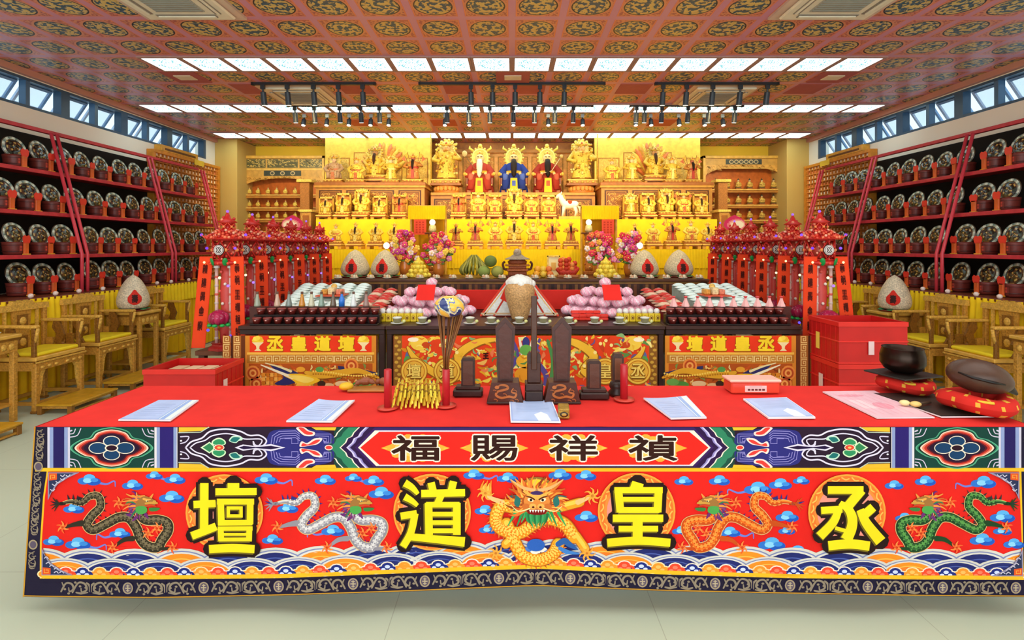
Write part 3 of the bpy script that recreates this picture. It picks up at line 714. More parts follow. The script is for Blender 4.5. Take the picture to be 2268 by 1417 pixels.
# discs behind the four large characters
for cx, cy in ((497, 1135), (957, 1134), (1410, 1132), (1876, 1135)):
    A.ell(cx, cy, 86, 85, 'f59a38', 16, 40); A.ell(cx, cy, 82, 81, 'e9702a', 16.3, 40); A.ell(cx, cy, 72, 71, 'f08436', 16.6, 40)
    for k in range(22):
        a = k * 2 * PI / 22; A.stroke([(cx + 79 * math.cos(a), cy + 78 * math.sin(a)), (cx + 74 * math.cos(a + .1), cy + 73 * math.sin(a + .1)), (cx + 76 * math.cos(a + .2), cy + 75 * math.sin(a + .2))], 3, 'f8b250', 17)
    A.ell(cx, cy, 66, 65, 'e58a78', 17.5, 36)
Z = lambda ox, pts: [(ox + a / 3.543, 930 + b / 3.543) for a, b in pts]
chars = {
    40: [([(1462, 505), (1460, 870)], 66), ([(1388, 662), (1540, 655)], 58), ([(1372, 905), (1460, 872), (1545, 838)], 62), ([(1690, 505), (1690, 560)], 92), ([(1560, 562), (1862, 560)], 56),
         ([(1590, 640), (1596, 806)], 52), ([(1822, 640), (1820, 806)], 52), ([(1572, 640), (1842, 640)], 46), ([(1580, 806), (1828, 804)], 44),
         ([(1648, 690), (1752, 690)], 26), ([(1648, 752), (1752, 752)], 26), ([(1650, 690), (1650, 752)], 26), ([(1750, 690), (1750, 752)], 26),
         ([(1590, 852), (1594, 940)], 46), ([(1815, 852), (1812, 940)], 46), ([(1578, 852), (1830, 850)], 34), ([(1590, 897), (1815, 897)], 22), ([(1590, 938), (1815, 936)], 30), ([(1510, 1012), (1680, 1004), (1845, 1012)], 66)],
    580: [([(1130, 498), (1180, 530), (1218, 572)], [62, 50, 30]), ([(1130, 606), (1175, 632), (1214, 664)], [58, 46, 30]), ([(1100, 752), (1206, 735)], 56), ([(1200, 742), (1170, 880), (1112, 985)], 56), ([(1160, 915), (1380, 936), (1582, 955)], [54, 62, 78]),
          ([(1330, 500), (1345, 560)], 58), ([(1502, 490), (1485, 560)], 58), ([(1262, 576), (1584, 570)], 58), ([(1405, 596), (1380, 650)], 54),
          ([(1308, 660), (1312, 890)], 60), ([(1530, 660), (1530, 890)], 60), ([(1300, 664), (1540, 664)], 44), ([(1310, 738), (1530, 738)], 36), ([(1310, 804), (1530, 804)], 36), ([(1310, 868), (1530, 868)], 36)],
    1120: [([(1036, 500), (1022, 545)], [92, 100]), ([(884, 552), (900, 712)], 62), ([(1200, 552), (1192, 712)], 62), ([(864, 550), (1222, 550)], 48), ([(890, 622), (1200, 622)], 38), ([(896, 706), (1196, 706)], 48),
           ([(852, 770), (1226, 770)], 58), ([(898, 852), (1186, 852)], 46), ([(1036, 770), (1036, 945)], 78), ([(808, 962), (1040, 946), (1282, 962)], 64)],
    1668: [([(598, 548), (856, 548)], 60), ([(846, 556), (800, 610), (752, 668)], 74), ([(690, 656), (748, 700), (778, 770), (772, 850), (735, 930)], [40, 66, 76, 80, 90]), ([(545, 708), (690, 700)], 56), ([(668, 706), (630, 800), (530, 905)], [56, 66, 74]),
           ([(935, 690), (872, 745)], 70), ([(845, 712), (890, 810), (996, 945)], [60, 74, 90]), ([(602, 985), (760, 972), (905, 988)], 74), ([(655, 850), (720, 868)], 30)],
}
def ext(p, e):
    (x0, y0), (x1, y1) = p[0], p[1]; d = math.hypot(x1 - x0, y1 - y0); q = [(x0 - (x1 - x0) / d * e, y0 - (y1 - y0) / d * e)] + list(p[1:])
    (x0, y0), (x1, y1) = q[-1], q[-2]; d = math.hypot(x1 - x0, y1 - y0); q[-1] = (x0 - (x1 - x0) / d * e, y0 - (y1 - y0) / d * e); return q
for ox, st in chars.items():
    for k, (p, w) in enumerate(st): A.stroke(ext(Z(ox, p), 5), ([q / 3.543 + 19 for q in w] if isinstance(w, list) else w / 3.543 + 19), '24130f', 19 + k * .06, smooth=len(p) > 2, caps=False); A.stroke(Z(ox, p), ([q / 3.543 + 15 for q in w] if isinstance(w, list) else w / 3.543 + 15), '24130f', 20.1 + k * .03, smooth=len(p) > 2)
    for k, (p, w) in enumerate(st): A.stroke(ext([(a - 1.8, b + 1.8) for a, b in Z(ox, p)], 2.5), ([q / 3.543 + 3 for q in w] if isinstance(w, list) else w / 3.543 + 3), '6e5e1a', 21 + k * .06, smooth=len(p) > 2, caps=False)
    for k, (p, w) in enumerate(st): A.stroke(ext(Z(ox, p), 3), ([q / 3.543 for q in w] if isinstance(w, list) else w / 3.543), 'f0d41c', 22.2 + k * .06, smooth=len(p) > 2, caps=False)
# dragons of the field
def dragon(X, dark, mid, light, fin):
    S = lambda pts: [(X(40 + a / 3.543), 930 + b / 3.543) for a, b in pts]
    bd = [(360, 650), (420, 640), (500, 650), (560, 600), (630, 600), (645, 680), (580, 750), (540, 820), (590, 862), (700, 810), (790, 765), (870, 770), (930, 850), (960, 930), (1010, 985), (1090, 1000), (1130, 940), (1175, 870), (1170, 810), (1100, 785), (1010, 785), (960, 750), (975, 700)]
    w = [5, 10, 15, 18, 19, 20, 21, 21, 21, 22, 22, 21, 18]
    pts = catmull(S(bd), 5); 
    for i in range(4, len(pts) - 12, 2):      # back fins
        a, b = pts[i - 1], pts[i + 1]; dx, dy = b[0] - a[0], b[1] - a[1]; d = math.hypot(dx, dy) or 1
        sg = -1 if X(1) > X(0) else 1; nx, ny = sg * -dy / d, sg * dx / d
        A.poly([(a[0], a[1]), (pts[i][0] + nx * 17 - dx / d * 4, pts[i][1] + ny * 17 - dy / d * 4), b], fin, 6 + (i % 4) * .1)
    A.stroke(S(bd), [q + 3 for q in w], 'd8b070', 6.5); A.stroke(S(bd), w, dark, 7); A.stroke([(a, b - 1.5) for a, b in S(bd)], [q * .6 for q in w], mid, 7.5); A.stroke([(a, b - 2.5) for a, b in S(bd)], [q * .25 for q in w], light, 8)
    for a, b in ((270, 610), (255, 640), (250, 670), (262, 700), (285, 715), (300, 622)): A.stroke(S([(365, 655), (320, 658), (a, b)]), [6, 5, 1], fin if (a + b) % 2 else dark, 6.8)
    for i in range(6, len(pts) - 6):        # scales
        for q in (-.28, 0, .28):
            a, b = pts[i - 1], pts[i + 1]; dx, dy = b[0] - a[0], b[1] - a[1]; d = math.hypot(dx, dy) or 1; A.ell(pts[i][0] - dy / d * 20 * q, pts[i][1] + dx / d * 20 * q, 1.7, 1.7, light if (i + int(q * 10)) % 2 else dark, 8.4 + (i % 3) * .1, 6)
    for k in range(22):                     # mane and beard
        a = R(200 - k * 13); c0 = S([(985, 650)])[0]; L1 = 26 + (k % 3) * 8; sg = 1 if X(1) > X(0) else -1
        if 20 < (200 - k * 13) % 360 < 160 and k > 14: continue
        A.stroke([(c0[0] - sg * 4 * math.cos(a), c0[1] + 6), (c0[0] - sg * L1 * .7 * abs(math.cos(a)) - sg * 4, c0[1] + L1 * .6 * math.sin(a)), (c0[0] - sg * L1 * abs(math.cos(a)) - sg * 6, c0[1] + L1 * .8 * math.sin(a) + 5)], [6, 4, 1], ('5a2a6a', '2a7a4a', 'c8602c', '7a3a6a', 'e08a3c')[k % 5], 9.2 + k * .03)
    # head
    for p in ([(1000, 620), (900, 630), (820, 640)], [(990, 600), (900, 600), (850, 580)], [(1010, 610), (940, 600), (930, 570)], [(1040, 610), (1060, 580)]): A.stroke(S(p), [6, 4, 2], 'e08a3c', 10)
    A.poly(S(catmull([(930, 640), (980, 600), (1040, 610), (1080, 640), (1070, 670), (1010, 680), (960, 700), (925, 690)], 4, True)), '9a6a34', 10.5)
    A.poly(S(catmull([(930, 680), (1000, 680), (1010, 720), (960, 740), (925, 720)], 4, True)), '4a9a48', 11); A.poly(S(catmull([(1030, 690), (1110, 690), (1090, 712), (1040, 716)], 4, True)), '3a7a3a', 11)
    for p in ([(900, 720), (870, 690)], [(890, 750), (850, 740)], [(930, 760), (900, 790)], [(1000, 740), (1020, 770)]): A.stroke(S(p), [8, 3], '6a2a6a', 9)
    A.stroke(S([(985, 618), (1010, 626), (1040, 622)]), [5, 5, 2], 'e0a04a', 11.6); A.ell(*S([(1012, 636)])[0], 2.6, 1.8, 'f4e8a0', 12); A.ell(*S([(1014, 636)])[0], 1.4, 1.4, '301010', 12.5); A.stroke(S([(1000, 672), (1040, 668), (1080, 676)]), [3, 4, 2], 'c83a1e', 11.7); A.stroke(S([(1000, 655), (1040, 650), (1090, 652)]), [4, 5, 4], 'c8903c', 11.2); A.ell(*S([(1070, 640)])[0], 4, 3, 'c8903c', 11.5)
    # flames and claws
    for cx, cy in ((790, 650), (350, 840), (740, 1000), (1210, 1000), (1020, 890), (1090, 850)):
        for k in range(6):
            a = k * PI / 3 + .3; A.stroke(S([(cx, cy), (cx + 28 * math.cos(a + .3), cy + 28 * math.sin(a + .3)), (cx + 50 * math.cos(a), cy + 50 * math.sin(a))]), [6, 4, 1], 'ef5a2a' if k % 2 else 'f2803c', 8.5)
    A.stroke(S([(500, 810), (440, 820), (370, 840)]), [14, 10, 5], dark, 6.9); A.stroke(S([(900, 930), (830, 940), (760, 990)]), [12, 10, 5], dark, 6.9); A.stroke(S([(1080, 1000), (1140, 1010), (1190, 1005)]), [10, 8, 4], dark, 6.9)
dragon(lambda x: x, '2f2a1e', '544a34', '76684c', '20242c')
dragon(lambda x: x + 475, '8d8790', 'b4aeb2', 'd8d2d0', '2c2f7c')
dragon(lambda x: 1893 - x, 'c04a14', 'ee6a1e', 'f8923c', '2a2c74')
dragon(lambda x: 2368 - x, '1d4020', '356a34', '5a9448', '2c3030')
# the golden dragon in the middle
def cd():
    for p in ([(1150, 1128), (1112, 1120), (1098, 1150), (1112, 1172), (1150, 1180), (1178, 1162), (1210, 1148), (1250, 1160), (1272, 1190)], [(1122, 1160), (1135, 1190), (1158, 1230), (1195, 1240), (1225, 1226), (1236, 1205)]):
        q = catmull(p, 9)
        for i in range(2, len(q) - 2):
            a, b = q[i - 1], q[i + 1]; dx, dy = b[0] - a[0], b[1] - a[1]; d = math.hypot(dx, dy) or 1
            for t in (-9, -4.5, 0, 4.5, 9): A.ell(q[i][0] - dy / d * t, q[i][1] + dx / d * t, 1.8, 1.8, ('e07a1a', 'fbd060')[(i + int(t)) % 2], 17.6 + (i % 3) * .08, 6)
            if i % 2: A.stroke([(q[i][0] - dy / d * 13, q[i][1] + dx / d * 13), (q[i][0] - dy / d * 20 + dx / d * 3, q[i][1] + dx / d * 20 + dy / d * 3)], [4, 1], ('c8481c', 'e87a2c')[i // 2 % 2], 15.9)
    for s_, w, c, L in ((0, 30, 'a85a18', 16), (0, 26, 'f29a22', 16.5), (-3, 12, 'fbc04a', 17)):
        for p in ([(1150, 1128), (1112, 1120), (1098, 1150), (1112, 1172), (1150, 1180), (1178, 1162), (1210, 1148), (1250, 1160), (1272, 1190)], [(1225, 1128), (1255, 1120), (1285, 1112)], [(1122, 1160), (1135, 1190), (1158, 1230), (1195, 1240), (1225, 1226), (1236, 1205)], [(1150, 1180), (1120, 1205)], [(1275, 1185), (1296, 1215)]):
            A.stroke([(a, b + s_) for a, b in p], w if len(p) > 3 else w * .72, c, L)
    for cx, cy, q in ((1075, 1092, -1), (1312, 1098, 1), (1098, 1225, -1), (1300, 1225, 1)):
        for k in range(7):
            a = k * 2 * PI / 7; A.stroke([(cx, cy), (cx + 12 * math.cos(a + .4), cy + 12 * math.sin(a + .4)), (cx + 19 * math.cos(a), cy + 19 * math.sin(a))], [6, 4, 1], 'f4a03c', 18)
    A.stroke([(1112, 1112), (1090, 1104), (1078, 1096)], [12, 9, 6], 'f0b878', 17.2); A.stroke([(1280, 1112), (1298, 1104), (1310, 1098)], [12, 9, 6], 'f0b878', 17.2)
    for k in range(5): A.stroke([(1070 + k * 4, 1094), (1066 + k * 5, 1080), (1072 + k * 4, 1064 + (k % 2) * 6)], [6, 5, 1], 'f6b84c' if k % 2 else 'f08a2c', 17.6)
    A.ell(1189, 1076, 34, 20, '8a6a2c', 17); A.ell(1189, 1076, 26, 15, 'f4c02c', 17.4)
    for f in (-1, 1):
        for dx, dy, w, c in ((58, -48, 7, 'd0762c'), (48, -52, 8, 'ef8c38'), (36, -54, 9, 'e2742c'), (22, -54, 9, 'ef8c38'), (62, -30, 7, 'b85a2a'), (66, -12, 7, '3a5a5a'), (62, 6, 7, 'c8642c'), (54, 22, 7, '2c6a4c'), (64, -2, 5, 'e88a38')):
            A.stroke([(1189 + f * 12, 1106), (1189 + f * dx * .7, 1106 + dy * .55), (1189 + f * dx, 1112 + dy)], [w + 6, w, 1.5], c, 18)
        for k in range(6): A.stroke([(1189 + f * (8 + k * 8), 1136), (1189 + f * (14 + k * 10), 1156 + (k % 2) * 8)], [7, 2], ('2c8a4c', 'c83a1e', '3aa058')[k % 3], 18.2)
        A.stroke([(1189, 1086), (1189 + f * 30, 1080), (1189 + f * 58, 1062)], [7, 7, 2], 'e8a868', 19.4)
        A.poly(catmull([(1189 + f * 36, 1106), (1189 + f * 46, 1098), (1189 + f * 50, 1116), (1189 + f * 40, 1122)], 4, True), '2a6a62', 19)
    for k in range(44):
        a = R(-30 + k * 240 / 43); L1 = 44 + (k % 4) * 9; A.stroke([(1189 + 22 * math.cos(a), 1114 - 16 * math.sin(a)), (1189 + L1 * .75 * math.cos(a + .1), 1114 - L1 * .62 * math.sin(a + .1)), (1189 + L1 * math.cos(a - .05), 1112 - L1 * .85 * math.sin(a - .05))], [9, 6, 1], ('f08c34', 'c8561e', 'f4b04c', 'e0702a', '8a3a1a')[k % 5], 18.3 + k * .012)
    A.ell(1189, 1114, 34, 27, 'a8501e', 19, 24); A.ell(1189, 1110, 29, 22, 'd98238', 19.5, 24); A.ell(1189, 1094, 15, 7, '3e2a5c', 19.8); A.ell(1189, 1098, 11, 5, 'e8a050', 20)
    for f in (-1, 1):
        A.stroke([(1189 + f * 4, 1104), (1189 + f * 14, 1097), (1189 + f * 30, 1088)], [8, 8, 2], 'f2a848', 20.3); A.ell(1189 + f * 14, 1107, 7, 3.6, 'f4e4b4', 20.6, 12, -f * .35); A.ell(1189 + f * 13, 1107, 3, 3, '1a1420', 21); A.stroke([(1189 + f * 5, 1106), (1189 + f * 14, 1101), (1189 + f * 24, 1099)], [3, 3, 1], '4a1c10', 21.2)
        A.ell(1189 + f * 9, 1121, 8, 6, 'f0a850', 20.6); A.ell(1189 + f * 8, 1123, 3, 2.4, '5a1e10', 21); A.ell(1189 + f * 24, 1122, 9, 7, 'c86a2c', 20.2); A.stroke([(1189 + f * 16, 1126), (1189 + f * 40, 1132), (1189 + f * 56, 1120)], [3, 2.4, 1], 'f4d890', 21.4)
    A.poly(catmull([(1166, 1127), (1178, 1131), (1189, 1128), (1200, 1131), (1212, 1127), (1204, 1141), (1189, 1145), (1174, 1141)], 4, True), '7a120e', 20.8)
    for k in range(6): A.poly([(1172 + k * 6, 1129), (1177 + k * 6, 1129), (1174.5 + k * 6, 1135)], 'f4ecd8', 21.4)
    for k in range(11): A.stroke([(1166 + k * 4.6, 1139 + 4 * math.sin(k * .3)), (1168 + k * 4.2, 1152), (1176 + k * 2.6, 1160 + (k % 3) * 5)], [6, 4.5, 1], ('2f8a4a', '236a3c', '3f9a5a')[k % 3], 21.6 + k * .03)
    A.ell(1187, 1207, 20, 14, '2c5cb0', 18); 
    for k in range(6): A.ell(1155 + k * 15, 1222 - (k % 2) * 5, 12, 6, ('e8dcd0', '4a76bc', 'f0e0d0')[k % 3], 15.9, 10)
    A.stroke([(1236, 1205), (1250, 1198), (1262, 1206), (1278, 1216)], [12, 14, 12, 4], '2c5a9c', 18.5); A.stroke([(1240, 1214), (1256, 1222), (1282, 1226)], [8, 10, 3], '3f7ac0', 18.4)
cd()
def fold(px): # shallow creases where the cloth was folded
    d = 0
    for c in (345, 628, 905, 1187, 1467, 1745, 2025): d += 0.005 * math.exp(-((px - c) / 55.0) ** 2)
    return d + 0.006 * math.sin(px / 71.0) + .002 * math.sin(px / 47.0 + 1)
def bmap(u, v, h):
    t = max(0.0, (v - 945) / 380.0)
    D = DF - 0.012 - 0.045 * t - h + (fold(u) - .012 + 0.010 * math.sin(u / 63.0) * t) * min(1, t * 1.3)
    return W(u, v, D)
ban = MB(); A.into(ban, bmap, 30)
ban.obj('altar_banner', 'cloth', None, 'printed red banner with four large yellow characters and dragons hanging in front', 'banner')
# ================================================================ things on the front table
ZTT = ZT + 0.0035
def TP(px, py):
    """the point of the table top seen at a place of the photograph"""
    D = FPX * (EYE - ZTT) / (py - HZ); return (XW(px, D), D)
def sheet(name, quad, th, art, label, cat, back='f4f4f6', curl=0.0, group=None):
    """a booklet or paper lying flat, with printed art in unit coordinates"""
    q = [TP(*p) for p in quad]      # near-left, far-left, far-right, near-right
    def f(u, v, h):
        x = (1 - u) * ((1 - v) * q[0][0] + v * q[1][0]) + u * ((1 - v) * q[3][0] + v * q[2][0])
        y = (1 - u) * ((1 - v) * q[0][1] + v * q[1][1]) + u * ((1 - v) * q[3][1] + v * q[2][1])
        return (x, y, ZTT + th + h + curl * (u - .5) ** 2 * 4 * v)
    c = [sum(p[0] for p in q) / 4, sum(p[1] for p in q) / 4, ZTT]
    sh = lambda p: (p[0] - c[0], p[1] - c[1], p[2] - c[2])
    r_ = thing(name, label, cat, c, group=group)
    m = MB(); n = 10
    m.grid(lambda a, b: sh(f(a, b, 0)), n, 3, back)
    m.grid(lambda a, b: sh((lambda p: (p[0], p[1], p[2] - th + .0004))(f(a, b, 0))), n, 3, 'dfe2ea')
    for e in ((lambda a: (a, 0)), (lambda a: (a, 1)), (lambda a: (0, a)), (lambda a: (1, a))):
        m.grid(lambda a, b: sh((lambda p: (p[0], p[1], p[2] - th * b))(f(*e(a), 0))), n, 1, 'f2f2f4')
    m.obj('pages', 'matte', r_)
    if art:
        a = MB(); art.into(a, lambda u, v, h: sh(f(u, v, h + .0006)), 0.2); a.obj('cover', 'plastic', r_)
    return r_
def book_art(seed, open_=False):
    a = Art(0.0003); g = random.Random(seed)
    a.rect(.01, .01, .99, .99, '9db8ea', 0); a.rect(.03, .04, .72, .96, 'b4c8f0', 1)
    a.rect(.72, .02, .86, .98, '96b6ea', 1); a.rect(.86, .02, .98, .98, 'e6f0ee', 1); a.rect(.75, .02, .77, .98, 'eef6f4', 2)
    for k in range(7):
        a.rect(.12, .2 + k * .09, .55 + g.random() * .1, .215 + k * .09, '8ea6d4', 2)
    return a
def book_art2():
    a = Art(0.0003); a.rect(.02, .02, .98, .98, 'a4bcee', 0); a.rect(.05, .06, .95, .92, 'b8cdf4', 1)
    for k in range(8): a.rect(.14, .86 - k * .06, .86, .868 - k * .06, '8ea6d4', 2)
    a.poly([(.5, .3), (.56, .02), (.82, .02), (.78, .3), (.66, .42)], 'e8f2fc', 2.5)
    return a
sheet('booklet', [(262, 932), (352, 888), (440, 888), (378, 933)], .006, book_art(1), 'pale blue plastic-covered scripture booklet near the left end of the red table', 'booklet', group='scripture booklets')
sheet('booklet', [(634, 935), (706, 889), (786, 891), (736, 936)], .007, book_art(2), 'pale blue booklet with curved pages, left of the yellow paper bundle', 'booklet', curl=.006, group='scripture booklets')
sheet('booklet', [(1131, 936), (1128, 890), (1222, 889), (1242, 937)], .006, book_art2(), 'pale blue booklet lying in front of the carved wooden tablets', 'booklet', curl=.004, group='scripture booklets')
sheet('booklet', [(1486, 929), (1425, 886), (1520, 881), (1565, 927)], .007, book_art(3), 'pale blue booklet right of the wooden tablets, showing white page edges', 'booklet', curl=.005, group='scripture booklets')
sheet('booklet', [(1702, 928), (1646, 886), (1742, 883), (1806, 927)], .008, book_art2(), 'plain light blue booklet left of the pink papers', 'booklet', group='scripture booklets')
a = Art(0.0003); a.rect(0, 0, 1, 1, 'f2c4d0', 0); a.ell(.55, .4, .16, .12, 'ee9fb0', 1); a.ell(.35, .8, .25, .05, 'ee9fb0', 1); a.rect(.1, .3, .4, .62, 'f6d8de', 1)
for k in range(6): a.rect(.1 + k * .13, .1, .12 + k * .13, .9, 'f0b8c4', 1.5)
sheet('pink_paper', [(1942, 927), (1822, 869), (1936, 867), (2070, 926)], .005, a, 'stack of pink printed papers beside the black mats', 'paper', back='f4cdd8')
# flat ends of printed edge
def mat_(quad, label):
    a = Art(0.0003); a.rect(.03, .03, .97, .97, '35322e', 0); return sheet('black_mat', quad, .006, a, label, 'mat', back='2c2a28')
mat_([(2085, 925), (1934, 873), (2062, 872), (2232, 924)], 'black rubber mat under the round gong cushion and mallet')
# ---- tablets
def tablet(px, py, kind, label):
    x, y = TP(px, py); s_ = y / FPX; r_ = thing('wooden_tablet', label, 'tablet', (x, y + .03, ZTT)); dk = '34190f'
    if kind == 'small':
        MB().box(0, 0, 0, 66 * s_, .07, 15 * s_, '2e1812', .006).box(0, 0, 15 * s_, 54 * s_, .055, 8 * s_, dk, .004).obj('base', 'wood', r_)
        b = MB(); w = 15 * s_; h = 62 * s_; z0 = 23 * s_
        b.prism([(-w, z0), (w, z0), (w, z0 + h - 4 * s_), (w * .7, z0 + h), (-w * .7, z0 + h), (-w, z0 + h - 4 * s_)], -.022, .022, dk); 
        b.prism([(-w * .72, z0 + .006), (w * .72, z0 + .006), (w * .72, z0 + h * .9), (-w * .72, z0 + h * .9)], -.025, -.022, '56301f'); b.obj('plaque', 'wood', r_)
    else:
        b = MB(); b.prism([(-40 * s_, 0), (40 * s_, 0), (30 * s_, 46 * s_), (-30 * s_, 46 * s_)], -.05, .05, '4a2418'); b.box(0, 0, 0, 81 * s_, .12, 4 * s_, '351a12', .003); b.obj('base', 'wood', r_)
        c = MB(); A2 = Art(.0005)   # carved dragon on the foot
        A2.stroke([(-18, 8), (-10, 3), (2, 4), (6, 10), (-4, 14), (-16, 17), (-20, 25), (-8, 31), (8, 28), (20, 30), (24, 22), (14, 18), (18, 10)], [2, 5, 5, 5, 5, 5, 5, 4, 2], 'a8602c', 1)
        for q in ((-22, 14), (22, 14), (-20, 34), (16, 36), (0, 22), (26, 34)): A2.stroke([(q[0] - 4, q[1]), q, (q[0] + 3, q[1] + 3), (q[0] + 1, q[1] + 6)], [2, 2, 1], '9a5428', 1)
        A2.ell(-18, 8, 5, 4, 'b46a34', 1.5)
        A2.into(c, lambda u, v, h: (u * s_, -.0515 - h, (44 - v) * s_)); c.obj('carved_dragon', 'wood', r_)
        p = MB(); z0 = 46 * s_; W_ = 22 * s_; W2 = 17 * s_; H_ = 188 * s_
        p.prism([(-W2, z0), (W2, z0), (W_, H_ - 24 * s_), (0, H_), (-W_, H_ - 24 * s_)], -.018, .018, '411d14')
        p.prism([(-W2 * .7, z0 + .01), (W2 * .7, z0 + .01), (W_ * .7, H_ - 30 * s_), (0, H_ - 12 * s_), (-W_ * .7, H_ - 30 * s_)], -.021, -.018, '4c2216'); p.obj('plaque', 'wood', r_)
    return r_
tablet(1036, 879, 'small', 'small dark wooden tablet, left of the tall pointed pair')
tablet(1317, 885, 'small', 'small dark wooden tablet, right of the tall pointed pair')
tablet(1119, 891, 'tall', 'tall pointed dark wooden tablet on a dragon foot, left of the upright blade')
tablet(1245, 891, 'tall', 'tall pointed dark wooden tablet on a dragon foot, right of the upright blade')
# upright ritual blade on its stand
x, y = TP(1183, 889); s_ = y / FPX
r_ = thing('ritual_sword', 'long dark wooden blade standing upright in a stepped stand between two tablets', 'sword', (x, y + .03, ZTT))
MB().box(0, 0, 0, 40 * s_, .10, 24 * s_, '2e1812', .005).box(0, 0, 24 * s_, 40 * s_, .085, 16 * s_, '3c1f16', .004).box(0, 0, 40 * s_, 30 * s_, .05, 44 * s_, '452318', .004).prism([(-15 * s_, 84 * s_), (15 * s_, 84 * s_), (15 * s_, 100 * s_), (9 * s_, 108 * s_), (-9 * s_, 108 * s_), (-15 * s_, 100 * s_)], -.02, .02, '3c1f16').obj('stand', 'wood', r_)
MB().box(0, -.026, 70 * s_, 13 * s_, .014, 164 * s_, '4a2a1a', .003).obj('blade', 'wood', r_)
x, y = TP(1372, 880); s_ = y / FPX
r_ = thing('wooden_tablet', 'small round-topped carved tablet on a lotus foot behind the rightmost red candle', 'tablet', (x, y + .05, ZTT))
MB().lathe([(20 * s_, 0), (21 * s_, 6 * s_), (15 * s_, 12 * s_), (19 * s_, 20 * s_), (16 * s_, 28 * s_), (12 * s_, 32 * s_)], '33201a', n=16).obj('lotus_foot', 'wood', r_)
MB().prism([(-12 * s_, 30 * s_), (12 * s_, 30 * s_), (13 * s_, 84 * s_), (8 * s_, 94 * s_), (-8 * s_, 94 * s_), (-13 * s_, 84 * s_)], -.02, .02, '3e241a').prism([(-8 * s_, 36 * s_), (8 * s_, 36 * s_), (8 * s_, 84 * s_), (-8 * s_, 84 * s_)], -.024, -.02, '6a4028').obj('plaque', 'wood', r_)
# red candle tubes
def candle(px, py, top, label, cup=23):
    x, y = TP(px, py); s_ = y / FPX; r_ = thing('red_candle', label, 'candle', (x, y, ZTT))
    MB().lathe([(cup * s_ * .7, 0), (cup * s_, .004), (cup * s_, .008), (cup * s_ * .5, .009)], 'c23a2a', n=22).obj('dish', 'plastic', r_)
    MB().lathe([(8.4 * s_, .006), (8.4 * s_, top * s_), (7.6 * s_, top * s_ + .003), (5.5 * s_, top * s_ - .004)], 'b4232a', n=16).obj('candle_body', 'plastic', r_)
candle(859, 905, 86, 'red candle at the left end of the yellow paper bundle'); candle(988, 900, 82, 'red holder tube at the right end of the yellow paper bundle'); candle(1382, 886, 78, 'red candle right of the wooden tablets')
# bundle of long brown sticks with a printed ball at the top
x, y = TP(988, 900); s_ = y / FPX
r_ = thing('ritual_whisk', 'fan of thin brown sticks rising from a red tube under a blue and yellow ball', 'whisk', (x, y, ZTT + 83 * s_)); g = random.Random(3)
for k in range(26):
    a0 = g.uniform(-1, 1); b0 = g.uniform(-1, 1); c = g.choice(('7a4a22', '6a3c1c', '8a5a2c', '5c3418'))
    MB().tube([(a0 * 5 * s_, b0 * 4 * s_, 0), (a0 * 8 * s_, b0 * 5 * s_, 30 * s_), (a0 * 30 * s_ + 8 * s_, b0 * 10 * s_, 118 * s_ + g.uniform(0, 12) * s_)], [.0026, .003, .0036], c, 6).obj('stick', 'wood', r_)
bb = MB(); bb.M = T(8 * s_, 0, 139 * s_)
nb = 26
def bcol(u, v):
    q = math.sin(u * 2 * PI * 3 + 1) * math.sin(v * PI * 2.2 + .4) + .5 * math.sin(u * 2 * PI * 7 + v * 9)
    return 'e9b84a' if v > .86 or q > .28 else ('28386e' if q < -.35 else ('c8d0c0' if q < -.1 else ('e0c468' if q < .1 else '4a68a8')))
bb.grid(lambda u, v: (34 * s_ * math.sin(PI * (.08 + .86 * v)) * math.cos(2 * PI * u), 34 * s_ * math.sin(PI * (.08 + .86 * v)) * math.sin(2 * PI * u), -24 * s_ * math.cos(PI * (.08 + .86 * v))), 108, 54, 'ffffff', True, bcol)
bb.obj('ball', 'ceramic', r_)
# yellow rolled paper bundle
bx0, by0 = TP(917, 892); g = random.Random(5)
for i in range(44):
    f = i / 43; px = 876 + f * 92; top = 854 + g.uniform(-3, 6); bot = 903 + g.uniform(-6, 6); d = (f - .5) * 14
    x0, y0 = TP(px + d, bot); x1, y1 = TP(px, top + 22)
    z0 = ZTT + .006 + (i % 3) * .002; z1 = ZTT + .052 + g.uniform(-.006, .006)
    r_ = MB(); c = g.choice(('e8cc3a', 'd9b92e', 'eed850', 'c9a428'))
    zz = .0065 + (i % 4) * .0125; p0 = Vector((0, 0, zz)); p1 = Vector((x1 - x0, y1 - y0 + .02, .036 + zz))
    r_.tube([p0, p0.lerp(p1, .5), p1], [.0046, .0052, .005], c, 6)
    m_ = p0.lerp(p1, .35); r_.tube([m_, m_ + (p1 - p0) * .08], .0054, '8a6a1c', 6); m_ = p0.lerp(p1, .7); r_.tube([m_, m_ + (p1 - p0) * .05], .0054, 'a8451c', 6)
    r_.obj('paper_roll', 'matte', None, 'thin yellow rolled paper in the spread bundle between two red candle tubes', 'paper roll', 'yellow paper rolls', loc=(x0, y0, ZTT))
# little gold box
x, y = TP(1250, 929); s_ = y / FPX
r_ = thing('gold_box', 'small gilt box with a dark oval seal beside the middle booklet', 'box', (x, y + .02, ZTT), rz=-.06)
MB().box(0, .03, 0, 25 * s_, .085, 22 * s_, 'a8822c', .004).obj('body', 'gold', r_)
MB().ball(0, -.0135, 10 * s_, 9 * s_, '2a1c14', 14, 8, .003, 6 * s_).ball(0, -.0155, 10 * s_, 6 * s_, 'b08a3a', 12, 6, .003, 3.5 * s_).obj('seal', 'plastic', r_)
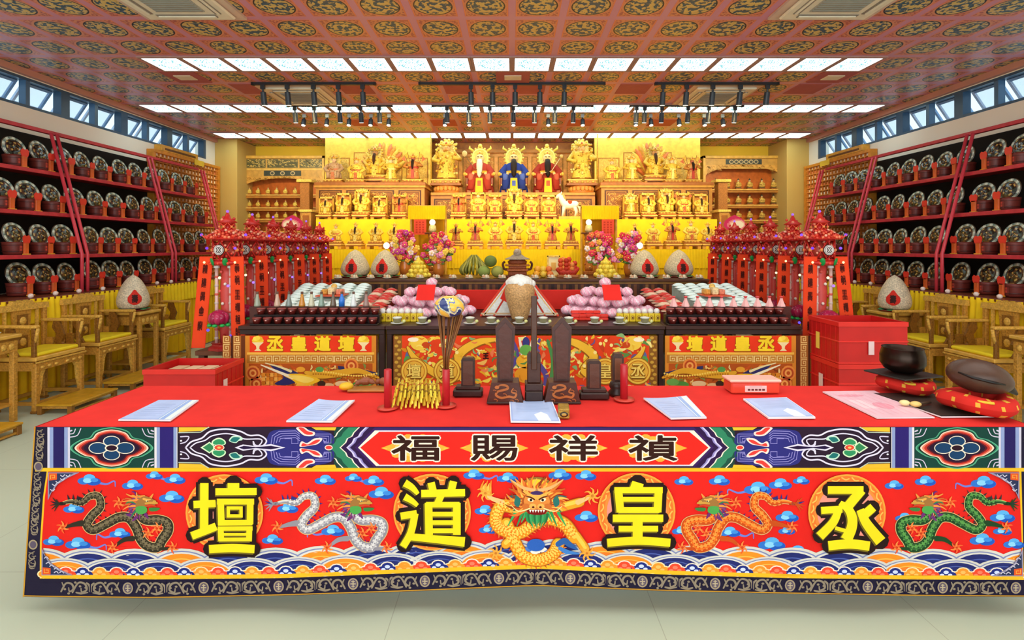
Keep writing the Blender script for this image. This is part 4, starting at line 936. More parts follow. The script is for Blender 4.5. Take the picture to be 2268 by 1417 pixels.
# divining blocks on a tray
x, y = TP(808, 866); s_ = y / FPX
r_ = thing('wooden_tray', 'small wooden tray with a yellow end holding crescent blocks', 'tray', (x, y + .02, ZTT))
MB().box(.02, 0, 0, 90 * s_, .09, .012, 'a86a2c', .004).obj('board', 'wood', r_); MB().ball(-44 * s_, 0, .02, 16 * s_, 'e4b424', 14, 8, .035, .02).obj('handle', 'wood', r_)
for i, (px, dz, rr) in enumerate(((806, 0, .3), (842, .0, -.5))):
    x2, y2 = TP(px, 862); m = MB(); 
    m.tube(catmull([(-.055, 0, .012), (-.03, .016, .022), (0, .02, .024), (.03, .016, .022), (.055, 0, .012)], 5), [.004] * 3 + [.014] * 5 + [.02] * 6 + [.014] * 4 + [.004] * 3, '8a4a2c', 10)
    m.obj('crescent_block', 'wood', None, 'brown crescent divining block on the tray, %s' % ('left one of the pair' if i == 0 else 'right one beside the red candle'), 'divining block', loc=(x2, y2 + .02, ZTT + .008), rz=rr)
# clear red lidded box with a label
x, y = TP(1674, 872); s_ = y / FPX
r_ = thing('plastic_box', 'clear plastic box of red things with a white label at the table edge', 'box', (x, y + .05, ZTT))
MB().box(0, 0, .002, 104 * s_, .09, 22 * s_, 'e03020', .004).obj('contents', 'plastic', r_)
MB().box(0, 0, .0, 108 * s_, .1, 25 * s_, 'f0563e', .006).obj('body', 'tint', r_); MB().box(0, 0, 25 * s_, 114 * s_, .108, 6 * s_, 'f4b4a0', .004).obj('lid', 'plastic', r_)
lb = MB(); a = Art(.0005); a.rect(-24, 3, 24, 17, 'f0c4c0', 0)
for k in range(5): a.rect(-18 + k * 8, 10, -12 + k * 8, 14, '5a2a2a', 1)
a.rect(-14, 5, 14, 6, 'b07a78', 1); a.into(lb, lambda u, v, h: (u * s_, -.0505 - h, (21 - v) * s_)); lb.obj('label', 'matte', r_)
# bell bowl and wooden fish on red cushions
def cushion(px, py, w, label):
    x, y = TP(px, py); s_ = y / FPX; R0 = w / 2 * s_; y += .66 * R0; x = XW(px, y); r_ = thing('red_cushion', label, 'cushion', (x, y, ZTT + .0085))
    m = MB()
    m.grid(lambda u, v: ((R0 * .72 + R0 * .28 * math.cos(2 * PI * v) * (1 + .12 * math.sin(u * 2 * PI * 7))) * math.cos(2 * PI * u), (R0 * .72 + R0 * .28 * math.cos(2 * PI * v)) * math.sin(2 * PI * u), R0 * .27 + R0 * .26 * math.sin(2 * PI * v) + .008 * (1 + math.sin(u * 2 * PI * 2 + 1))), 60, 12, 'cc2f26', True, lambda u, v: 'd8a03a' if (math.sin(u * 61) * math.sin(v * 23) > .72) else 'c82a22')
    m.obj('ring', 'cloth', r_)
    MB().lathe([(R0 * .6, .012), (R0 * .66, R0 * .3), (.0, R0 * .34)], 'c82a22', n=24).obj('pad', 'cloth', r_)
    MB().tube([(R0 * .8 * math.cos(a_), R0 * .95 * math.sin(a_), R0 * .5) for a_ in np.linspace(-2.4, -1.9, 5)], .006, 'e0b83c').obj('gold_piping', 'cloth', r_)
    return x, y, R0
x, y, R0 = cushion(2003, 880, 112, 'round red brocade cushion under the dark bell bowl')
s_ = y / FPX
r_ = thing('bell_bowl', 'dark bronze bell bowl standing open on a black plate and red cushion', 'bell bowl', (x - 4 * s_, y, ZTT + R0 * .53 + .028))
MB().box(0, 0, 0, R0 * 2.1, R0 * 1.7, .008, '26221f', .003, .3).obj('plate', 'wood', r_)
rb = 42 * s_
MB().lathe([(.001, .012), (rb * .5, .012), (rb * .82, .03), (rb, rb * .62), (rb, rb * 1.0), (rb * .90, rb * 1.38), (rb * .93, rb * 1.42), (rb * .86, rb * 1.40), (rb * .9, rb * .9), (rb * .7, rb * .3), (.002, rb * .2)], '33261f', n=36, cap=False).obj('bowl', 'metal', r_)
x, y, R0 = cushion(2160, 929, 146, 'round red brocade cushion under the wooden fish drum')
s_ = y / FPX; r_ = thing('wooden_fish', 'dark round wooden fish drum with a long slit and pointed tail', 'wooden fish', (x, y, ZTT + R0 * .53 + .022))
b = MB(); b.M = T(0, 0, .0) @ rot(0, R(8), R(-14))
def fish(u, v):
    t = PI * v; a_ = 2 * PI * u; L_ = 56 * s_
    return (-L_ * math.cos(t) * (1 if math.cos(t) > 0 else 1.12), 50 * s_ * math.sin(t) * math.cos(a_), 34 * s_ + 36 * s_ * math.sin(t) * math.sin(a_) - (8 * s_ * (1 - math.sin(t)) if math.cos(t) < 0 else 0))
b.grid(fish, 32, 20, '4a3226'); b.obj('body', 'wood', r_)
sl = MB(); sl.M = b.M; sl.tube([(-50 * s_, -24 * s_, 38 * s_), (-34 * s_, -43 * s_, 34 * s_), (0, -50.5 * s_, 32 * s_), (24 * s_, -47 * s_, 31 * s_)], [.003, .006, .007, .003], '140c08', 8).obj('slit', 'wood', r_)
tl = MB(); tl.M = b.M; tl.tube([(38 * s_, 0, 30 * s_), (62 * s_, 0, 18 * s_), (76 * s_, 0, 8 * s_)], [.04, .02, .006], '2c211a', 10).obj('tail', 'wood', r_)
for i, (px, py) in enumerate(((2014, 897), (2031, 905))):
    pass
x, y = TP(2020, 905); s_ = y / FPX
r_ = thing('mallet', 'pale wooden mallet heads on a dark stick lying on the black mat', 'mallet', (x, y, ZTT + .008))
MB().ball(-9 * s_, .02, .014, 11 * s_, 'e8dc9c', 12, 8, .018, .013).obj('head', 'wood', r_); MB().ball(8 * s_, 0, .014, 12 * s_, 'dcc070', 12, 8, .018, .013).obj('head', 'wood', r_)
MB().tube([(8 * s_, .004, .012), (40 * s_, .03, .010), (58 * s_, .045, .009)], .006, '4a3a2a').obj('stick', 'wood', r_)
# ================================================================ three carved tables with aprons, D = 4.1
DT, ZM = 4.1, 0.86
DK = '2f1712'
def altar_table(px0, px1, depth, label, out=0):
    x0, x1 = XW(px0, DT), XW(px1, DT); w = x1 - x0
    r_ = thing('offering_table', label, 'table', ((x0 + x1) / 2, DT, 0))
    MB().box(0, depth / 2, ZM - .03, w, depth, .03, '3a1d15', .004).obj('table_top', 'wood', r_)
    MB().box(0, .03, ZM - .072, w - .01, .03, .042, DK, .004).obj('rail', 'wood', r_)
    for i in (-1, 1):
        for j in (.045 if out != i else .2, depth - .045): MB().box(i * (w / 2 - .03), j, 0, .05, .05, ZM - .03, DK, .008).obj('leg', 'wood', r_)
    return r_
altar_table(527, 852, 1.35, 'dark wooden table left of the middle table, piled with white packets', -1)
altar_table(853, 1474, 1.35, 'long dark wooden middle table holding pink parcels and teacups')
altar_table(1475, 1778, 1.35, 'dark wooden table right of the middle table, piled with white packets', 1)
DP = DT + .012
def panel_map(u, v, h): return W(u, v, DP - h)
def meander(A, x, y, s, c, l, flip=1, vert=False):
    p = [(-.5, .5), (-.5, -.5), (.5, -.5), (.5, .28), (-.18, .28), (-.18, -.14), (.16, -.14), (.16, .06)]
    A.stroke([(x + a * s * flip, y + b * s) if not vert else (x + b * s, y + a * s * flip) for a, b in p], s * .15, c, l, smooth=False, caps=False)
def relief_dragon(A, P, l):
    gq = random.Random(17)
    for k in range(150):
        x, y = gq.uniform(-132, 132), gq.uniform(4, 62); c = gq.choice(('e08a34', 'c46a20', 'f0b45c', '8a3a14', 'd87828', '7a8a40', 'c8501c', 'f0c880')); a = gq.uniform(0, 6.3); q = gq.uniform(4, 9)
        A.stroke([P(x + q * math.cos(a), y + q * math.sin(a)), P(x + q * .3 * math.cos(a + 1.4), y + q * .5 * math.sin(a + 1.4)), P(x - q * math.cos(a), y - q * math.sin(a))], [1.5, gq.uniform(3, 6), 1.5], c, l - 3 + k * .012)
    S = lambda pts: [P(a, b) for a, b in pts]
    A.stroke(S([(150, 30), (105, 16), (60, 22), (20, 26), (-10, 20)]), [6, 15, 19, 17, 10], '8a4a14', l); A.stroke(S([(150, 30), (105, 15), (60, 21), (20, 25), (-10, 19)]), [4, 12, 16, 14, 8], 'e0a22c', l + .5)
    for k in range(26):
        t = k / 25; x = 146 - t * 140; y = 24 + 5 * math.sin(t * 5); A.ell(*P(x, y - 3), 2.2, 2.2, 'f6cc58', l + 1, 8); A.ell(*P(x, y + 3), 2.2, 2.2, 'b8741c', l + 1, 8)
    A.poly(S([(60, 4), (110, 10), (150, 20), (140, 28), (100, 14), (62, 12)]), '34305c', l + .2)
    A.poly(S(catmull([(-90, 2), (-40, 14), (-20, 30), (-48, 46), (-80, 44), (-60, 28)], 4, True)), '2e2c62', l + 1.2)
    A.poly(S(catmull([(-60, 24), (-20, 22), (20, 34), (6, 44), (-20, 50), (-40, 36)], 4, True)), 'f0b828', l + 1.5); A.poly(S(catmull([(-50, 26), (-18, 26), (8, 34), (-14, 42)], 4, True)), 'f8d460', l + 2)
    A.stroke(S([(-110, 2), (-80, 14), (-40, 30)]), [2, 5, 7], 'f4e4c0', l + 1.6); A.stroke(S([(-100, -2), (-70, 6), (-44, 16)]), [2, 4, 6], 'e8d49c', l + 1.6)
    A.ell(*P(-20, 50), 14, 9, 'f2b43c', l + 1.8); A.ell(*P(24, 44), 9, 7, '3c2418', l + 2)
    A.ell(*P(-22, 12), 10, 6, 'e8a030', l + 1.7); A.ell(*P(40, 48), 12, 6, 'e2b07c', l + 1.4); A.ell(*P(70, 44), 16, 7, 'e8c090', l + 1.4); A.ell(*P(110, 46), 18, 8, '4f8a3c', l + 1.2); A.ell(*P(128, 40), 14, 8, '6aa04c', l + 1.4); A.ell(*P(20, 12), 9, 6, '5a9a4c', l + 1.2)
    for c in ((-128, 20), (90, 4), (-120, 44), (60, 56), (120, 60)):
        for r0, cc in ((16, 'e88a3c'), (12, 'b84a22'), (8, 'f0a050'), (4, 'c0521f')): A.ell(*P(*c), r0, r0 * 1.05, cc, l + .3 + (16 - r0) * .02, 18)
    for k in range(20): A.ell(*P(-104 + (k % 5) * 9, 24 + (k // 5) * 9), 5.5, 5, ('e08a2a', 'c8701c', 'f0a848')[k % 3], l + .8, 8)
def side_panel(cx, mirror, text, label):
    A = Art(.0006); P = (lambda a, b: (cx + (-a if mirror else a), 806 + b)); f = -1 if mirror else 1
    x0, x1 = cx - 145, cx + 145
    if not mirror: A.rect(531, 743, x1 + 3, 945, '6a3418', 0)
    else: A.rect(x0 + 24, 743, 1774, 945, '6a3418', 0)
    A.rect(x0, 743, x1, 945, 'd8862c', 1); A.rect(x0 + 10, 744, x1 - 10, 780, 'e8391c', 2); A.rect(x0 + 4, 780, x1 - 4, 785, 'f2b84a', 2.5); A.rect(x0 + 4, 786, x1 - 4, 804, 'b87428', 2.5)
    A.rect(x0 + 8, 805, x1 - 8, 945, 'b4521c', 2)
    for i in range(16): meander(A, x0 + 18 + i * 17, 795, 13.5, 'f4d68c', 3, 1 if i % 2 else -1)
    for c_, o in ((x0 - 18, 0), (x0 - 41, 1)) if not mirror else ((x1 + 18, 0), (x1 + 41, 1)):
        A.rect(c_ - 9, 743, c_ + 9, 945, 'a8642c', 1)
        for i in range(12): meander(A, c_, 752 + i * 17, 13, 'f0cc80', 2, 1 if i % 2 else -1, True)
    A.rect(x0 - 31, 743, x0 - 27, 945, '4c2414', 2) if not mirror else A.rect(x1 + 27, 743, x1 + 31, 945, '4c2414', 2)
    xs = np.linspace(x0 + 66, x1 - 66, 4)
    for ch, x in zip(text, xs):
        A.text(ch, x - 17, 746, x + 17, 777, 'a04a10', 4, 2.6); A.text(ch, x - 17, 745, x + 17, 776, 'f6cf2c', 5, 1.5)
    for x in (x0 + 28, x1 - 28):     # bowls of fruit at both ends
        A.ell(x, 754, 13, 7, 'f2c838', 4); A.ell(x - 5, 750, 6, 5, 'f8dc50', 4.5); A.ell(x + 5, 750, 6, 5, 'e8b42c', 4.5); A.ell(x, 748, 5, 5, 'f6d448', 4.7)
        A.poly([(x - 13, 758), (x + 13, 758), (x + 4, 766), (x + 3, 772), (x + 8, 777), (x - 8, 777), (x - 3, 772), (x - 4, 766)], 'f0d8a0', 4.2)
    relief_dragon(A, P, 6)
    m = MB(); A.into(m, panel_map, 60); m.obj('table_apron', 'cloth', None, label, 'apron')
side_panel(688, False, '丞皇道壇', 'gold and red apron with yellow characters on the table left of the middle one')
side_panel(1618, True, '壇道皇丞', 'gold and red apron with yellow characters on the table right of the middle one')
A = Art(.0006)
A.rect(871, 743, 1456, 945, '7a3018', 0); A.rect(872, 743, 1455, 945, 'd2641f', 1)
for x in (881, 1447):
    A.rect(x - 9, 743, x + 9, 945, '8a5a24', 2)
    for i in range(22): A.ell(x + (3 if i % 2 else -3), 748 + i * 9, 4.5, 3.4, 'c89a3c', 3, 8)
A.rect(891, 743, 1437, 945, 'e2431e', 2)
g = random.Random(11)
pal = ('f2c23c', 'f6d868', 'eab434', 'e8a82c', 'f2cf50', 'd8861f', 'c8401c', '5c8a48', '8ab070', 'f0b85c', 'e87a4c', '6a5a8a', 'f4e08a')
for k in range(330):
    x, y = g.uniform(892, 1438), g.uniform(746, 870); c = g.choice(pal); a = g.uniform(0, 6.28); s = g.uniform(5, 12)
    A.stroke([(x + s * math.cos(a), y + s * .7 * math.sin(a)), (x + s * .2 * math.cos(a + 1.2), y + s * .4 * math.sin(a + 1.2)), (x - s * math.cos(a), y - s * .6 * math.sin(a))], [3, g.uniform(5, 10), 3], c, 3 + k * .008)
for f in (-1, 1):
    M_ = lambda pts: [(1165 + f * a, b) for a, b in pts]
    A.stroke(M_([(60, 752), (110, 760), (150, 790), (130, 822), (180, 836), (240, 800), (262, 770)]), [8, 20, 24, 24, 22, 18, 8], '9a5a18', 6); A.stroke(M_([(60, 751), (110, 759), (150, 789), (130, 821), (180, 835), (240, 799), (262, 769)]), [5, 16, 19, 19, 17, 14, 5], 'f0b838', 6.5)
    A.ell(1165 + f * 236, 760, 20, 16, 'f2c648', 7); A.ell(1165 + f * 222, 764, 9, 7, 'c8481c', 7.3); A.ell(1165 + f * 250, 752, 12, 5, 'f8e8c8', 7.4); A.ell(1165 + f * 258, 792, 10, 16, '5a6a9a', 5.5); A.ell(1165 + f * 262, 800, 9, 12, '5c9a4c', 5.6)
    for k in range(12): A.ell(1165 + f * (105 + k * 12), 762 + 28 * math.sin(k * .8) + 20, 4, 4, 'fbe08a', 7, 8)
    for c in (248, 175):
        for r0, cc in ((30, 'a8641c'), (28, 'f0c24c'), (24, 'c47a22'), (22, 'e8b040')): A.ell(1165 + f * c, 822, r0, r0, cc, 8 + (30 - r0) * .1, 30)
    A.stroke(M_([(30, 752), (20, 790), (44, 830), (40, 860)]), [6, 10, 12, 8], '5a4a90', 6); A.stroke(M_([(14, 752), (8, 800), (24, 850)]), [5, 8, 10], 'e8dcc8', 6.2); A.stroke(M_([(48, 754), (60, 800), (56, 850)]), [6, 10, 12], '4f8a4c', 6.1)
for k in range(130):
    x, y = g.uniform(900, 1430), g.uniform(746, 862)
    if min(abs(x - q) for q in (917, 990, 1340, 1413)) < 34 and y > 788: continue
    c = g.choice(pal); a = g.uniform(0, 6.28); s = g.uniform(4, 8)
    A.stroke([(x + s * math.cos(a), y + s * math.sin(a)), (x + s * .4 * math.cos(a + 1.3), y + s * .4 * math.sin(a + 1.3)), (x - s * math.cos(a), y - s * math.sin(a))], [2, g.uniform(3, 5), 1.5], c, 7.4 + k * .003)
A.ell(1165, 775, 14, 12, '6aa84c', 8); A.ell(1165, 758, 8, 12, '3a3a7a', 7.2); A.ell(1165, 800, 22, 16, 'f0b030', 7); A.ell(1165, 830, 26, 18, 'e89a2a', 7); A.text('王', 1070, 782, 1082, 794, '3a1410', 9, .8)
for ch, x in zip('壇道皇丞', (1165 - 248, 1165 - 175, 1165 + 175, 1165 + 248)): A.text(ch, x - 15, 807, x + 15, 838, '8a5414', 12, 2.2); A.text(ch, x - 15, 806, x + 15, 837, 'f6d468', 12.5, .8)
m = MB(); A.into(m, panel_map, 60); m.obj('table_apron', 'cloth', None, 'bright carved-looking apron with round gold coin medallions on the middle table', 'apron')

# ---------------------------------------------------------------- what lies on the three tables
g = random.Random(21)
def first_or_dup(store, key, make, loc, label, rz=0, scale=None, group=None):
    if key not in store:
        o = make(); store[key] = o; o.location = loc; o.rotation_euler = (0, 0, rz)
        if scale: o.scale = (scale,) * 3
        o['label'] = label
        if group: o['group'] = group
        return o
    return dup(store[key], loc, rz, label, scale, group)
ST = {}
def packet(c, c2, nm, cat):
    def f():
        r_ = MB(); r_.grid(lambda u, v: ((u - .5) * .126, (v - .5) * .096, .004 + .030 * (math.sin(PI * min(max((u - .06) / .88, 0), 1)) * math.sin(PI * v)) ** .5), 8, 6, c, True, lambda u, v: c2 if (.36 < u < .62 and .3 < v < .48) else c)
        r_.grid(lambda u, v: ((u - .5) * .126, (.5 - v) * .096, .004), 1, 1, c)
        return r_.obj(nm, 'plastic', None, None, cat)
    return f
for sd, nm in ((-1, 'left'), (1, 'right')):
    xo, xi = (XW(600, 4.35), XW(772, 4.35)) if sd < 0 else (XW(1568, 4.35), XW(1735, 4.35))
    bo, bi = (XW(662, 5.35), XW(820, 5.35)) if sd < 0 else (XW(1492, 5.35), XW(1625, 5.35))
    # a stepped rack carries the packets
    rk = MB()
    for j in range(11):
        t = j / 10; y = 4.39 + t; z = .93 + t * .155; a_ = xo + (bo - xo) * t; b_ = xi + (bi - xi) * t
        rk.box((a_ + b_) / 2, y, ZM, abs(b_ - a_) - .02, .1, z - ZM, 'b8c8bc')
    rk.obj('stepped_rack', 'wood', None, 'stepped rack under the white packets on the %s table' % nm, 'rack')
    for j in range(11):
        t = j / 10; y = 4.39 + t; z = .93 + t * .155; n = 5; a_ = xo + (bo - xo) * t; b_ = xi + (bi - xi) * t
        for i in range(n):
            x = a_ + (b_ - a_) * (i + .5) / n
            if 4 <= j <= 6 and (2 <= i <= 3 if sd < 0 else 1 <= i <= 2): continue
            first_or_dup(ST, 'wp', packet('eaf9f2', 'a4c8be', 'white_packet', 'packet'), (x, y, z + .001), 'white and mint food packet in the sloping pile on the %s table' % nm, 0, None, 'white packets on the %s table' % nm)
    t = .5; q = .6 if sd < 0 else .4; x = (xo + bo) / 2 * (1 - q) + (xi + bi) / 2 * q; r_ = thing('offering_tray', 'red square tray of gold ornaments amid the white packets on the %s table' % nm, 'tray', (x, 4.89, 1.030))
    MB().box(0, 0, 0, .25, .22, .012, 'd8502c', .003).obj('tray', 'plastic', r_)
    for k in range(3): MB().box(-.07 + k * .07, .02 - .02 * (k % 2), .012, .06, .09, .05 + .02 * (k == 1), ('e0a040', 'f0d8a0', 'e88a6a')[k], .008).obj('ornament', 'gold', r_)
    MB().ball(.0, .05, .085, .03, 'f0c060', 10, 8).obj('finial', 'gold', r_)
    # two tiers of dark red cups at the front edge
    c0, c1 = (558, 838) if sd < 0 else (1478, 1746)
    for tier in (0, 1):
        y = 4.16 + tier * .07; z = ZM + tier * .068; nc = 12
        xa, xb = XW(c0, 4.16), XW(c1, 4.16)
        q = MB(); q.box((xa + xb) / 2, y, z, xb - xa, .085, .012, '1c0c0a', .003)
        if tier: q.box((xa + xb) / 2, y + .005, ZM, xb - xa, .06, z - ZM, '2a1210')
        q.obj('cup_tray', 'wood', None, 'dark tray, %s of two tiers of red cups on the %s table' % (('lower', 'upper')[tier], nm), 'tray')
        for i in range(nc):
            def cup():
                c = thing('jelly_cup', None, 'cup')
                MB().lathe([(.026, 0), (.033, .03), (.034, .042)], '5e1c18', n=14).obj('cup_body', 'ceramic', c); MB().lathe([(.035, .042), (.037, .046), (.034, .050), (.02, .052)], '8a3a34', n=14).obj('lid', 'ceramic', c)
                MB().ball(0, -.031, .028, .009, 'd89a90', 8, 6, .003, .006).obj('painted_glint', 'plastic', c); return c  # pink highlight painted as a small spot on the cup's front
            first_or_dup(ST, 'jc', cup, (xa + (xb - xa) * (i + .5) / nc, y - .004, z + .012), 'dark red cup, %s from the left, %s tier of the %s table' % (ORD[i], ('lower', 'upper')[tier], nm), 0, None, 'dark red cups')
    # red and cream packets heaped toward the middle
    hx0, hx1 = (XW(782, 4.4), XW(846, 4.4)) if sd < 0 else (XW(1470, 4.4), XW(1535, 4.4))
    rb_ = MB(); wc = abs(hx1 - hx0) * .98
    for j in range(9):
        t = j / 8; y = 4.395 + j * .105; xc = (hx0 + hx1) / 2 + (bi - xi) * t * .55; z = ZM + .05 + .10 * t
        rb_.box(xc, y, ZM + .001, wc, .1045, z - ZM - .001, '8a1f1a')
        for lay in (0, 1):
            for i in (0, 1):
                k = (j + i + lay) % 2 if (j * 5 + i * 3) % 4 else 1 - lay
                first_or_dup(ST, 'rp%d' % k, packet('e6c4a4' if k else 'cf2f22', 'd4382a' if k else 'f0d4b8', 'cream_packet' if k else 'red_packet', 'packet'), (xc + (i - .5) * wc * .5, y, z + .001 + lay * .036), '%s snack packet heaped beside the white pile on the %s table' % ('cream' if k else 'red', nm), 0, .93, '%s packets on the %s table' % ('cream' if k else 'red', nm))
    rb_.obj('red_box', 'plastic', None, 'stepped red box under the snack packets on the %s table' % nm, 'box')
# bottles along the left table, pink cartons along the right
zb = ZM + .068 + .064
zb = ZM + .135
sh = MB(); sh.box((XW(556, 4.3) + XW(840, 4.3)) / 2, 4.301, ZM, XW(840, 4.3) - XW(556, 4.3), .05, zb - ZM, '4a2018').obj('bottle_shelf', 'wood', None, 'dark ledge under the little bottles on the left table', 'shelf')
sh = MB(); sh.box((XW(1478, 4.3) + XW(1748, 4.3)) / 2, 4.301, ZM, XW(1748, 4.3) - XW(1478, 4.3), .05, zb - ZM, '4a2018').obj('bottle_shelf', 'wood', None, 'dark ledge under the pink cones on the right table', 'shelf')
for i, (px, c, cn) in enumerate(((570, '9aa08c', 'grey-green'), (614, 'c8a48c', 'buff'), (640, '7e8a84', 'grey'), (669, 'c8862e', 'amber'), (690, 'c9c6a8', 'cream'), (712, '86a090', 'pale green'), (738, '6c5a48', 'brown'), (757, '2f7ad8', 'blue'), (783, 'dfe6e4', 'white'), (811, '9a7a70', 'rose-brown'))):
    r_ = thing('small_bottle', '%s cone-shaped bottle, %s from the left along the left table' % (cn, ORD[i]), 'bottle', (XW(px, 4.301), 4.301, zb + .001), group='little bottles on the left table')
    if c == '2f7ad8': MB().lathe([(.024, 0), (.025, .06), (.018, .075), (.011, .09), (.011, .105)], c, n=14).obj('body', 'ceramic', r_)
    else: MB().lathe([(.026, 0), (.027, .012), (.012, .085), (.010, .105)], c, n=14).obj('body', 'ceramic', r_)
    MB().cyl(0, 0, .105, .011, .02, '6a4a3a', 10).obj('cap', 'plastic', r_)
for i in range(10):
    def cone():
        c = thing('pink_carton', None, 'carton'); MB().lathe([(.036, 0), (.034, .01), (.014, .055), (.012, .07)], 'f0b4b0', n=6, smooth=False).obj('carton', 'plastic', c); MB().lathe([(.006, .07), (.018, .082), (.012, .088)], 'd84a4c', n=8).obj('tie', 'plastic', c); return c
    first_or_dup(ST, 'pc', cone, (XW(1492 + i * 26.5, 4.301), 4.301, zb + .001), 'pink paper-wrapped bundle, %s from the left along the right table' % ORD[i], 0, None, 'pink bundles on the right table')
# pink parcels heaped on the middle table
for sd, cx, nm in ((-1, 952, 'left'), (1, 1345, 'right')):
    ux = XW(cx, 4.75); k = 0
    def pb():
        c = MB(); c.grid(lambda u, v: tuple((.051 + .005 * math.sin(u * 2 * PI * 7 + v * 7) * math.sin(PI * v) + .006 * (v > .9)) * q for q in (math.sin(PI * v) * math.cos(2 * PI * u) * 1.08, math.sin(PI * v) * math.sin(2 * PI * u) * 1.08, -.84 * math.cos(PI * v))), 26, 14, 'f8b4c8', True, lambda u, v: 'fde4ec' if math.sin(u * 44 + v * 12) > .55 else 'f9b6ca'); return c.obj('pink_parcel', 'fluff', None, None, 'parcel')
    for lay, (ra, rb) in enumerate(((.40, .30), (.34, .22), (.23, .14), (.12, .06))):
        ny = int(rb * 2 / .119 + .2) + 1
        for jy in range(ny):
            for ix in range(-4, 5):
                x = ix * .127 + (.063 if (jy + lay) % 2 else 0); y = -rb + jy * .119
                if (x / ra) ** 2 + (y / rb) ** 2 > 1.08: continue
                k += 1
                first_or_dup(ST, 'pp', pb, (ux + x, 4.80 + y, ZM + .049 + lay * .084), 'pink wrapped bun parcel in the %s heap on the middle table' % nm, g.uniform(0, 6), g.uniform(.95, 1.0), 'pink parcels in the %s heap' % nm)
    MB().grid(lambda u, v: (ux + (u - .5) * .16, 4.475 + v * .11, ZM + .17 + v * .13), 3, 3, 'e8281e').grid(lambda u, v: (ux + (.5 - u) * .16, 4.479 + v * .11, ZM + .168 + v * .13), 1, 1, 'e8281e').obj('red_paper', 'matte', None, 'square of red paper on the %s heap of pink parcels' % nm, 'paper')
    # yellow cartons with white tops
    y0_, x0_ = 4.36, XW(848 if sd < 0 else 1372, 4.36)
    for i in range(7):
        def yc():
            c = thing('yellow_carton', None, 'carton'); b = MB(); b.box(0, 0, 0, .05, .06, .07, 'e6c61c', .003); b.obj('carton', 'plastic', c)
            l_ = MB(); a2 = Art(.0005); a2.ell(0, 0, .017, .02, 'b8862c', 1); a2.ell(0, 0, .012, .015, 'f0d850', 2); a2.text('福', -.008, -.01, .008, .01, '7a4a10', 3, .001); a2.into(l_, lambda u, v, h: (u, -.0305 - h, .035 - v)); l_.obj('label', 'matte', c)
            MB().ball(0, 0, .088, .026, 'ece8e2', 10, 6, .03, .026).obj('wrapped_top', 'fluff', c); return c
        first_or_dup(ST, 'yc', yc, (x0_ + i * .0535, y0_, ZM + .0), 'yellow carton, %s from the left at the %s end of the middle table' % (ORD[i], nm), 0, None, 'yellow cartons')
# teacups on saucers
for i, px in enumerate((880, 936, 1041, 1088, 1150, 1203, 1260, 1317, 1372, 1428)):
    def tc():
        c = thing('teacup', None, 'teacup'); MB().lathe([(.02, .004), (.052, .010), (.056, .016), (.05, .013), (.02, .008)], 'dfe3de', n=20).obj('saucer', 'ceramic', c)
        MB().lathe([(.016, .012), (.03, .02), (.036, .05), (.038, .056), (.034, .056), (.03, .03)], '8a8460', n=18, cap=False).obj('cup', 'ceramic', c)
        MB().lathe([(.036, .05), (.040, .058), (.030, .062), (.008, .066)], 'd9dccf', n=18).obj('lid', 'ceramic', c)
        MB().ball(.055, 0, .026, .016, 'd8d88a', 8, 6, .014, .014).obj('side_dish', 'ceramic', c); return c
    first_or_dup(ST, 'tc', tc, (XW(px, 4.19), 4.19, ZM), 'lidded teacup on a saucer, %s from the left along the middle table' % ORD[i], 0, None, 'teacups on the middle table')
# centre piece: jar with a white knitted top between two leaning parcels
x = XW(1151, 4.5); r_ = thing('noodle_tower', 'tall tan bundle with a fluffy white top at the centre of the middle table', 'offering bundle', (x, 4.5, ZM)); sc_ = 4.5 / FPX
MB().lathe(catmull([(17 * sc_, 0), (21 * sc_, 12 * sc_), (27 * sc_, 32 * sc_), (33 * sc_, 54 * sc_), (32 * sc_, 70 * sc_), (26 * sc_, 82 * sc_)], 4), 'c69a62', n=28).obj('jar', 'speckle', r_)
tp = MB()
for k in range(26):
    a_ = k * 2.4; rr = .9 - k * .03; tp.ball(30 * sc_ * rr * math.cos(a_), 26 * sc_ * rr * math.sin(a_), 78 * sc_ + k * .5 * sc_, 9 * sc_, 'efeee4', 8, 6)
tp.ball(0, 0, 82 * sc_, 30 * sc_, 'f2f1e8', 16, 10, 28 * sc_, 16 * sc_); tp.obj('white_top', 'fluff', r_)
for sd in (-1, 1):
    r_ = thing('leaning_parcel', 'white triangular parcel with red and gold edges leaning on the %s of the tan bundle' % ('left' if sd < 0 else 'right'), 'parcel', (x + sd * 48 * sc_, 4.66, ZM + .014))
    P_ = [(-44 * sd, 0), (44 * sd, 0), (-30 * sd, 82)] if sd > 0 else [(44, 0), (-44, 0), (30, 82)]
    P_ = [(sd * 40, 0), (-sd * 40, 0), (-sd * 34, 84), (-sd * 24, 84)]
    b = MB(); b.prism([(a * sc_, c * sc_) for a, c in P_], -.02, .05, 'e4e4dc'); b.obj('body', 'fluff', r_)
    e = MB(); a2 = Art(.0006); a2.stroke([(sd * 40, 0), (-sd * 24, -84)], 5, 'e0452c', 1, smooth=False); a2.stroke([(sd * 33, 0), (-sd * 26, -76)], 2.4, 'f0c27a', 2, smooth=False)
    a2.stroke([(sd * 10, 0), (-sd * 14, -40)], 4, 'c83a26', 1, smooth=False); a2.poly([(-sd * 34, -84), (-sd * 24, -84), (-sd * 4, -38), (-sd * 22, -28), (-sd * 36, -50)], 'e2321f', 3); a2.stroke([(-sd * 24, -56), (-sd * 16, -46), (-sd * 24, -40)], 2, '6a2018', 4); a2.rect(-40, -6, 40, -2, 'd8b48a', 2)
    a2.into(e, lambda u, v, h: (u * sc_, -.0205 - h, -v * sc_)); e.obj('edging', 'matte', r_)
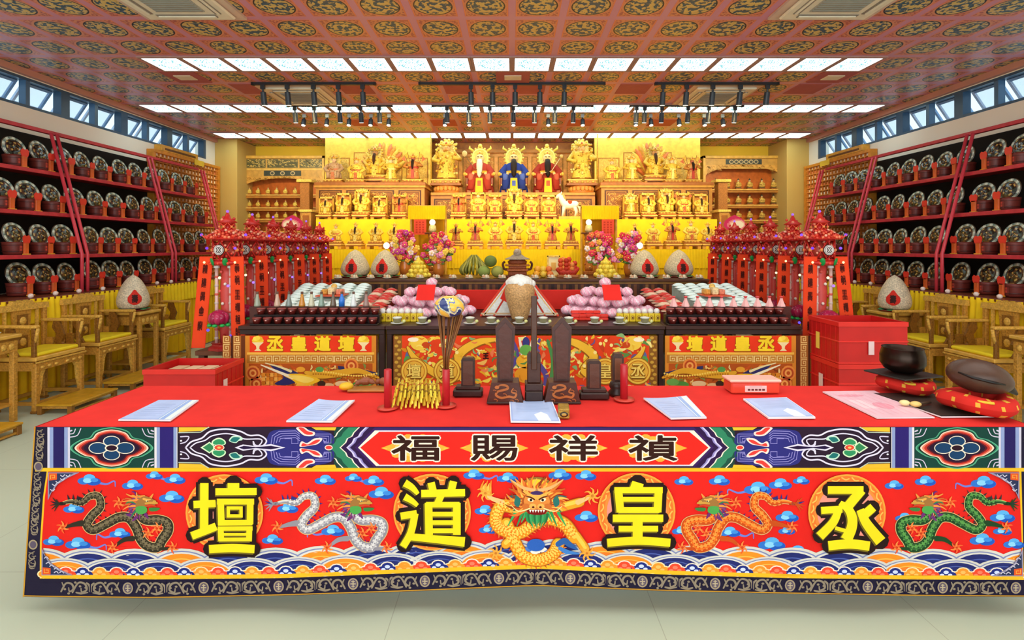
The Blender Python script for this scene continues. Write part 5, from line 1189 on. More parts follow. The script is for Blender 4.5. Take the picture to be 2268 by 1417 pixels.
MB().box(x, 5.2, ZM + .001, 1.3, .03, .20, 'dc2a1e', .004).obj('red_screen', 'matte', None, 'low red board behind the tan bundle on the middle table', 'board')
for k in range(14):
    first_or_dup(ST, 'ri', lambda: MB().box(0, 0, 0, .07, .04, .026, 'e2392a', .006).obj('red_ingot', 'plastic', None, None, 'ingot'), (XW(1274 + (k % 5) * 16, 4.42), 4.42 + .03 * (k // 10), ZM + (k // 5) * .028), 'small red wrapped block in the pile by the right heap of pink parcels', g.uniform(-.3, .3), None, 'red blocks')
# ================================================================ red crates
def crate():
    r_ = thing('red_crate', None, 'crate'); w, d, h = .51, .375, .312; c = 'c41c1a'
    b = MB(); t = .008
    for s_ in (-1, 1):
        b.box(s_ * (w / 2 - t), 0, 0, t * 2, d - .02, h, c); b.box(0, s_ * (d / 2 - t), 0, w, t * 2, h, c)
    b.box(0, 0, .004, w - .02, d - .02, .008, c); b.obj('body', 'plastic', r_)
    m = MB()
    for z in (0.0, .16, h - .035):
        for s_ in (-1, 1): m.box(s_ * w / 2, 0, z, .012, d + .012, .012 if z != h - .035 else .035, 'de2a22', .002); m.box(0, s_ * d / 2, z, w, .012, .012 if z != h - .035 else .035, 'de2a22', .002)
    for s_ in (-1, 1):
        for k in range(6): m.box(s_ * w / 2, -.15 + k * .06, 0, .008, .006, h - .03, 'd02420')
    m.obj('rim', 'plastic', r_); return r_
XL_, XR_ = (XW(317, 3.6) + .255, XW(1838, 3.87) + .255)
c0 = crate(); c0.location = (XL_, 3.79, 0); c0['label'] = 'bottom red crate of the low stack left of the tables'; c0['group'] = 'red crates'
c1 = dup(c0, (XL_, 3.79, .315), 0, 'open red crate topping the low stack left of the tables, papers inside')
gg = random.Random(4)
for k in range(4):
    MB().box(0, 0, 0, .09, .26, .012, gg.choice(('d8b48c', 'e4c4a0', 'c89468')), .002).obj('paper_bundle', 'matte', None, 'tan paper bundle inside the open red crate', 'paper bundle', 'paper bundles in the open crate', loc=(XL_ - .165 + k * .11, 3.79 + gg.uniform(-.01, .01), .5725), rz=gg.uniform(-.03, .03))
MB().box(XL_, 3.79, .331, .44, .3, .24, 'b8906a').obj('paper_block', 'matte', None, 'stacked paper filling the open red crate under the loose bundles', 'paper')
for k in range(3): dup(c0, (XR_, 3.95, .315 * k), 0, ('bottom red crate of the tall stack right of the tables', 'middle red crate of the tall stack right of the tables', 'topmost red crate of the tall stack right of the tables')[k])
for nm_, x, y, z, a, b_, c in (('left', XL_ + .2635, 3.72, .40, .002, .05, .13), ('tall', XR_ - .2635, 4.01, .70, .002, .045, .13), ('tall', XR_ - .2635, 3.97, .39, .002, .05, .12)):
    MB().box(x, y, z, a, b_, c, 'f0d0c8' if z < .6 else 'f0c850').obj('paper_label', 'matte', None, ('pinkish label on the side of the left open crate' if nm_ == 'left' else ('yellow label on the topmost crate of the tall stack' if z > .6 else 'pale torn label on the middle crate of the tall stack')), 'label')
MB().box(XR_ - .02, 3.95 - .1965, .70, .042, .002, .10, 'e8c8c8').obj('paper_label', 'matte', None, 'small pale label on the front of the topmost red crate', 'label')
# ================================================================ red lantern towers
RD, RD2 = 'c3241c', 'e2452e'
def filigree(mb, r, z0, z1, n, c, th=.006):
    for k in range(n):
        a = 2 * PI * k / n; b = 2 * PI * (k + 1) / n; p = lambda t, z: (r * math.cos(t), r * math.sin(t), z); zm = (z0 + z1) / 2
        mb.tube([p(a, z0), p((a + b) / 2, zm), p(a, z1)], th, c, 5); mb.tube([p(b, z0), p((a + b) / 2, zm), p(b, z1)], th, c, 5)
        mb.tube([p(a, z0), p(b, z0)], th, c, 5); mb.tube([p(a, z1), p(b, z1)], th, c, 5); mb.ball(*p((a + b) / 2, zm), th * 2.4, 'e88a4a', 6, 5)
def ribbon(txt, sx, n0):
    top, bot = .80, .03; w = .115; sl = .04
    def f(u, v, h): # u in -1..1, v down 0..1
        z = top + (bot - top) * v; x = sx * (.13 + sl * v) + u * w / 2; y = -.09 - .05 * v - h
        return (x, y, z)
    A = Art(.0008); A.rect(-1, 0, 1, 1, 'dd3a1c', 0); A.rect(-.9, .01, .9, .99, 'e2441f', .3)
    ys_ = [.13, .26, .42, .56, .69, .83] if n0 else [.14, .29, .44, .60, .76]
    for ch, y in zip(txt, ys_): A.text(ch, -.36, y - .036, .36, y + .036, '4a140c', 1, .018)
    m = MB(); A.into(m, f, .5); A2 = Art(0); A2.rect(-1, 0, 1, 1, 'd43418', 0); A2.into(m, lambda u, v, h: f(u, v, -.003), .5); return m
def tower():
    r_ = thing('lantern_tower', None, 'lantern tower', group='red lantern towers')
    b = MB(); b.lathe([(.15, 0), (.15, .02), (.12, .035), (.12, .05), (.13, .06)], 'a01f1a', n=8, smooth=False); b.obj('base', 'plastic', r_)
    c = MB(); c.lathe([(.055, .06), (.065, .2), (.05, .34), (.06, .48), (.05, .64), (.06, .72)], 'c8423a', n=12)
    for k in range(30): a = k * 2.4; c.ball(.062 * math.cos(a), .062 * math.sin(a), .08 + k * .021, .014, ('d8584c', 'e8b0a0', 'b8281f', 'e2d2c4')[k % 4], 6, 5)
    c.obj('core', 'plastic', r_)
    for k in range(4):
        a = PI / 4 + k * PI / 2; p = MB(); x, y = .085 * math.cos(a), .085 * math.sin(a)
        p.tube([(x, y, .06), (x, y, .70)], .014, 'd8b0a4', 8); p.cyl(x, y, .70, .024, .02, 'dcdad4', 10)
        for q in range(8): p.ball(x, y, .10 + q * .075, .018, ('c8b4a8', 'cf5a4c')[q % 2], 7, 5)
        p.obj('column', 'plastic', r_)
    l_ = MB(); l_.M = T(0, -.13, .235); l_.ball(0, 0, .05, .072, 'b3204f', 16, 10, None, .066)
    for k in range(10): a = 2 * PI * k / 10; l_.ball(.05 * math.cos(a), .05 * math.sin(a), .045, .032, ('c8305f', 'a81a48')[k % 2], 8, 6, .032, .05)
    lo = l_.obj('lotus', 'tint', r_); gl = MB(); gl.M = l_.M
    for k in range(8): a = 2 * PI * k / 8; gl.ball(.075 * math.cos(a), .06 * math.sin(a), -.012, .022, '1faa4c', 7, 5, .022, .014)
    gl.tube([(0, 0, -.01), (0, .08, -.03)], .01, '1c7a3c', 6); gl.obj('leaves', 'plastic', lo)
    m = MB(); m.lathe([(.05, .715), (.14, .73), (.15, .745), (.14, .76), (.06, .765)], RD, n=12)
    for k in range(12): a = 2 * PI * k / 12; m.ball(.145 * math.cos(a), .145 * math.sin(a), .742, .012, RD2, 6, 5)
    m.obj('platform', 'plastic', r_)
    for sx in (-1, 1): q = MB(); q.M = T(sx * .055, -.135, .755) @ rot(.3, 0, sx * .5); q.ball(0, 0, 0, .022, '148a3c', 8, 6, .008, .036); q.obj('leaf', 'plastic', r_)
    u = MB(); filigree(u, .115, .77, .94, 8, RD, .007); u.lathe([(.07, .77), (.085, .85), (.07, .94)], 'b8402e', n=10)
    for k in range(16): a = k * 2.4; u.ball(.088 * math.cos(a), .088 * math.sin(a), .785 + k * .009, .016, ('d2342a', 'd8785a', 'a8241c', 'e09a7c')[k % 4], 6, 5)
    for k in range(60): a = k * 2.4; u.ball(.11 * math.cos(a), .11 * math.sin(a), .775 + k * .0027, .011, ('e04030', 'c02a20', 'f0a080')[k % 3], 5, 4)
    u.obj('cage', 'plastic', r_)
    d = MB(); d.M = T(0, -.128, .855) @ rot(R(90), 0, 0); d.lathe([(.044, -.004), (.046, 0), (.040, .005)], '3a2420', n=20)
    md = d.obj('medallion', 'plastic', r_); A = Art(.0008)
    for r0, c in ((.042, 'd8d0cc'), (.037, '4a3230'), (.034, 'cfc6c2')): A.ell(0, 0, r0, r0, c, (.045 - r0) * 400, 20)
    for sx in (-1, 1): A.stroke([(sx * .006, -.022), (sx * .018, -.012), (sx * .008, 0), (sx * .018, .012), (sx * .006, .022)], .006, '3a2624', 6)
    A.rect(-.014, -.003, .014, .003, '3a2624', 6); A.rect(-.003, -.024, .003, .024, '3a2624', 6); A.ell(0, 0, .007, .007, 'cfc6c2', 7, 10)
    f = MB(); A.into(f, lambda a, b, h: (a, -.1335 - h, .855 - b)); f.obj('symbol', 'matte', md)
    rf = MB(); rf.lathe([(.17, .945), (.175, .955), (.12, .985), (.09, 1.01), (.075, 1.03)], RD, n=8, smooth=False)
    for k in range(8):
        a = 2 * PI * k / 8; rf.tube([(.08 * math.cos(a), .08 * math.sin(a), 1.01), (.13 * math.cos(a), .13 * math.sin(a), .975), (.18 * math.cos(a), .18 * math.sin(a), .962), (.2 * math.cos(a), .2 * math.sin(a), .985)], [.009, .009, .008, .004], RD2, 6)
        rf.ball(.15 * math.cos(a + .39), .15 * math.sin(a + .39), .962, .016, 'e8754c', 6, 5)
    for k in range(90):
        a = k * 2.4; q = (k % 15) / 15; rr = .165 - .09 * q; rf.ball(rr * math.cos(a), rr * math.sin(a), .958 + .07 * q, .013, ('d8402c', 'e88a62', 'a81c18', 'e25a3c', 'f0b090')[k % 5], 5, 4)
    rf.obj('roof', 'plastic', r_)
    t = MB(); filigree(t, .06, 1.02, 1.09, 6, RD2, .005); t.lathe([(.05, 1.02), (.04, 1.05), (.055, 1.09), (.085, 1.095), (.03, 1.13), (.018, 1.16), (.008, 1.18)], RD, n=8)
    for k in range(10): a = k * 2.4; t.ball(.05 * math.cos(a), .05 * math.sin(a), 1.03 + k * .012, .014, ('d2342a', 'e88a6a', 'b8281f')[k % 3], 6, 5)
    t.obj('finial', 'plastic', r_)
    for k, (x, y, z, c) in enumerate(((0, 0, 1.19, '8a5af0'), (-.19, -.06, .985, '7a4ae8'), (.19, -.06, .985, '7a4ae8'), (-.13, -.12, .75, 'f4e8a0'), (.13, -.12, .75, 'f4e8a0'), (-.12, -.1, .87, '6a3ae0'), (.12, -.1, .87, '7a4af0'), (0, -.12, .62, 'f0e8b0'), (.06, -.1, .55, '9a6af8'), (-.05, -.2, .19, '5a4af0'), (.1, -.13, .13, '5a4af0'))):
        MB().ball(x, y, z, .012 if c != 'f4e8a0' else .010, c, 8, 6).obj('bulb', 'bulb', r_)
    ribbon('賴建興全家', -1, 0).obj('ribbon', 'cloth', r_); ribbon('恭祝王禪祖師', 1, 1).obj('ribbon', 'cloth', r_)
    return r_
tw = None; ZB_ = .62
for sd, X_, nm in ((-1, -2.475, 'left'), (1, 2.675, 'right')):
    bn = thing('low_bench', 'dark bench under the red lantern towers on the %s' % nm, 'bench', (X_ + sd * .02, 5.53, 0))
    MB().box(0, 0, ZB_ - .04, .38, 2.5, .04, '6a3a22', .004).obj('seat', 'wood', bn)
    for i in (-1, 1):
        for j in (-1, 1): MB().box(i * .15, j * 1.2, 0, .05, .05, ZB_ - .04, '5a301c').obj('leg', 'wood', bn)
    for i, D in enumerate((4.40, 4.82, 5.24, 5.66, 6.08, 6.5)):
        lb = 'red lantern tower with hanging ribbons, %s from the front in the %s row' % (ORD[i], nm)
        if tw is None: tw = tower(); tw.location = (X_, D, ZB_); tw['label'] = lb
        else: dup(tw, (X_, D, ZB_), 0, lb)
    # glowing peach lamp behind them
    px = 648 if sd < 0 else 1627; D = 6.95; x = XW(px, D); z = ZW(512, D)
    pl_ = thing('peach_lamp', 'glowing pink peach-shaped lamp rising behind the %s lantern towers' % nm, 'lamp', (x, D, 0))
    MB().cyl(0, 0, 0, .12, .02, '5a301c', 16).cyl(0, 0, .02, .018, z - .02, '6a3a22', 10).obj('stand', 'wood', pl_)
    p = MB(); p.grid(lambda u, v: (lambda rr, zz: (rr * math.cos(2 * PI * u), rr * .8 * math.sin(2 * PI * u), zz))(float(np.interp(v, [0, .15, .4, .6, .8, 1], [.02, .10, .145, .13, .07, .0])), float(np.interp(v, [0, .15, .4, .6, .8, 1], [0, .02, .08, .14, .19, .225]))), 40, 24, 'f0506a', True, lambda u, v: (lambda q: 'ffe2b0' if q < .35 else ('fbb48c' if q < .62 else ('f07878' if q < 1 else 'dc3858')))(((u - .75) / .17) ** 2 + ((v - .40) / .30) ** 2))
    p.obj('shade', 'soft_lamp', pl_, loc=(0, 0, z))
# ================================================================ stepped red racks of offering buckets along both side walls
BZ = [(1.0, 4.90), (1.42, 4.90), (1.876, 5.0), (2.338, 5.12)]     # shelf height, front edge; lowest first
TOPZ, TOPX = 2.78, 5.25
def rack(sd, nm):
    r_ = thing('red_rack', 'tall red stepped rack of offering buckets along the %s wall' % nm, 'rack', (sd * 5.2, 6.4, 0)); ox, oy = sd * 5.2, 6.4
    ya, yb = 4.3, 8.45; c = 'c2323e'
    for i, (z, x) in enumerate(BZ[1:]):
        b = MB(); w = 5.365 - x; b.box(sd * (x + w / 2) - ox, (ya + yb) / 2 - oy, z - .035, w, yb - ya, .035, '8a1c22'); b.box(sd * (x - .006) - ox, (ya + yb) / 2 - oy, z - .04, .014, yb - ya, .042, c, .003); b.obj('shelf', 'wood', r_)
    b = MB(); b.box(sd * (TOPX) - ox, (ya + yb) / 2 - oy, TOPZ, .03, yb - ya, .04, c, .003); b.box(sd * ((TOPX + 5.365) / 2) - ox, (ya + yb) / 2 - oy, TOPZ + .02, 5.365 - TOPX, yb - ya, .015, 'b02a34'); b.obj('top_rail', 'wood', r_)
    MB().box(sd * 5.475 - ox, (ya + 7.6) / 2 - oy, 1.0, .02, 7.55 - ya, TOPZ - 1.0, '141110').obj('back_panel', 'matte', r_)
    for yy in (5.68, 7.19, 8.42, 4.33):
        for k in (0, 1):
            p = MB(); y = yy + k * .075 - oy; p.tube([(sd * 4.83 - ox, y, .996), (sd * 4.83 - ox, y, 1.42), (sd * 5.18 - ox, y, TOPZ)], .018, 'd8404c', 6); p.obj('post', 'metal' if False else 'plastic', r_)
    # skirted cabinet under it
    k_ = thing('skirted_table', 'long table with a yellow pleated skirt under the %s rack' % nm, 'table', (sd * 5.08, 6.3, 0)); ox, oy = sd * 5.08, 6.3
    MB().box(sd * 5.09 - ox, 0, .965, .75, 4.25, .03, '7a3a22', .004).obj('table_top', 'wood', k_)
    for i in (-1, 1):
        for j in (-1, 1): MB().box(i * .3, j * 2.05, 0, .06, .06, .965, '5a3018').obj('leg', 'wood', k_)
    s_ = MB(); s_.grid(lambda u, v: (sd * (4.71 - .010 * math.sin(u * 2 * PI * 60) - .012 * v) - ox, (u - .5) * 4.25, .99 - v * .24), 480, 3, 'fbd524')
    s_.grid(lambda u, v: (sd * (4.722 - .012 * math.sin(u * 2 * PI * 42)) - ox, (u - .5) * 4.25, .76 - v * .74), 340, 3, 'f0bc18'); s_.obj('skirt', 'cloth', k_)
for sd, nm in ((-1, 'left'), (1, 'right')): rack(sd, nm)
def bucket():
    r_ = thing('offering_bucket', None, 'offering bucket', group='offering buckets on the racks')
    b = MB(); b.lathe([(.088, 0), (.095, .02), (.098, .06), (.104, .11), (.108, .135), (.098, .137), (.09, .11)], '6e2a22', n=20)
    for z in (.03, .095): b.lathe([(.101, z), (.105, z + .006), (.101, z + .012)], '4a1a16', n=20, cap=False)
    b.obj('bucket', 'wood', r_)
    A = Art(.0006); A.rect(-.06, -.05, .06, .03, '7a2e26', 0)
    for q in range(4):
        for j in (0, 1): A.rect(-.05 + q * .026, -.042 + j * .032, -.034 + q * .026, -.018 + j * .032, 'b8402e', 1)
    l_ = MB(); A.into(l_, lambda u, v, h: ((.1015 + h) * math.cos(u * 9), (.1015 + h) * math.sin(u * 9), .055 - v), .02); l_.obj('label', 'matte', r_)
    d = MB(); d.M = T(-.015, 0, .215) @ rot(0, R(-14), 0)
    rr = [0, .035, .07, .096, .100, .128, .134]; hh = [.016, .02, .014, .008, .012, .012, .004]
    def f(u, v):
        k = v * 6; i = min(int(k), 5); t = k - i; r0 = rr[i] * (1 - t) + rr[i + 1] * t; h = hh[i] * (1 - t) + hh[i + 1] * t; a = 2 * PI * u
        return (h, r0 * math.cos(a), r0 * math.sin(a))
    def cf(u, v):
        k = int(v * 6)
        if k >= 4: return ('c8d2c0', '8a9c90', 'dfe6d4', '6c8078', 'b8b8a0')[int(u * 48) * 7 % 5] if k == 4 else '5a4a38'
        q = math.sin(u * 6.28 * 3 + v * 14) + .6 * math.sin(u * 6.28 * 5 - v * 21)
        return 'c8a85c' if q > 1.05 else ('5c3a28' if q > .3 else ('241c18' if q > -.6 else '3a4438'))
    d.grid(f, 48, 12, 'ffffff', True, cf); d.grid(lambda u, v: (lambda p: (-.004 + 0 * p[0], p[1], p[2]))(f(1 - u, v)), 24, 2, '2a1c18'); d.obj('mirror_disc', 'ceramic', r_)
    t = MB(); t.M = T(.118, 0, .15); t.prism([(-.042, 0), (-.03, -.028), (.03, -.028), (.042, 0), (.044, .035), (.024, .058), (0, .046), (-.024, .058), (-.044, .035)], -.004, .004, 'e63a2c', lambda u, v, dd: (dd, u, v)); t.obj('red_tag', 'plastic', r_)
    k = MB(); k.box(.112, 0, 0, .02, .05, .135, 'd8602a', .003).box(.118, 0, 0, .03, .07, .012, 'e8a02c', .002); k.obj('tag_stand', 'wood', r_)
    return r_
bk = None
PX = {-1: [[43, 96, 145, 205, 246, 282, 323, 356, 388, 415, 442], [33, 89, 139, 202, 243, 279, 320, 354, 388, 421, 445, 465], [4, 61, 116, 165, 213, 255, 295, 329, 360, 390, 418, 442, 467], [33, 89, 132, 182, 224, 267, 301, 335, 363, 394, 415, 439]],
      1: [[2245, 2186, 2125, 2070, 2026, 1984, 1950, 1919, 1881], [2245, 2195, 2143, 2073, 2032, 1992, 1964, 1925, 1888, 1859], [2232, 2177, 2113, 2072, 2027, 1987, 1958, 1916, 1890, 1860, 1836, 1816], [2260, 2210, 2136, 2093, 2051, 2017, 1979, 1940, 1910, 1885, 1867, 1839]]}
SN = ('lowest', 'second lowest', 'second highest', 'highest')
gb = random.Random(9)
for sd, nm in ((-1, 'left'), (1, 'right')):
    for row in range(4):
        z, xf = BZ[row]; X_ = xf + (.155 if row < 3 else .135)
        pd = 0
        for i, px in enumerate(PX[sd][row]):
            D = X_ * FPX / abs(px - 14 * sd * -1 * 0 - CX); D = max(D, pd + .279); pd = D
            if D > 8.38: continue
            lb = 'bucket with dragon disc, %s from the front end on the %s shelf, %s rack' % (ORD[i], SN[row], nm)
            lo, rz = (sd * X_, D, z + .001), (0 if sd < 0 else PI) + gb.uniform(-.10, .10)
            if bk is None: bk = bucket(); bk.location = lo; bk['label'] = lb; bk.rotation_euler = (0, 0, rz)
            else: dup(bk, lo, rz, lb, gb.uniform(.94, 1.0))
    for i, px in enumerate((68, 123, 175, 228, 348, 379, 418, 445) if sd < 0 else (2214, 2162, 2099, 2044, 1928, 1893)):
        D = 4.76 * FPX / abs(px - CX)
        m = MB(); m.lathe([(.012, 0), (.022, .012), (.024, .03), (.014, .042), (.002, .046)], 'f0d8cc', n=12); m.obj('tea_light', 'ceramic', None, 'small pale tea light, %s from the front on the edge below the %s rack' % (ORD[i], nm), 'tea light', 'tea lights', loc=(sd * 4.76, D, .9955))
# lattice cabinets of tiny lamps on the walls beyond the racks
for sd, nm in ((-1, 'left'), (1, 'right')):
    ya, yb, z0, z1 = 7.62, 9.30, 1.0, 2.93; ox, oy = sd * 5.435, (ya + yb) / 2
    r_ = thing('lamp_cabinet', 'orange lattice cabinet of tiny votive lamps at the far end of the %s wall' % nm, 'cabinet', (ox, oy, 0))
    MB().box(sd * 5.48 - ox, 0, z0, .03, yb - ya, z1 - z0, 'cc6a28').obj('back_panel', 'wood', r_)
    f = MB(); c = 'd98a2c'
    f.box(0, 0, z1, .12, yb - ya + .04, .05, c, .004); f.box(0, -.25, z1 + .05, .12, .9, .10, 'e0a03a', .006); f.box(sd * -.062, -.25, z1 + .075, .006, .75, .03, '6a3a14')
    for y in (ya, yb): f.box(0, y - oy, z0, .11, .05, z1 - z0, c, .003)
    f.obj('frame', 'wood', r_)
    l_ = MB()
    for k in range(24): l_.box(0, 0, z0 + .04 + k * .08, .08, yb - ya, .012, 'e89a48')
    for k in range(19): l_.box(0, -.80 + k * .088, z0, .075, .010, z1 - z0, 'dc8a3c')
    l_.obj('lattice', 'wood', r_)
    v = MB()
    for k in range(24):
        for q in range(18): v.box(-sd * .01, -.756 + q * .088, z0 + .052 + k * .08, .03, .03, .042, ('ffdcb8', 'fff0d8', 'f08a5c')[(k * 5 + q * 3) % 3])
    v.obj('votive_lamps', 'plastic', r_, kind='stuff')
    MB().box(-sd * .068, .22, z1 - .035, .01, .26, .09, 'f2c63c').obj('sign', 'plastic', r_)
# ================================================================ carved armchairs, tea tables, footstools
WD, WD2, WDK = 'c28a34', 'dba848', '8a5a1c'
def chair():
    r_ = thing('armchair', None, 'armchair', group='carved armchairs along the walls'); w, d = .53, .42
    s_ = MB(); s_.box(0, 0, .47, w, d, .035, WD2, .006); s_.box(0, 0, .455, w - .03, d - .03, .02, WDK); s_.obj('seat', 'wood', r_)
    MB().box(0, -.01, .505, w - .09, d - .07, .035, 'f2d62c', .012).obj('cushion', 'cloth', r_)
    a = MB()
    for q in ((0, -d / 2 + .012, w - .06, .02), (0, d / 2 - .012, w - .06, .02)): a.box(q[0], q[1], .385, q[2], q[3], .075, WD)
    for sx in (-1, 1): a.box(sx * (w / 2 - .012), 0, .385, .02, d - .06, .075, WD)
    for sx in (-1, 1):
        for k in range(3): a.ball(sx * (.06 + k * .07), -d / 2, .41, .022, WD2, 8, 5, .012, .014)
    a.box(0, -d / 2 - .002, .452, w, .012, .014, WD2); a.obj('apron', 'carved', r_)
    for sx in (-1, 1):
        for sy in (-1, 1):
            l_ = MB(); x, y = sx * (w / 2 - .028), sy * (d / 2 - .028)
            l_.box(x, y, .02, .045, .045, .43, WD, .006); l_.box(x, y, 0, .058, .058, .025, WDK, .006)
            if sy < 0: l_.prism([(x - sx * .02, .40), (x - sx * .09, .39), (x - sx * .06, .33), (x - sx * .045, .20), (x - sx * .02, .12)][::1], y - .012, y + .012, WD2)
            l_.obj('leg', 'carved', r_)
    st = MB()
    for sy in (-1, 1): st.box(0, sy * (d / 2 - .028), .07, w - .08, .022, .03, WD)
    for sx in (-1, 1): st.box(sx * (w / 2 - .028), 0, .07, .022, d - .08, .03, WD)
    st.obj('stretcher', 'wood', r_)
    bk_ = MB()
    for sx in (-1, 1): bk_.box(sx * (w / 2 - .03), d / 2 - .03, .50, .04, .035, .42, WD, .005)
    bk_.prism([(-w / 2 - .005, .90), (-w / 2, .955), (-.12, .955), (-.09, .99), (.09, .99), (.12, .955), (w / 2, .955), (w / 2 + .005, .90)], d / 2 - .05, d / 2 - .01, WD2)
    bk_.prism([(-.085, .52), (.085, .52), (.075, .70), (.095, .90), (-.095, .90), (-.075, .70)], d / 2 - .04, d / 2 - .02, WD)
    for z in (.60, .80): bk_.prism([(-.05, z - .06), (.05, z - .06), (.05, z + .06), (-.05, z + .06)], d / 2 - .05, d / 2 - .04, WDK); bk_.ball(0, d / 2 - .05, z, .035, WD2, 8, 6, .012, .04)
    for sx in (-1, 1): bk_.box(sx * .16, d / 2 - .03, .50, .022, .02, .41, WD2); bk_.box(sx * .115, d / 2 - .03, .70, .09, .018, .02, WD2)
    bk_.obj('backrest', 'carved', r_)
    for sx in (-1, 1):
        m = MB(); x = sx * (w / 2 - .03)
        m.box(x, -.0, .765, .055, d - .02, .028, WD2, .008); m.box(x, -d / 2 + .045, .50, .03, .035, .27, WDK, .005)
        m.tube([(x, -d / 2 + .045, .62), (x, -d / 2 + .02, .70), (x, -d / 2 + .01, .765)], .014, WD2, 6)
        m.prism([(.03, .505), (.07, .56), (.05, .64), (.09, .70), (.08, .765), (.02, .765), (.0, .70), (-.03, .63), (0, .56), (-.03, .505)], -.012, .012, WDK, lambda u, v, dd: (x + dd, u, v))
        m.box(x, d / 2 - .09, .505, .022, .07, .10, WD); m.obj('armrest', 'carved', r_)
    return r_
def tea_table():
    r_ = thing('tea_table', None, 'tea table', group='carved tea tables'); w, d, h = .32, .40, .75
    m = MB(); m.box(0, 0, h - .03, w + .03, d + .03, .03, WD2, .006); m.box(0, 0, h - .05, w, d, .02, WDK); m.obj('table_top', 'wood', r_)
    a = MB()
    for sy in (-1, 1): a.box(0, sy * (d / 2 - .015), h - .15, w - .03, .02, .10, WD)
    for sx in (-1, 1): a.box(sx * (w / 2 - .015), 0, h - .15, .02, d - .03, .10, WD)
    for k in range(4): a.ball(-.1 + k * .066, -d / 2 + .004, h - .10, .026, WD2, 8, 5, .01, .03)
    a.obj('apron', 'carved', r_)
    for sx in (-1, 1):
        for sy in (-1, 1): MB().box(sx * (w / 2 - .025), sy * (d / 2 - .025), 0, .042, .042, h - .05, WD, .005).obj('leg', 'carved', r_)
    s_ = MB(); s_.box(0, 0, .14, w - .04, d - .04, .018, WD); s_.obj('lower_shelf', 'wood', r_); return r_
def footstool():
    r_ = thing('footstool', None, 'footstool', group='low footstools'); w, d, h = .54, .32, .095
    MB().box(0, 0, h - .018, w, d, .018, 'c99422', .004).obj('top', 'wood', r_)
    for sx in (-1, 1):
        for sy in (-1, 1): MB().box(sx * (w / 2 - .025), sy * (d / 2 - .025), 0, .04, .04, h - .018, WDK, .004).obj('leg', 'wood', r_)
    a = MB()
    for sy in (-1, 1): a.box(0, sy * (d / 2 - .02), .012, w - .08, .014, .016, WD); a.box(0, sy * (d / 2 - .02), h - .035, w - .08, .014, .018, WD)
    for sx in (-1, 1): a.box(sx * (w / 2 - .02), 0, h - .04, .014, d - .08, .022, WD)
    a.obj('apron', 'carved', r_); return r_
def peach(r, h, c1, c2):
    r_ = thing('peach_offering', None, 'peach offering')
    prof = [(.5, .02), (.86, .06), (.99, .18), (1.0, .30), (.93, .44), (.79, .60), (.60, .76), (.36, .90), (.02, 1.0)]
    m = MB(); pr = catmull(prof, 4)
    def f(u, v):
        k = v * (len(pr) - 1); i = min(int(k), len(pr) - 2); t = k - i; rr = pr[i][0] * (1 - t) + pr[i + 1][0] * t; z = pr[i][1] * (1 - t) + pr[i + 1][1] * t
        return (rr * r * math.cos(2 * PI * u), rr * r * math.sin(2 * PI * u), z * h + .012)
    g_ = random.Random(3)
    m.grid(f, 40, 30, c1, True); m.obj('body', 'speckle', r_)
    A = Art(.001); A.poly(catmull([(0, -.10), (.035, -.055), (.06, -.02), (.058, .03), (.02, .062), (-.02, .062), (-.058, .03), (-.06, -.02), (-.035, -.055)], 4, True), 'd42a1c', 1); A.text('壽', -.026, -.045, .026, .04, '3a120c', 2, .003)
    s_ = MB(); k = r / .19
    A.into(s_, lambda u, v, hh: (lambda zz: (u * k * 1.25, -math.sqrt(max(1e-6, (r * np.interp(zz / h, [p[1] for p in pr], [p[0] for p in pr])) ** 2 - (u * k * 1.25) ** 2)) - .004 - hh, zz + .012))(h * .33 - v * k * 1.25), .02); s_.obj('red_sticker', 'matte', r_)
    l_ = MB(); l_.lathe([(r * .9, 0), (r * 1.05, .012), (r * 1.03, .016), (r * .5, .014)], '7a2a20', n=24)
    for q in range(7): a = 2 * PI * q / 7; l_.ball(r * .85 * math.cos(a), r * .85 * math.sin(a), .018, .04 * k, '2f8a4a', 8, 5, .04 * k, .008)
    l_.obj('leaf_plate', 'plastic', r_); return r_
ch = tt = fs = None
def put(store, key, make, loc, rz, label):
    if key not in store: o = make(); store[key] = o; o.location = loc; o.rotation_euler = (0, 0, rz); o['label'] = label; return o
    return dup(store[key], loc, rz, label)
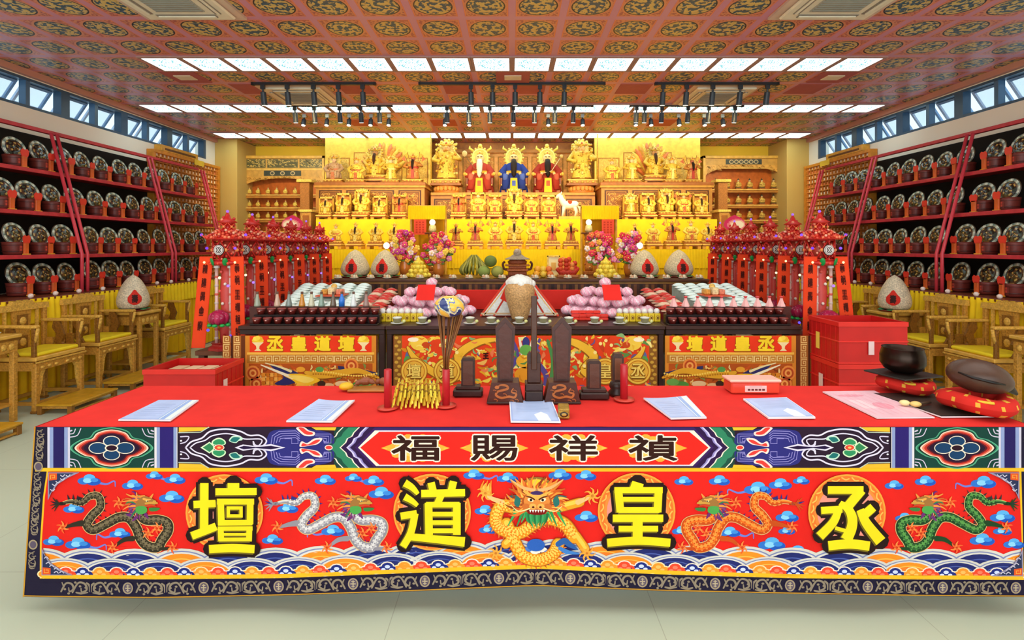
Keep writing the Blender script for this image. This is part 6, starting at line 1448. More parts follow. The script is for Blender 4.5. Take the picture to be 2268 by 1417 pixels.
for sd, nm in ((-1, 'left'), (1, 'right')):
    rz = R(90) if sd < 0 else R(-90); o = -.06 if sd > 0 else 0
    for i, y in enumerate((4.80, 5.50, 6.48)): put(ST, 'chair', chair, (sd * 4.48, y + o, 0), rz, 'carved wooden armchair with yellow seat pad, %s from the front on the %s' % (ORD[i], nm))
    for i, y in enumerate((4.22, 5.965)): put(ST, 'ttab', tea_table, (sd * 4.47, y + o, 0), rz, ('carved tea table at the %s picture edge' % nm) if i == 0 else 'carved tea table under the large peach on the %s' % nm)
    for i, y in enumerate((3.80, 4.78, 5.52)):
        if sd > 0 and i == 0: continue
        put(ST, 'stool', footstool, (sd * 4.09, y + o, 0), rz, 'low wooden footstool before the %s' % (('armchair out of view at the left edge', '%s front armchair' % nm, '%s second armchair' % nm)[i]))
    # teacups and peach on the tables
    y = 5.975 + o
    put(ST, 'gpeach', lambda: peach(.162, .41, 'd9c8aa', 'b89878'), (sd * 4.475, y, .752), R(-42) * sd, 'large wrapped peach offering on the %s tea table' % nm)
    y = 4.30 + o
    if sd < 0:
        t_ = thing('gaiwan', 'lidded white teacup with green rim on the tea table at the left edge', 'teacup', (sd * 4.43, y, .751)); MB().lathe([(.03, .004), (.06, .012), (.064, .018), (.02, .012)], 'dcdcd8', n=18).lathe([(.02, .014), (.042, .04), (.046, .07)], 'e4e6e2', n=18).obj('cup', 'ceramic', t_); MB().lathe([(.048, .07), (.03, .086), (.012, .1)], '2f9a6a', n=18).obj('lid', 'ceramic', t_)
# ================================================================ the altar
OC, OC2, OC3, BR = 'e0a83c', 'f0c65c', 'c8842f', 'a05c22'
CAX = 0.03       # axis of the altar
# ---- side cabinets in the alcoves
def shrine_cabinet(px0, px1, D, ztop, shelves, nm, header2):
    x0, x1 = XW(px0, D), XW(px1, D); xc = (x0 + x1) / 2; w = x1 - x0
    r_ = thing('figurine_cabinet', 'tall carved cabinet of figurine shelves in the %s alcove' % nm, 'cabinet', (xc, D, 0))
    MB().box(0, .13, 0, w, .02, ztop, 'c4682a').obj('back_panel', 'wood', r_)
    f = MB(); c = 'd8a648'
    for sx in (-1, 1): f.box(sx * (w / 2 - .025), 0, 0, .05, .25, ztop, c, .004)
    f.box(0, 0, ztop - .05, w, .25, .05, c, .004); f.obj('frame', 'wood', r_)
    h = MB(); A = Art(.001); n_ = 3
    zt = ztop - .05; hh = .20
    A.rect(-w / 2 + .05, 0, w / 2 - .05, hh, 'c89a4a', 0)
    g = random.Random(2)
    if header2:
        for a, b in ((.03, .30), (.32, .68), (.70, .97)):
            A.rect(-w / 2 + w * a, .015, -w / 2 + w * b, hh - .02, '5a5434', 1)
            for k in range(46): x, y = -w / 2 + w * g.uniform(a + .01, b - .01), g.uniform(.03, hh - .035); A.stroke([(x - .02, y), (x, y - .015), (x + .02, y + .006)], .009, 'd0b060', 2)
        A.rect(-w / 2 + .05, hh, w / 2 - .05, hh + .02, 'd8b058', 1)
    y0 = hh + .02 if header2 else .0
    A.rect(-w / 2 + .05, y0, w / 2 - .05, y0 + .13, 'c69446', 1); A.rect(-w * .22, y0 + .015, w * .22, y0 + .115, '3c4038', 2)
    for k in range(3 if header2 else 6): x = -w * .18 + w * .36 * (k + .5) / (3 if header2 else 6); A.ell(x, y0 + .065, .045, .04, 'c0a878', 3); A.ell(x, y0 + .065, .028, .025, '4a4a40', 4)
    arch = [(-w / 2 + .05, y0 + .13), (w / 2 - .05, y0 + .13), (w / 2 - .05, y0 + .36)] + [((w / 2 - .05) * math.cos(t) * 1.0, y0 + .36 - .20 * math.sin(t)) for t in np.linspace(.12, PI - .12, 14)] + [(-w / 2 + .05, y0 + .36)]
    A.poly(arch, 'd09a48', 1.5)
    for k in range(60):
        t = g.uniform(0, PI); x = (w / 2 - .1) * math.cos(t); y = y0 + .15 + g.uniform(0, .15) * abs(math.cos(t)) ** 1.5; A.stroke([(x - .02, y), (x, y - .02), (x + .018, y + .01)], .01, 'a8742c', 2.5)
    A.into(h, lambda u, v, e: (u, -.10 - e, zt - v), .3); h.obj('carved_header', 'wood', r_)
    for z in shelves:
        s_ = MB(); s_.box(0, -.005, z - .022, w - .1, .25, .022, 'e6b65c', .003); s_.box(0, -.11, z - .066, w - .1, .012, .044, 'b87a34'); s_.obj('shelf', 'wood', r_)
    return r_, xc, w
def small_deity(c1, c2):
    r_ = MB(); r_.box(0, 0, 0, .13, .09, .03, BR, .004); r_.box(0, 0, .03, .11, .07, .02, c2, .004)
    r_.lathe([(.05, .05), (.06, .075), (.05, .11), (.034, .15), (.03, .165), (.012, .17)], c1, n=12, sy=.75)
    r_.ball(-.045, -.02, .085, .022, c1, 8, 6); r_.ball(.045, -.02, .085, .022, c1, 8, 6); r_.tube([(-.034, 0, .15), (-.05, -.03, .115), (-.01, -.045, .105)], .013, c1, 6); r_.tube([(.034, 0, .15), (.05, -.03, .115), (.01, -.045, .105)], .013, c1, 6)
    r_.ball(0, -.004, .19, .022, 'f0d0a0', 10, 8); r_.lathe([(.024, .2), (.026, .215), (.012, .225), (.008, .245)], c2, n=10); return r_
for nm, sd, D, px0, px1, sh, xs, rows in (('left', -1, 9.80, 538, 724, (2.506, 2.26, 2.04, 1.80), (553, 572, 594, 613, 632.5, 654, 673), 4), ('right', 1, 9.80, 1552, 1732, (2.61, 2.31, 2.02, 1.74), (1585, 1610, 1635, 1660, 1687, 1713), 4)):
    shrine_cabinet(px0, px1, D, 3.25, sh, nm, nm == 'left')
    for row in range(rows):
        for i, px in enumerate(xs):
            if sd > 0 and row >= 2 and i == 0: continue
            def mk():
                o = small_deity('ecd060' if sd < 0 else 'd8b050', 'c08a2c' if sd < 0 else '5a4a28').obj('figurine', 'gold', None, None, 'figurine', 'figurines in the alcove cabinets'); return o
            first_or_dup(ST, 'fig' + nm, mk, (XW(px, 9.765), 9.765, sh[row] + .001), 'small gilt figurine, %s from the left on shelf %s from the top, %s alcove' % (ORD[i], ('one', 'two', 'three', 'four')[row], nm), 0, (.64 if sd < 0 else .88), 'figurines in the alcove cabinets')
# ---- back panels reaching the ceiling
def carved_frame(A, x0, y0, x1, y1, l, g, c0='e2b44c', n=60, cols=('f0d070', 'c88a2c', 'e8c060')):
    A.rect(x0, y0, x1, y1, 'b87c28', l); A.rect(x0 + .02, y0 + .02, x1 - .02, y1 - .02, c0, l + 1)
    for k in range(n):
        x, y = g.uniform(x0 + .05, x1 - .05), g.uniform(y0 + .05, y1 - .05); A.stroke([(x - .03, y), (x, y - .02), (x + .03, y + .01), (x + .01, y + .03)], [.006, .014, .008], g.choice(cols), l + 2 + k * .01)
for nm, px0, px1 in (('left', 720, 955), ('right', 1317, 1551)):
    D = 9.18; x0, x1 = XW(px0, D), XW(px1, D); xc = (x0 + x1) / 2; w = x1 - x0
    r_ = thing('altar_screen', 'tall yellow carved screen reaching the ceiling behind the %s upper figures' % nm, 'screen', (xc, D, 0))
    MB().box(0, .05, 1.9, w, .10, 1.597, 'e8c04a', .004).obj('board', 'wood', r_)
    A = Art(.002); g = random.Random(5)
    for a, b, t in ((.03, .235, .38), (.27, .73, .28), (.765, .97, .38)): carved_frame(A, -w / 2 + w * a, t, -w / 2 + w * b, 1.0, 1, g, 'e8be58', 40, ('f2d478', 'dca840', 'ecc864'))
    m = MB(); A.into(m, lambda u, v, e: (u, -.001 - e, 3.5 - v), .3); m.obj('carved_frames', 'carved', r_)
D = 9.72; x0, x1 = XW(950, D), XW(1322, D); w = x1 - x0; xc = (x0 + x1) / 2
r_ = thing('altar_screen', 'orange carved screen behind the three large robed figures', 'screen', (xc, D, 0))
MB().box(0, .05, 1.9, w, .1, 1.5, 'eca248', .004).box(0, 0, 3.30, w, .12, .07, 'c88430', .004).box(0, .02, 3.37, w, .1, .125, 'b47434').obj('board', 'wood', r_)
A = Art(.002); g = random.Random(8)
for a, b in ((.02, .18), (.2, .39), (.41, .59), (.61, .80), (.82, .98)): carved_frame(A, -w / 2 + w * a, .26, -w / 2 + w * b, 1.2, 1, g, 'e69a48', 60, ('f4bc64', 'c87434', 'eeb058'))
m = MB(); A.into(m, lambda u, v, e: (u, -.001 - e, 3.5 - v), .3); m.obj('carved_frames', 'carved', r_)
# ---- tiers
def carved_front(x0, x1, z0, z1, y, panels, name='carved_front', parent=None, seed=1, c='c88a3a'):
    A = Art(.003); g = random.Random(seed); w = x1 - x0
    A.rect(x0, 0, x1, z1 - z0, c, 0)
    for a, b in panels:
        A.rect(x0 + w * a, .04, x0 + w * b, z1 - z0 - .03, '562a0c', 1); A.rect(x0 + w * a + .025, .06, x0 + w * b - .025, z1 - z0 - .05, 'b8782e', 2); A.rect(x0 + w * a + .04, .075, x0 + w * b - .04, z1 - z0 - .065, '5e300f', 2.5); A.rect(x0 + w * a + .05, .085, x0 + w * b - .05, z1 - z0 - .075, '9a5c22', 3)
        for k in range(int(150 * (b - a) * w)): xx, yy = g.uniform(x0 + w * a + .06, x0 + w * b - .06), g.uniform(.10, z1 - z0 - .09); A.stroke([(xx - .02, yy), (xx, yy - .018), (xx + .02, yy), (xx + .006, yy + .016)], .009, g.choice(('e0a848', 'd8983c', 'f0c460')), 4)
    m = MB(); A.into(m, lambda u, v, e: (u, y - e, z1 - v), .4); return m.obj(name, 'wood', parent)
def skirt(mb, x0, x1, y, z1, z0, c, n=26, amp=.012):
    k = max(20, int((x1 - x0) * n * 4)); mb.grid(lambda u, v: (x0 + (x1 - x0) * u, y - amp * (1 + math.sin(u * (x1 - x0) * n * 6.283)) * (.4 + .6 * v), z1 - (z1 - z0) * v), k, 3, c)
x0, x1 = XW(702, 7.2), XW(1602, 7.2)
r_ = thing('altar_tier', 'lowest altar tier with a yellow pleated skirt, carrying the bottom row of figures', 'altar tier'); b = MB(); b.box((x0 + x1) / 2, 7.5, 0, x1 - x0, .58, 1.47, OC, .004); b.obj('platform', 'wood', r_)
s_ = MB(); skirt(s_, x0, x1, 7.20, 1.47, 1.20, 'f4cc1c', 24); skirt(s_, x0, x1, 7.205, 1.22, .2, 'eebc18', 14, .016); s_.obj('skirt', 'cloth', r_)
x0, x1 = XW(700, 7.8), XW(1588, 7.8)
r_ = thing('altar_tier', 'second altar tier, faced with plain yellow cloth, carrying the middle row of figures', 'altar tier'); MB().box((x0 + x1) / 2, 8.11, 0, x1 - x0, .60, 1.93, OC, .004).obj('platform', 'wood', r_); s_ = MB(); skirt(s_, x0, x1, 7.80, 1.93, 1.47, 'f2c824', 8, .004); s_.obj('facing', 'cloth', r_)
for nm, pa, pb in (('left', 697, 943), ('right', 1329, 1580)):
    x0, x1 = XW(pa, 8.45), XW(pb, 8.45)
    r_ = thing('carved_altar', 'carved brown upper altar on the %s with panelled front' % nm, 'altar', ((x0 + x1) / 2, 8.45, 0)); w = x1 - x0
    MB().box(0, .34, 0, w - .04, .66, 2.53, BR).obj('body', 'wood', r_); t = MB(); t.box(0, .34, 2.53, w, .74, .05, 'a8642a', .006); t.box(0, .32, 2.49, w, .70, .04, 'd8983c', .004); t.obj('top', 'wood', r_)
    carved_front(-w / 2 + .02, w / 2 - .02, 1.94, 2.49, -.0, ((.03, .24), (.28, .72), (.76, .97)), 'carved_front', r_, 3)
x0, x1 = XW(954, 8.8), XW(1318, 8.8)
r_ = thing('altar_dais', 'carved dais under the five tall figures at the top centre', 'dais', ((x0 + x1) / 2, 8.8, 0)); w = x1 - x0
MB().box(0, .45, 0, w, .88, 2.40, BR).box(0, .44, 2.40, w, .90, .05, 'd8983c', .005).obj('body', 'wood', r_); carved_front(-w / 2, w / 2, 1.94, 2.38, 0, ((.02, .18), (.2, .8), (.82, .98)), 'carved_front', r_, 4, 'd0883a')
for nm, px in (('left', 701), ('right', 1573)):
    r_ = thing('carved_pedestal', 'small carved pedestal at the outer end of the %s upper altar' % nm, 'pedestal', (XW(px, 8.5), 8.5, 1.94) if False else (XW(px + (-22 if nm == 'left' else 24), 8.6), 8.6, 0)); MB().box(0, 0, 0, .16, .16, 2.10, 'b87a34', .004).obj('post', 'wood', r_); MB().box(0, 0, 2.10, .22, .2, .03, OC2, .004).box(0, 0, 2.13, .16, .16, .46, 'b07030', .006).box(0, 0, 2.59, .26, .22, .05, OC2, .006).obj('carved_block', 'carved', r_)
    r_ = thing('side_cabinet', 'little stepped carved cabinet at the outer end of the %s middle tier' % nm, 'cabinet', (XW(686 if nm == 'left' else 1596, 8.1), 8.1, 0)); MB().box(0, 0, 0, .16, .3, 2.05, 'c0883c', .004).box(0, 0, 2.05, .20, .34, .04, OC2, .004).obj('body', 'carved', r_); MB().box(0, -.152, 1.68, .10, .006, .32, '9a5a22', .002).obj('door', 'wood', r_)
# ---- figures
FACE = 'f2cc90'
def deity(h, robe, trim, beard=None, face=FACE, crown='e8b83c', seat='c0802c', halo=None, halo_c='f4e08c', flags=False, w=1.3, stand=False):
    """front toward -y; h = height from the seat's foot to the crown"""
    r_ = thing('deity_figure', None, 'deity figure', group='deity figures on the altar'); k = h
    p = MB(); p.box(0, 0, 0, .52 * k * w, .34 * k, .05 * k, BR, .004); p.box(0, 0, .05 * k, .46 * k * w, .30 * k, .05 * k, seat, .004); p.box(0, 0, .10 * k, .50 * k * w, .32 * k, .03 * k, OC2, .003)
    for q in range(5): p.ball((-.18 + q * .09) * k * w, -.155 * k, .075 * k, .03 * k, OC2, 6, 5, .012 * k, .02 * k)
    p.obj('pedestal', 'wood', r_)
    b = MB(); z0 = .13 * k
    if stand:
        b.lathe([(.15 * k, z0), (.17 * k, z0 + .05 * k), (.13 * k, z0 + .25 * k), (.12 * k, z0 + .38 * k), (.14 * k, z0 + .48 * k), (.15 * k, z0 + .56 * k), (.06 * k, z0 + .61 * k)], robe, n=14, sx=w, sy=.7)
        b.tube([(-.14 * k * w, 0, z0 + .55 * k), (-.22 * k * w, -.03 * k, z0 + .42 * k), (-.10 * k * w, -.13 * k, z0 + .38 * k)], [.05 * k, .055 * k, .035 * k], robe, 8); b.tube([(.14 * k * w, 0, z0 + .55 * k), (.22 * k * w, -.03 * k, z0 + .44 * k), (.12 * k * w, -.13 * k, z0 + .46 * k)], [.05 * k, .055 * k, .035 * k], robe, 8)
        b.lathe([(.135 * k, z0 + .36 * k), (.15 * k, z0 + .39 * k), (.135 * k, z0 + .42 * k)], trim, n=14, sx=w, sy=.72, cap=False); b.prism([(-.05 * k, z0 + .02 * k), (.05 * k, z0 + .02 * k), (.04 * k, z0 + .36 * k), (-.04 * k, z0 + .36 * k)], -.13 * k, -.11 * k, trim)
        hz = z0 + .67 * k
    else:
        b.lathe([(.19 * k, z0), (.20 * k, z0 + .08 * k), (.17 * k, z0 + .22 * k), (.14 * k, z0 + .33 * k), (.155 * k, z0 + .46 * k), (.13 * k, z0 + .53 * k), (.05 * k, z0 + .57 * k)], robe, n=16, sx=w, sy=.72)
        for sx in (-1, 1):
            b.tube([(sx * .09 * k * w, .02 * k, z0 + .20 * k), (sx * .13 * k * w, -.11 * k, z0 + .19 * k), (sx * .12 * k * w, -.145 * k, z0 + .04 * k)], [.07 * k, .065 * k, .05 * k], robe, 8)
            b.tube([(sx * .14 * k * w, 0, z0 + .49 * k), (sx * .215 * k * w, -.03 * k, z0 + .36 * k), (sx * .15 * k * w, -.13 * k, z0 + .27 * k), (sx * .10 * k * w, -.15 * k, z0 + .27 * k)], [.055 * k, .065 * k, .055 * k, .03 * k], robe, 8); b.ball(sx * .10 * k * w, -.155 * k, z0 + .275 * k, .026 * k, FACE, 7, 5)
        b.prism([(-.065 * k, z0 + .0 * k), (.065 * k, z0 + .0 * k), (.05 * k, z0 + .24 * k), (-.05 * k, z0 + .24 * k)], -.155 * k, -.135 * k, trim); b.lathe([(.145 * k, z0 + .30 * k), (.158 * k, z0 + .33 * k), (.145 * k, z0 + .36 * k)], trim, n=16, sx=w, sy=.74, cap=False)
        hz = z0 + .64 * k
    b.ball(0, -.01 * k, hz, .066 * k, face, 12, 9, .066 * k, .082 * k); b.ball(0, -.08 * k, hz - .008 * k, .012 * k, face, 6, 5)
    for sx in (-1, 1): b.ball(sx * .066 * k, 0, hz, .015 * k, face, 6, 5, .012 * k, .026 * k); b.ball(sx * .026 * k, -.069 * k, hz + .012 * k, .009 * k, '30180c', 6, 4, .004 * k, .005 * k)
    b.ball(0, -.071 * k, hz - .034 * k, .014 * k, 'b04a2a', 6, 4, .005 * k, .005 * k)
    go = random.Random(int(h * 1000) + len(robe) + (3 if stand else 0)); hz0 = hz
    for q in range(34):
        a_ = go.uniform(-2.6, -.55); zz = z0 + go.uniform(.03, .52) * k; rr = (.205 if zz < z0 + .2 * k else .16) * k if not stand else .145 * k
        b.ball(rr * w * math.cos(a_), rr * .76 * math.sin(a_), zz, .016 * k, go.choice(('a8701c', 'fbe68a', 'c08420', 'e8c850', 'b87a20')), 5, 4)
    b.lathe([(.196 * k if not stand else .165 * k, z0 + .015 * k), (.208 * k if not stand else .178 * k, z0 + .03 * k), (.2 * k if not stand else .17 * k, z0 + .045 * k)], '9a6018', n=16, sx=w, sy=.75, cap=False)
    b.obj('body', 'gold' if robe in ('ecc040', 'f4d050', 'd8a43a') else 'wood', r_)
    c = MB(); c.lathe([(.072 * k, hz + .045 * k), (.078 * k, hz + .075 * k), (.06 * k, hz + .12 * k), (.03 * k, hz + .15 * k), (.012 * k, hz + .19 * k)], crown, n=12)
    for sx in (-1, 1): c.tube([(sx * .05 * k, 0, hz + .07 * k), (sx * .12 * k, 0, hz + .09 * k), (sx * .14 * k, 0, hz + .13 * k)], [.02 * k, .02 * k, .008 * k], crown, 6)
    c.ball(0, -.06 * k, hz + .10 * k, .022 * k, 'd8452c', 7, 5); c.obj('crown', 'gold', r_)
    if beard: m = MB(); m.tube([(0, -.07 * k, hz - .045 * k), (0, -.135 * k, hz - .12 * k), (0, -.165 * k, hz - .26 * k), (0, -.165 * k, hz - .36 * k)], [.036 * k, .046 * k, .036 * k, .008 * k], beard, 8); m.obj('beard', 'matte', r_)
    if halo:
        m = MB(); m.M = T(0, .075 * k, hz + .01 * k) @ rot(R(90), 0, 0); m.lathe([(halo * k, -.012 * k), (halo * k, .012 * k), (halo * .86 * k, .016 * k), (halo * .84 * k, .008 * k)], halo_c, n=28)
        for q in range(14): a = 2 * PI * q / 14; m.ball(halo * 1.08 * k * math.cos(a), halo * 1.08 * k * math.sin(a), 0, .035 * k, 'f0cc50', 7, 5)
        m.obj('halo', 'gold', r_)
    if flags:
        m = MB()
        for sx in (-1, 1):
            for q in (0, 1): m.tube([(sx * .10 * k, .09 * k, z0 + .4 * k), (sx * (.2 + q * .10) * k, .10 * k, z0 + (.92 - q * .12) * k)], .008 * k, BR, 5); m.prism([(sx * (.2 + q * .1) * k, z0 + (.90 - q * .12) * k), (sx * (.34 + q * .06) * k, z0 + (.80 - q * .12) * k), (sx * (.17 + q * .08) * k, z0 + (.70 - q * .1) * k)][::sx], .095 * k, .105 * k, ('e8b43c', 'd86a3c')[q])
        m.obj('back_flags', 'gold', r_)
    return r_
GD = 'ecc040'; GD2 = 'f4d050'
KIND = {
    'A': lambda: deity(.42, GD, 'e8d070', '3a2412', 'f0c080'), 'B': lambda: deity(.42, GD2, 'c8642c', None, 'f4d0a0'), 'C': lambda: deity(.42, GD, 'e8c850', '4a2a14', 'e0a060', halo=.17),
    'D': lambda: deity(.42, GD2, 'd05a2c', None, 'f2c890', flags=True, w=1.2), 'E': lambda: deity(.42, 'd8a43a', 'b8452c', '2a1a10', 'c87a50', stand=True), 'F': lambda: deity(.42, GD, 'f0dc80', None, 'f4d8a8', halo=.2, stand=True),
    'R': lambda: deity(.42, 'c8823a', 'c03a28', '2a1a10', 'b86a4a', stand=True, flags=True), 'P': lambda: deity(.42, 'c8a078', 'd07a4c', None, 'f0c8a0', halo=.18)}
def place(kind, px, ytop, ybase, D, zb, label, w=None):
    h = (ybase - ytop) * D / FPX; s_ = h / (.42 * .97)
    return first_or_dup(ST, 'deity' + kind, KIND[kind], (XW(px, D), D, zb), label, 0, s_)
TXT = {'A': 'dark-bearded gilt', 'B': 'beardless gilt', 'C': 'haloed bearded gilt', 'D': 'gilt flag-backed', 'E': 'standing bearded', 'F': 'standing haloed gilt', 'R': 'dark-faced standing', 'P': 'pinkish haloed'}
def row(lst, D, zb, yb, where):
    for i, (px, yt, k) in enumerate(lst): place(k, px, yt, yb, D, zb, '%s seated figure, %s from the left in %s' % (TXT[k], ORD[i], where) if k not in 'EFR' else '%s figure, %s from the left in %s' % (TXT[k], ORD[i], where))
def stool(px, D, z, w, h, label):
    r_ = thing('figure_stand', label, 'stand', (XW(px, D), D, z), group='stands under the figures'); MB().box(0, 0, h - .02, w, .26, .02, OC2, .003).box(0, 0, h - .035, w - .03, .24, .015, BR).obj('top', 'wood', r_)
    for sx in (-1, 1): MB().box(sx * (w / 2 - .03), 0, 0, .05, .22, h - .03, OC, .003).obj('foot', 'wood', r_)
T1 = [(744, 500, 'B'), (788, 497, 'A'), (833, 497, 'A'), (874, 498, 'A')]; T1C = [(1010, 500, 'E'), (1053, 496, 'R'), (1097, 494, 'D'), (1139, 488, 'A'), (1181, 494, 'D'), (1223, 497, 'R'), (1264, 497, 'E')]; T1R = [(1406, 499, 'A'), (1446, 497, 'B'), (1488, 494, 'R'), (1530, 492, 'B'), (1567, 497, 'A')]
T2 = [(722, 440, 'A'), (760, 432, 'A'), (801, 424, 'C'), (841, 438, 'A'), (885, 436, 'R')]; T2C = [(1016, 436, 'R'), (1059, 430, 'B'), (1096, 436, 'D'), (1139, 422, 'C'), (1177, 436, 'D'), (1215, 436, 'B')]; T2R = [(1397, 436, 'F'), (1435, 432, 'A'), (1476, 424, 'C'), (1514, 432, 'D'), (1552, 434, 'A')]
for lst, wh in ((T1, 'the bottom row, left part'), (T1C, 'the bottom row, middle part'), (T1R, 'the bottom row, right part')):
    for i, (px, yt, k) in enumerate(lst): stool(px, 7.46, 1.471, .235, .075, 'small carved stand, %s from the left in %s' % (ORD[i], wh))
    row(lst, 7.46, 1.548, 546, wh)
for lst, wh in ((T2, 'the middle row, left part'), (T2C, 'the middle row, middle part'), (T2R, 'the middle row, right part')):
    for i, (px, yt, k) in enumerate(lst):
        stool(px, 8.02, 1.931, .24, .07, 'small carved stand, %s from the left in %s' % (ORD[i], wh))
        x = XW(px, 8.22); hh = (486 - yt) * 8.2 / FPX + .05
        n_ = thing('figure_niche', 'carved back panel behind the figure, %s from the left in %s' % (ORD[i], wh), 'niche', (x, 8.26, 1.931), group='carved back panels'); f = MB(); f.box(0, .03, 0, .22, .02, hh, 'd08c3c'); f.obj('panel', 'carved', n_); f = MB()
        for sx in (-1, 1): f.box(sx * .11, 0, 0, .026, .06, hh, OC, .004)
        f.box(0, 0, hh - .03, .245, .06, .03, OC2, .004); f.obj('frame', 'wood', n_)
    row(lst, 8.02, 2.002, 483, wh)
# white horse at the right end of the middle row
hs = thing('horse_figure', 'white horse figure with red saddle at the right end of the middle row', 'horse figure', (XW(1260, 8.0), 8.0, 1.931), rz=R(0)); b = MB()
b.box(0, 0, 0, .34, .2, .05, OC, .004); b.obj('base', 'wood', hs); b = MB()
b.tube(catmull([(.13, 0, .21), (.08, 0, .235), (0, 0, .23), (-.07, 0, .25), (-.12, 0, .33), (-.13, -.0, .39)], 4), [.03, .06, .068, .07, .066, .064, .062, .064, .066, .068, .07, .066, .06, .055, .05, .046, .043, .04, .036, .034, .032][:21], 'efe6d2', 10)
b.tube([(-.125, 0, .39), (-.17, 0, .375), (-.20, 0, .34)], [.036, .03, .02], 'efe6d2', 8)
for x, s_ in ((-.08, -1), (-.06, 1), (.09, -1), (.11, 1)): b.tube([(x, s_ * .03, .2), (x + (.02 if x > 0 else -.015), s_ * .035, .12), (x + (.0 if x > 0 else -.03), s_ * .035, .05)], [.032, .02, .014], 'e8dcc4', 7)
for s_ in (-1, 1): b.ball(-.12, s_ * .018, .425, .01, 'efe6d2', 6, 5, .008, .022)
b.obj('body', 'matte', hs); m = MB(); m.tube([(-.10, 0, .41), (-.075, 0, .36), (-.05, 0, .31)], [.014, .02, .012], 'd8a05c', 6).tube([(.13, 0, .22), (.17, 0, .19), (.175, 0, .10)], [.014, .024, .008], 'e8d8b0', 7).obj('mane', 'matte', hs); MB().ball(0.01, 0, .265, .06, 'c8452c', 10, 6, .07, .04).obj('saddle', 'cloth', hs)
# top left and right groups
for nm, lst in (('left', [(740, 337, 'P', 396), (790, 347, 'B', 402), (831, 318, 'C', 394), (866, 348, 'F', 402), (915, 340, 'R', 400)]), ('right', [(1355, 348, 'B', 400), (1399, 345, 'F', 400), (1450, 312, 'C', 388), (1488, 347, 'F', 400), (1533, 347, 'R', 400)])):
    for i, (px, yt, k, yb) in enumerate(lst):
        big = k == 'C'; z = 2.581 + (.10 if big else 0)
        if big: stool(px, 8.92, 2.581, .42, .10, 'wide dark stand under the tall haloed figure on the %s upper altar' % nm)
        place(k, px, yt, yb + (0 if big else 6), 8.92 if big else 8.62, z, '%s figure, %s from the left on the %s upper altar' % (TXT[k], ORD[i], nm))
    D = 9.12; x = XW(850 if nm == 'left' else 1440, D); m = MB(); g = random.Random(6)
    fan = thing('gilt_fan', 'gilt radiating leaf screen behind the tall figure on the %s upper altar' % nm, 'fan', (x, D, 2.582))
    for q in range(15): a = R(20 + q * 10); m.tube([(0, 0, .12), (.32 * math.cos(a), 0, .25 + .45 * math.sin(a)), (.42 * math.cos(a), -.02, .30 + .5 * math.sin(a))], [.02, .05, .012], ('e8c048', 'd8922c', 'e07a3a')[q % 3], 6)
    m.obj('leaves', 'gold', fan); MB().box(0, 0, 0, .2, .1, .14, OC, .004).obj('foot', 'wood', fan)
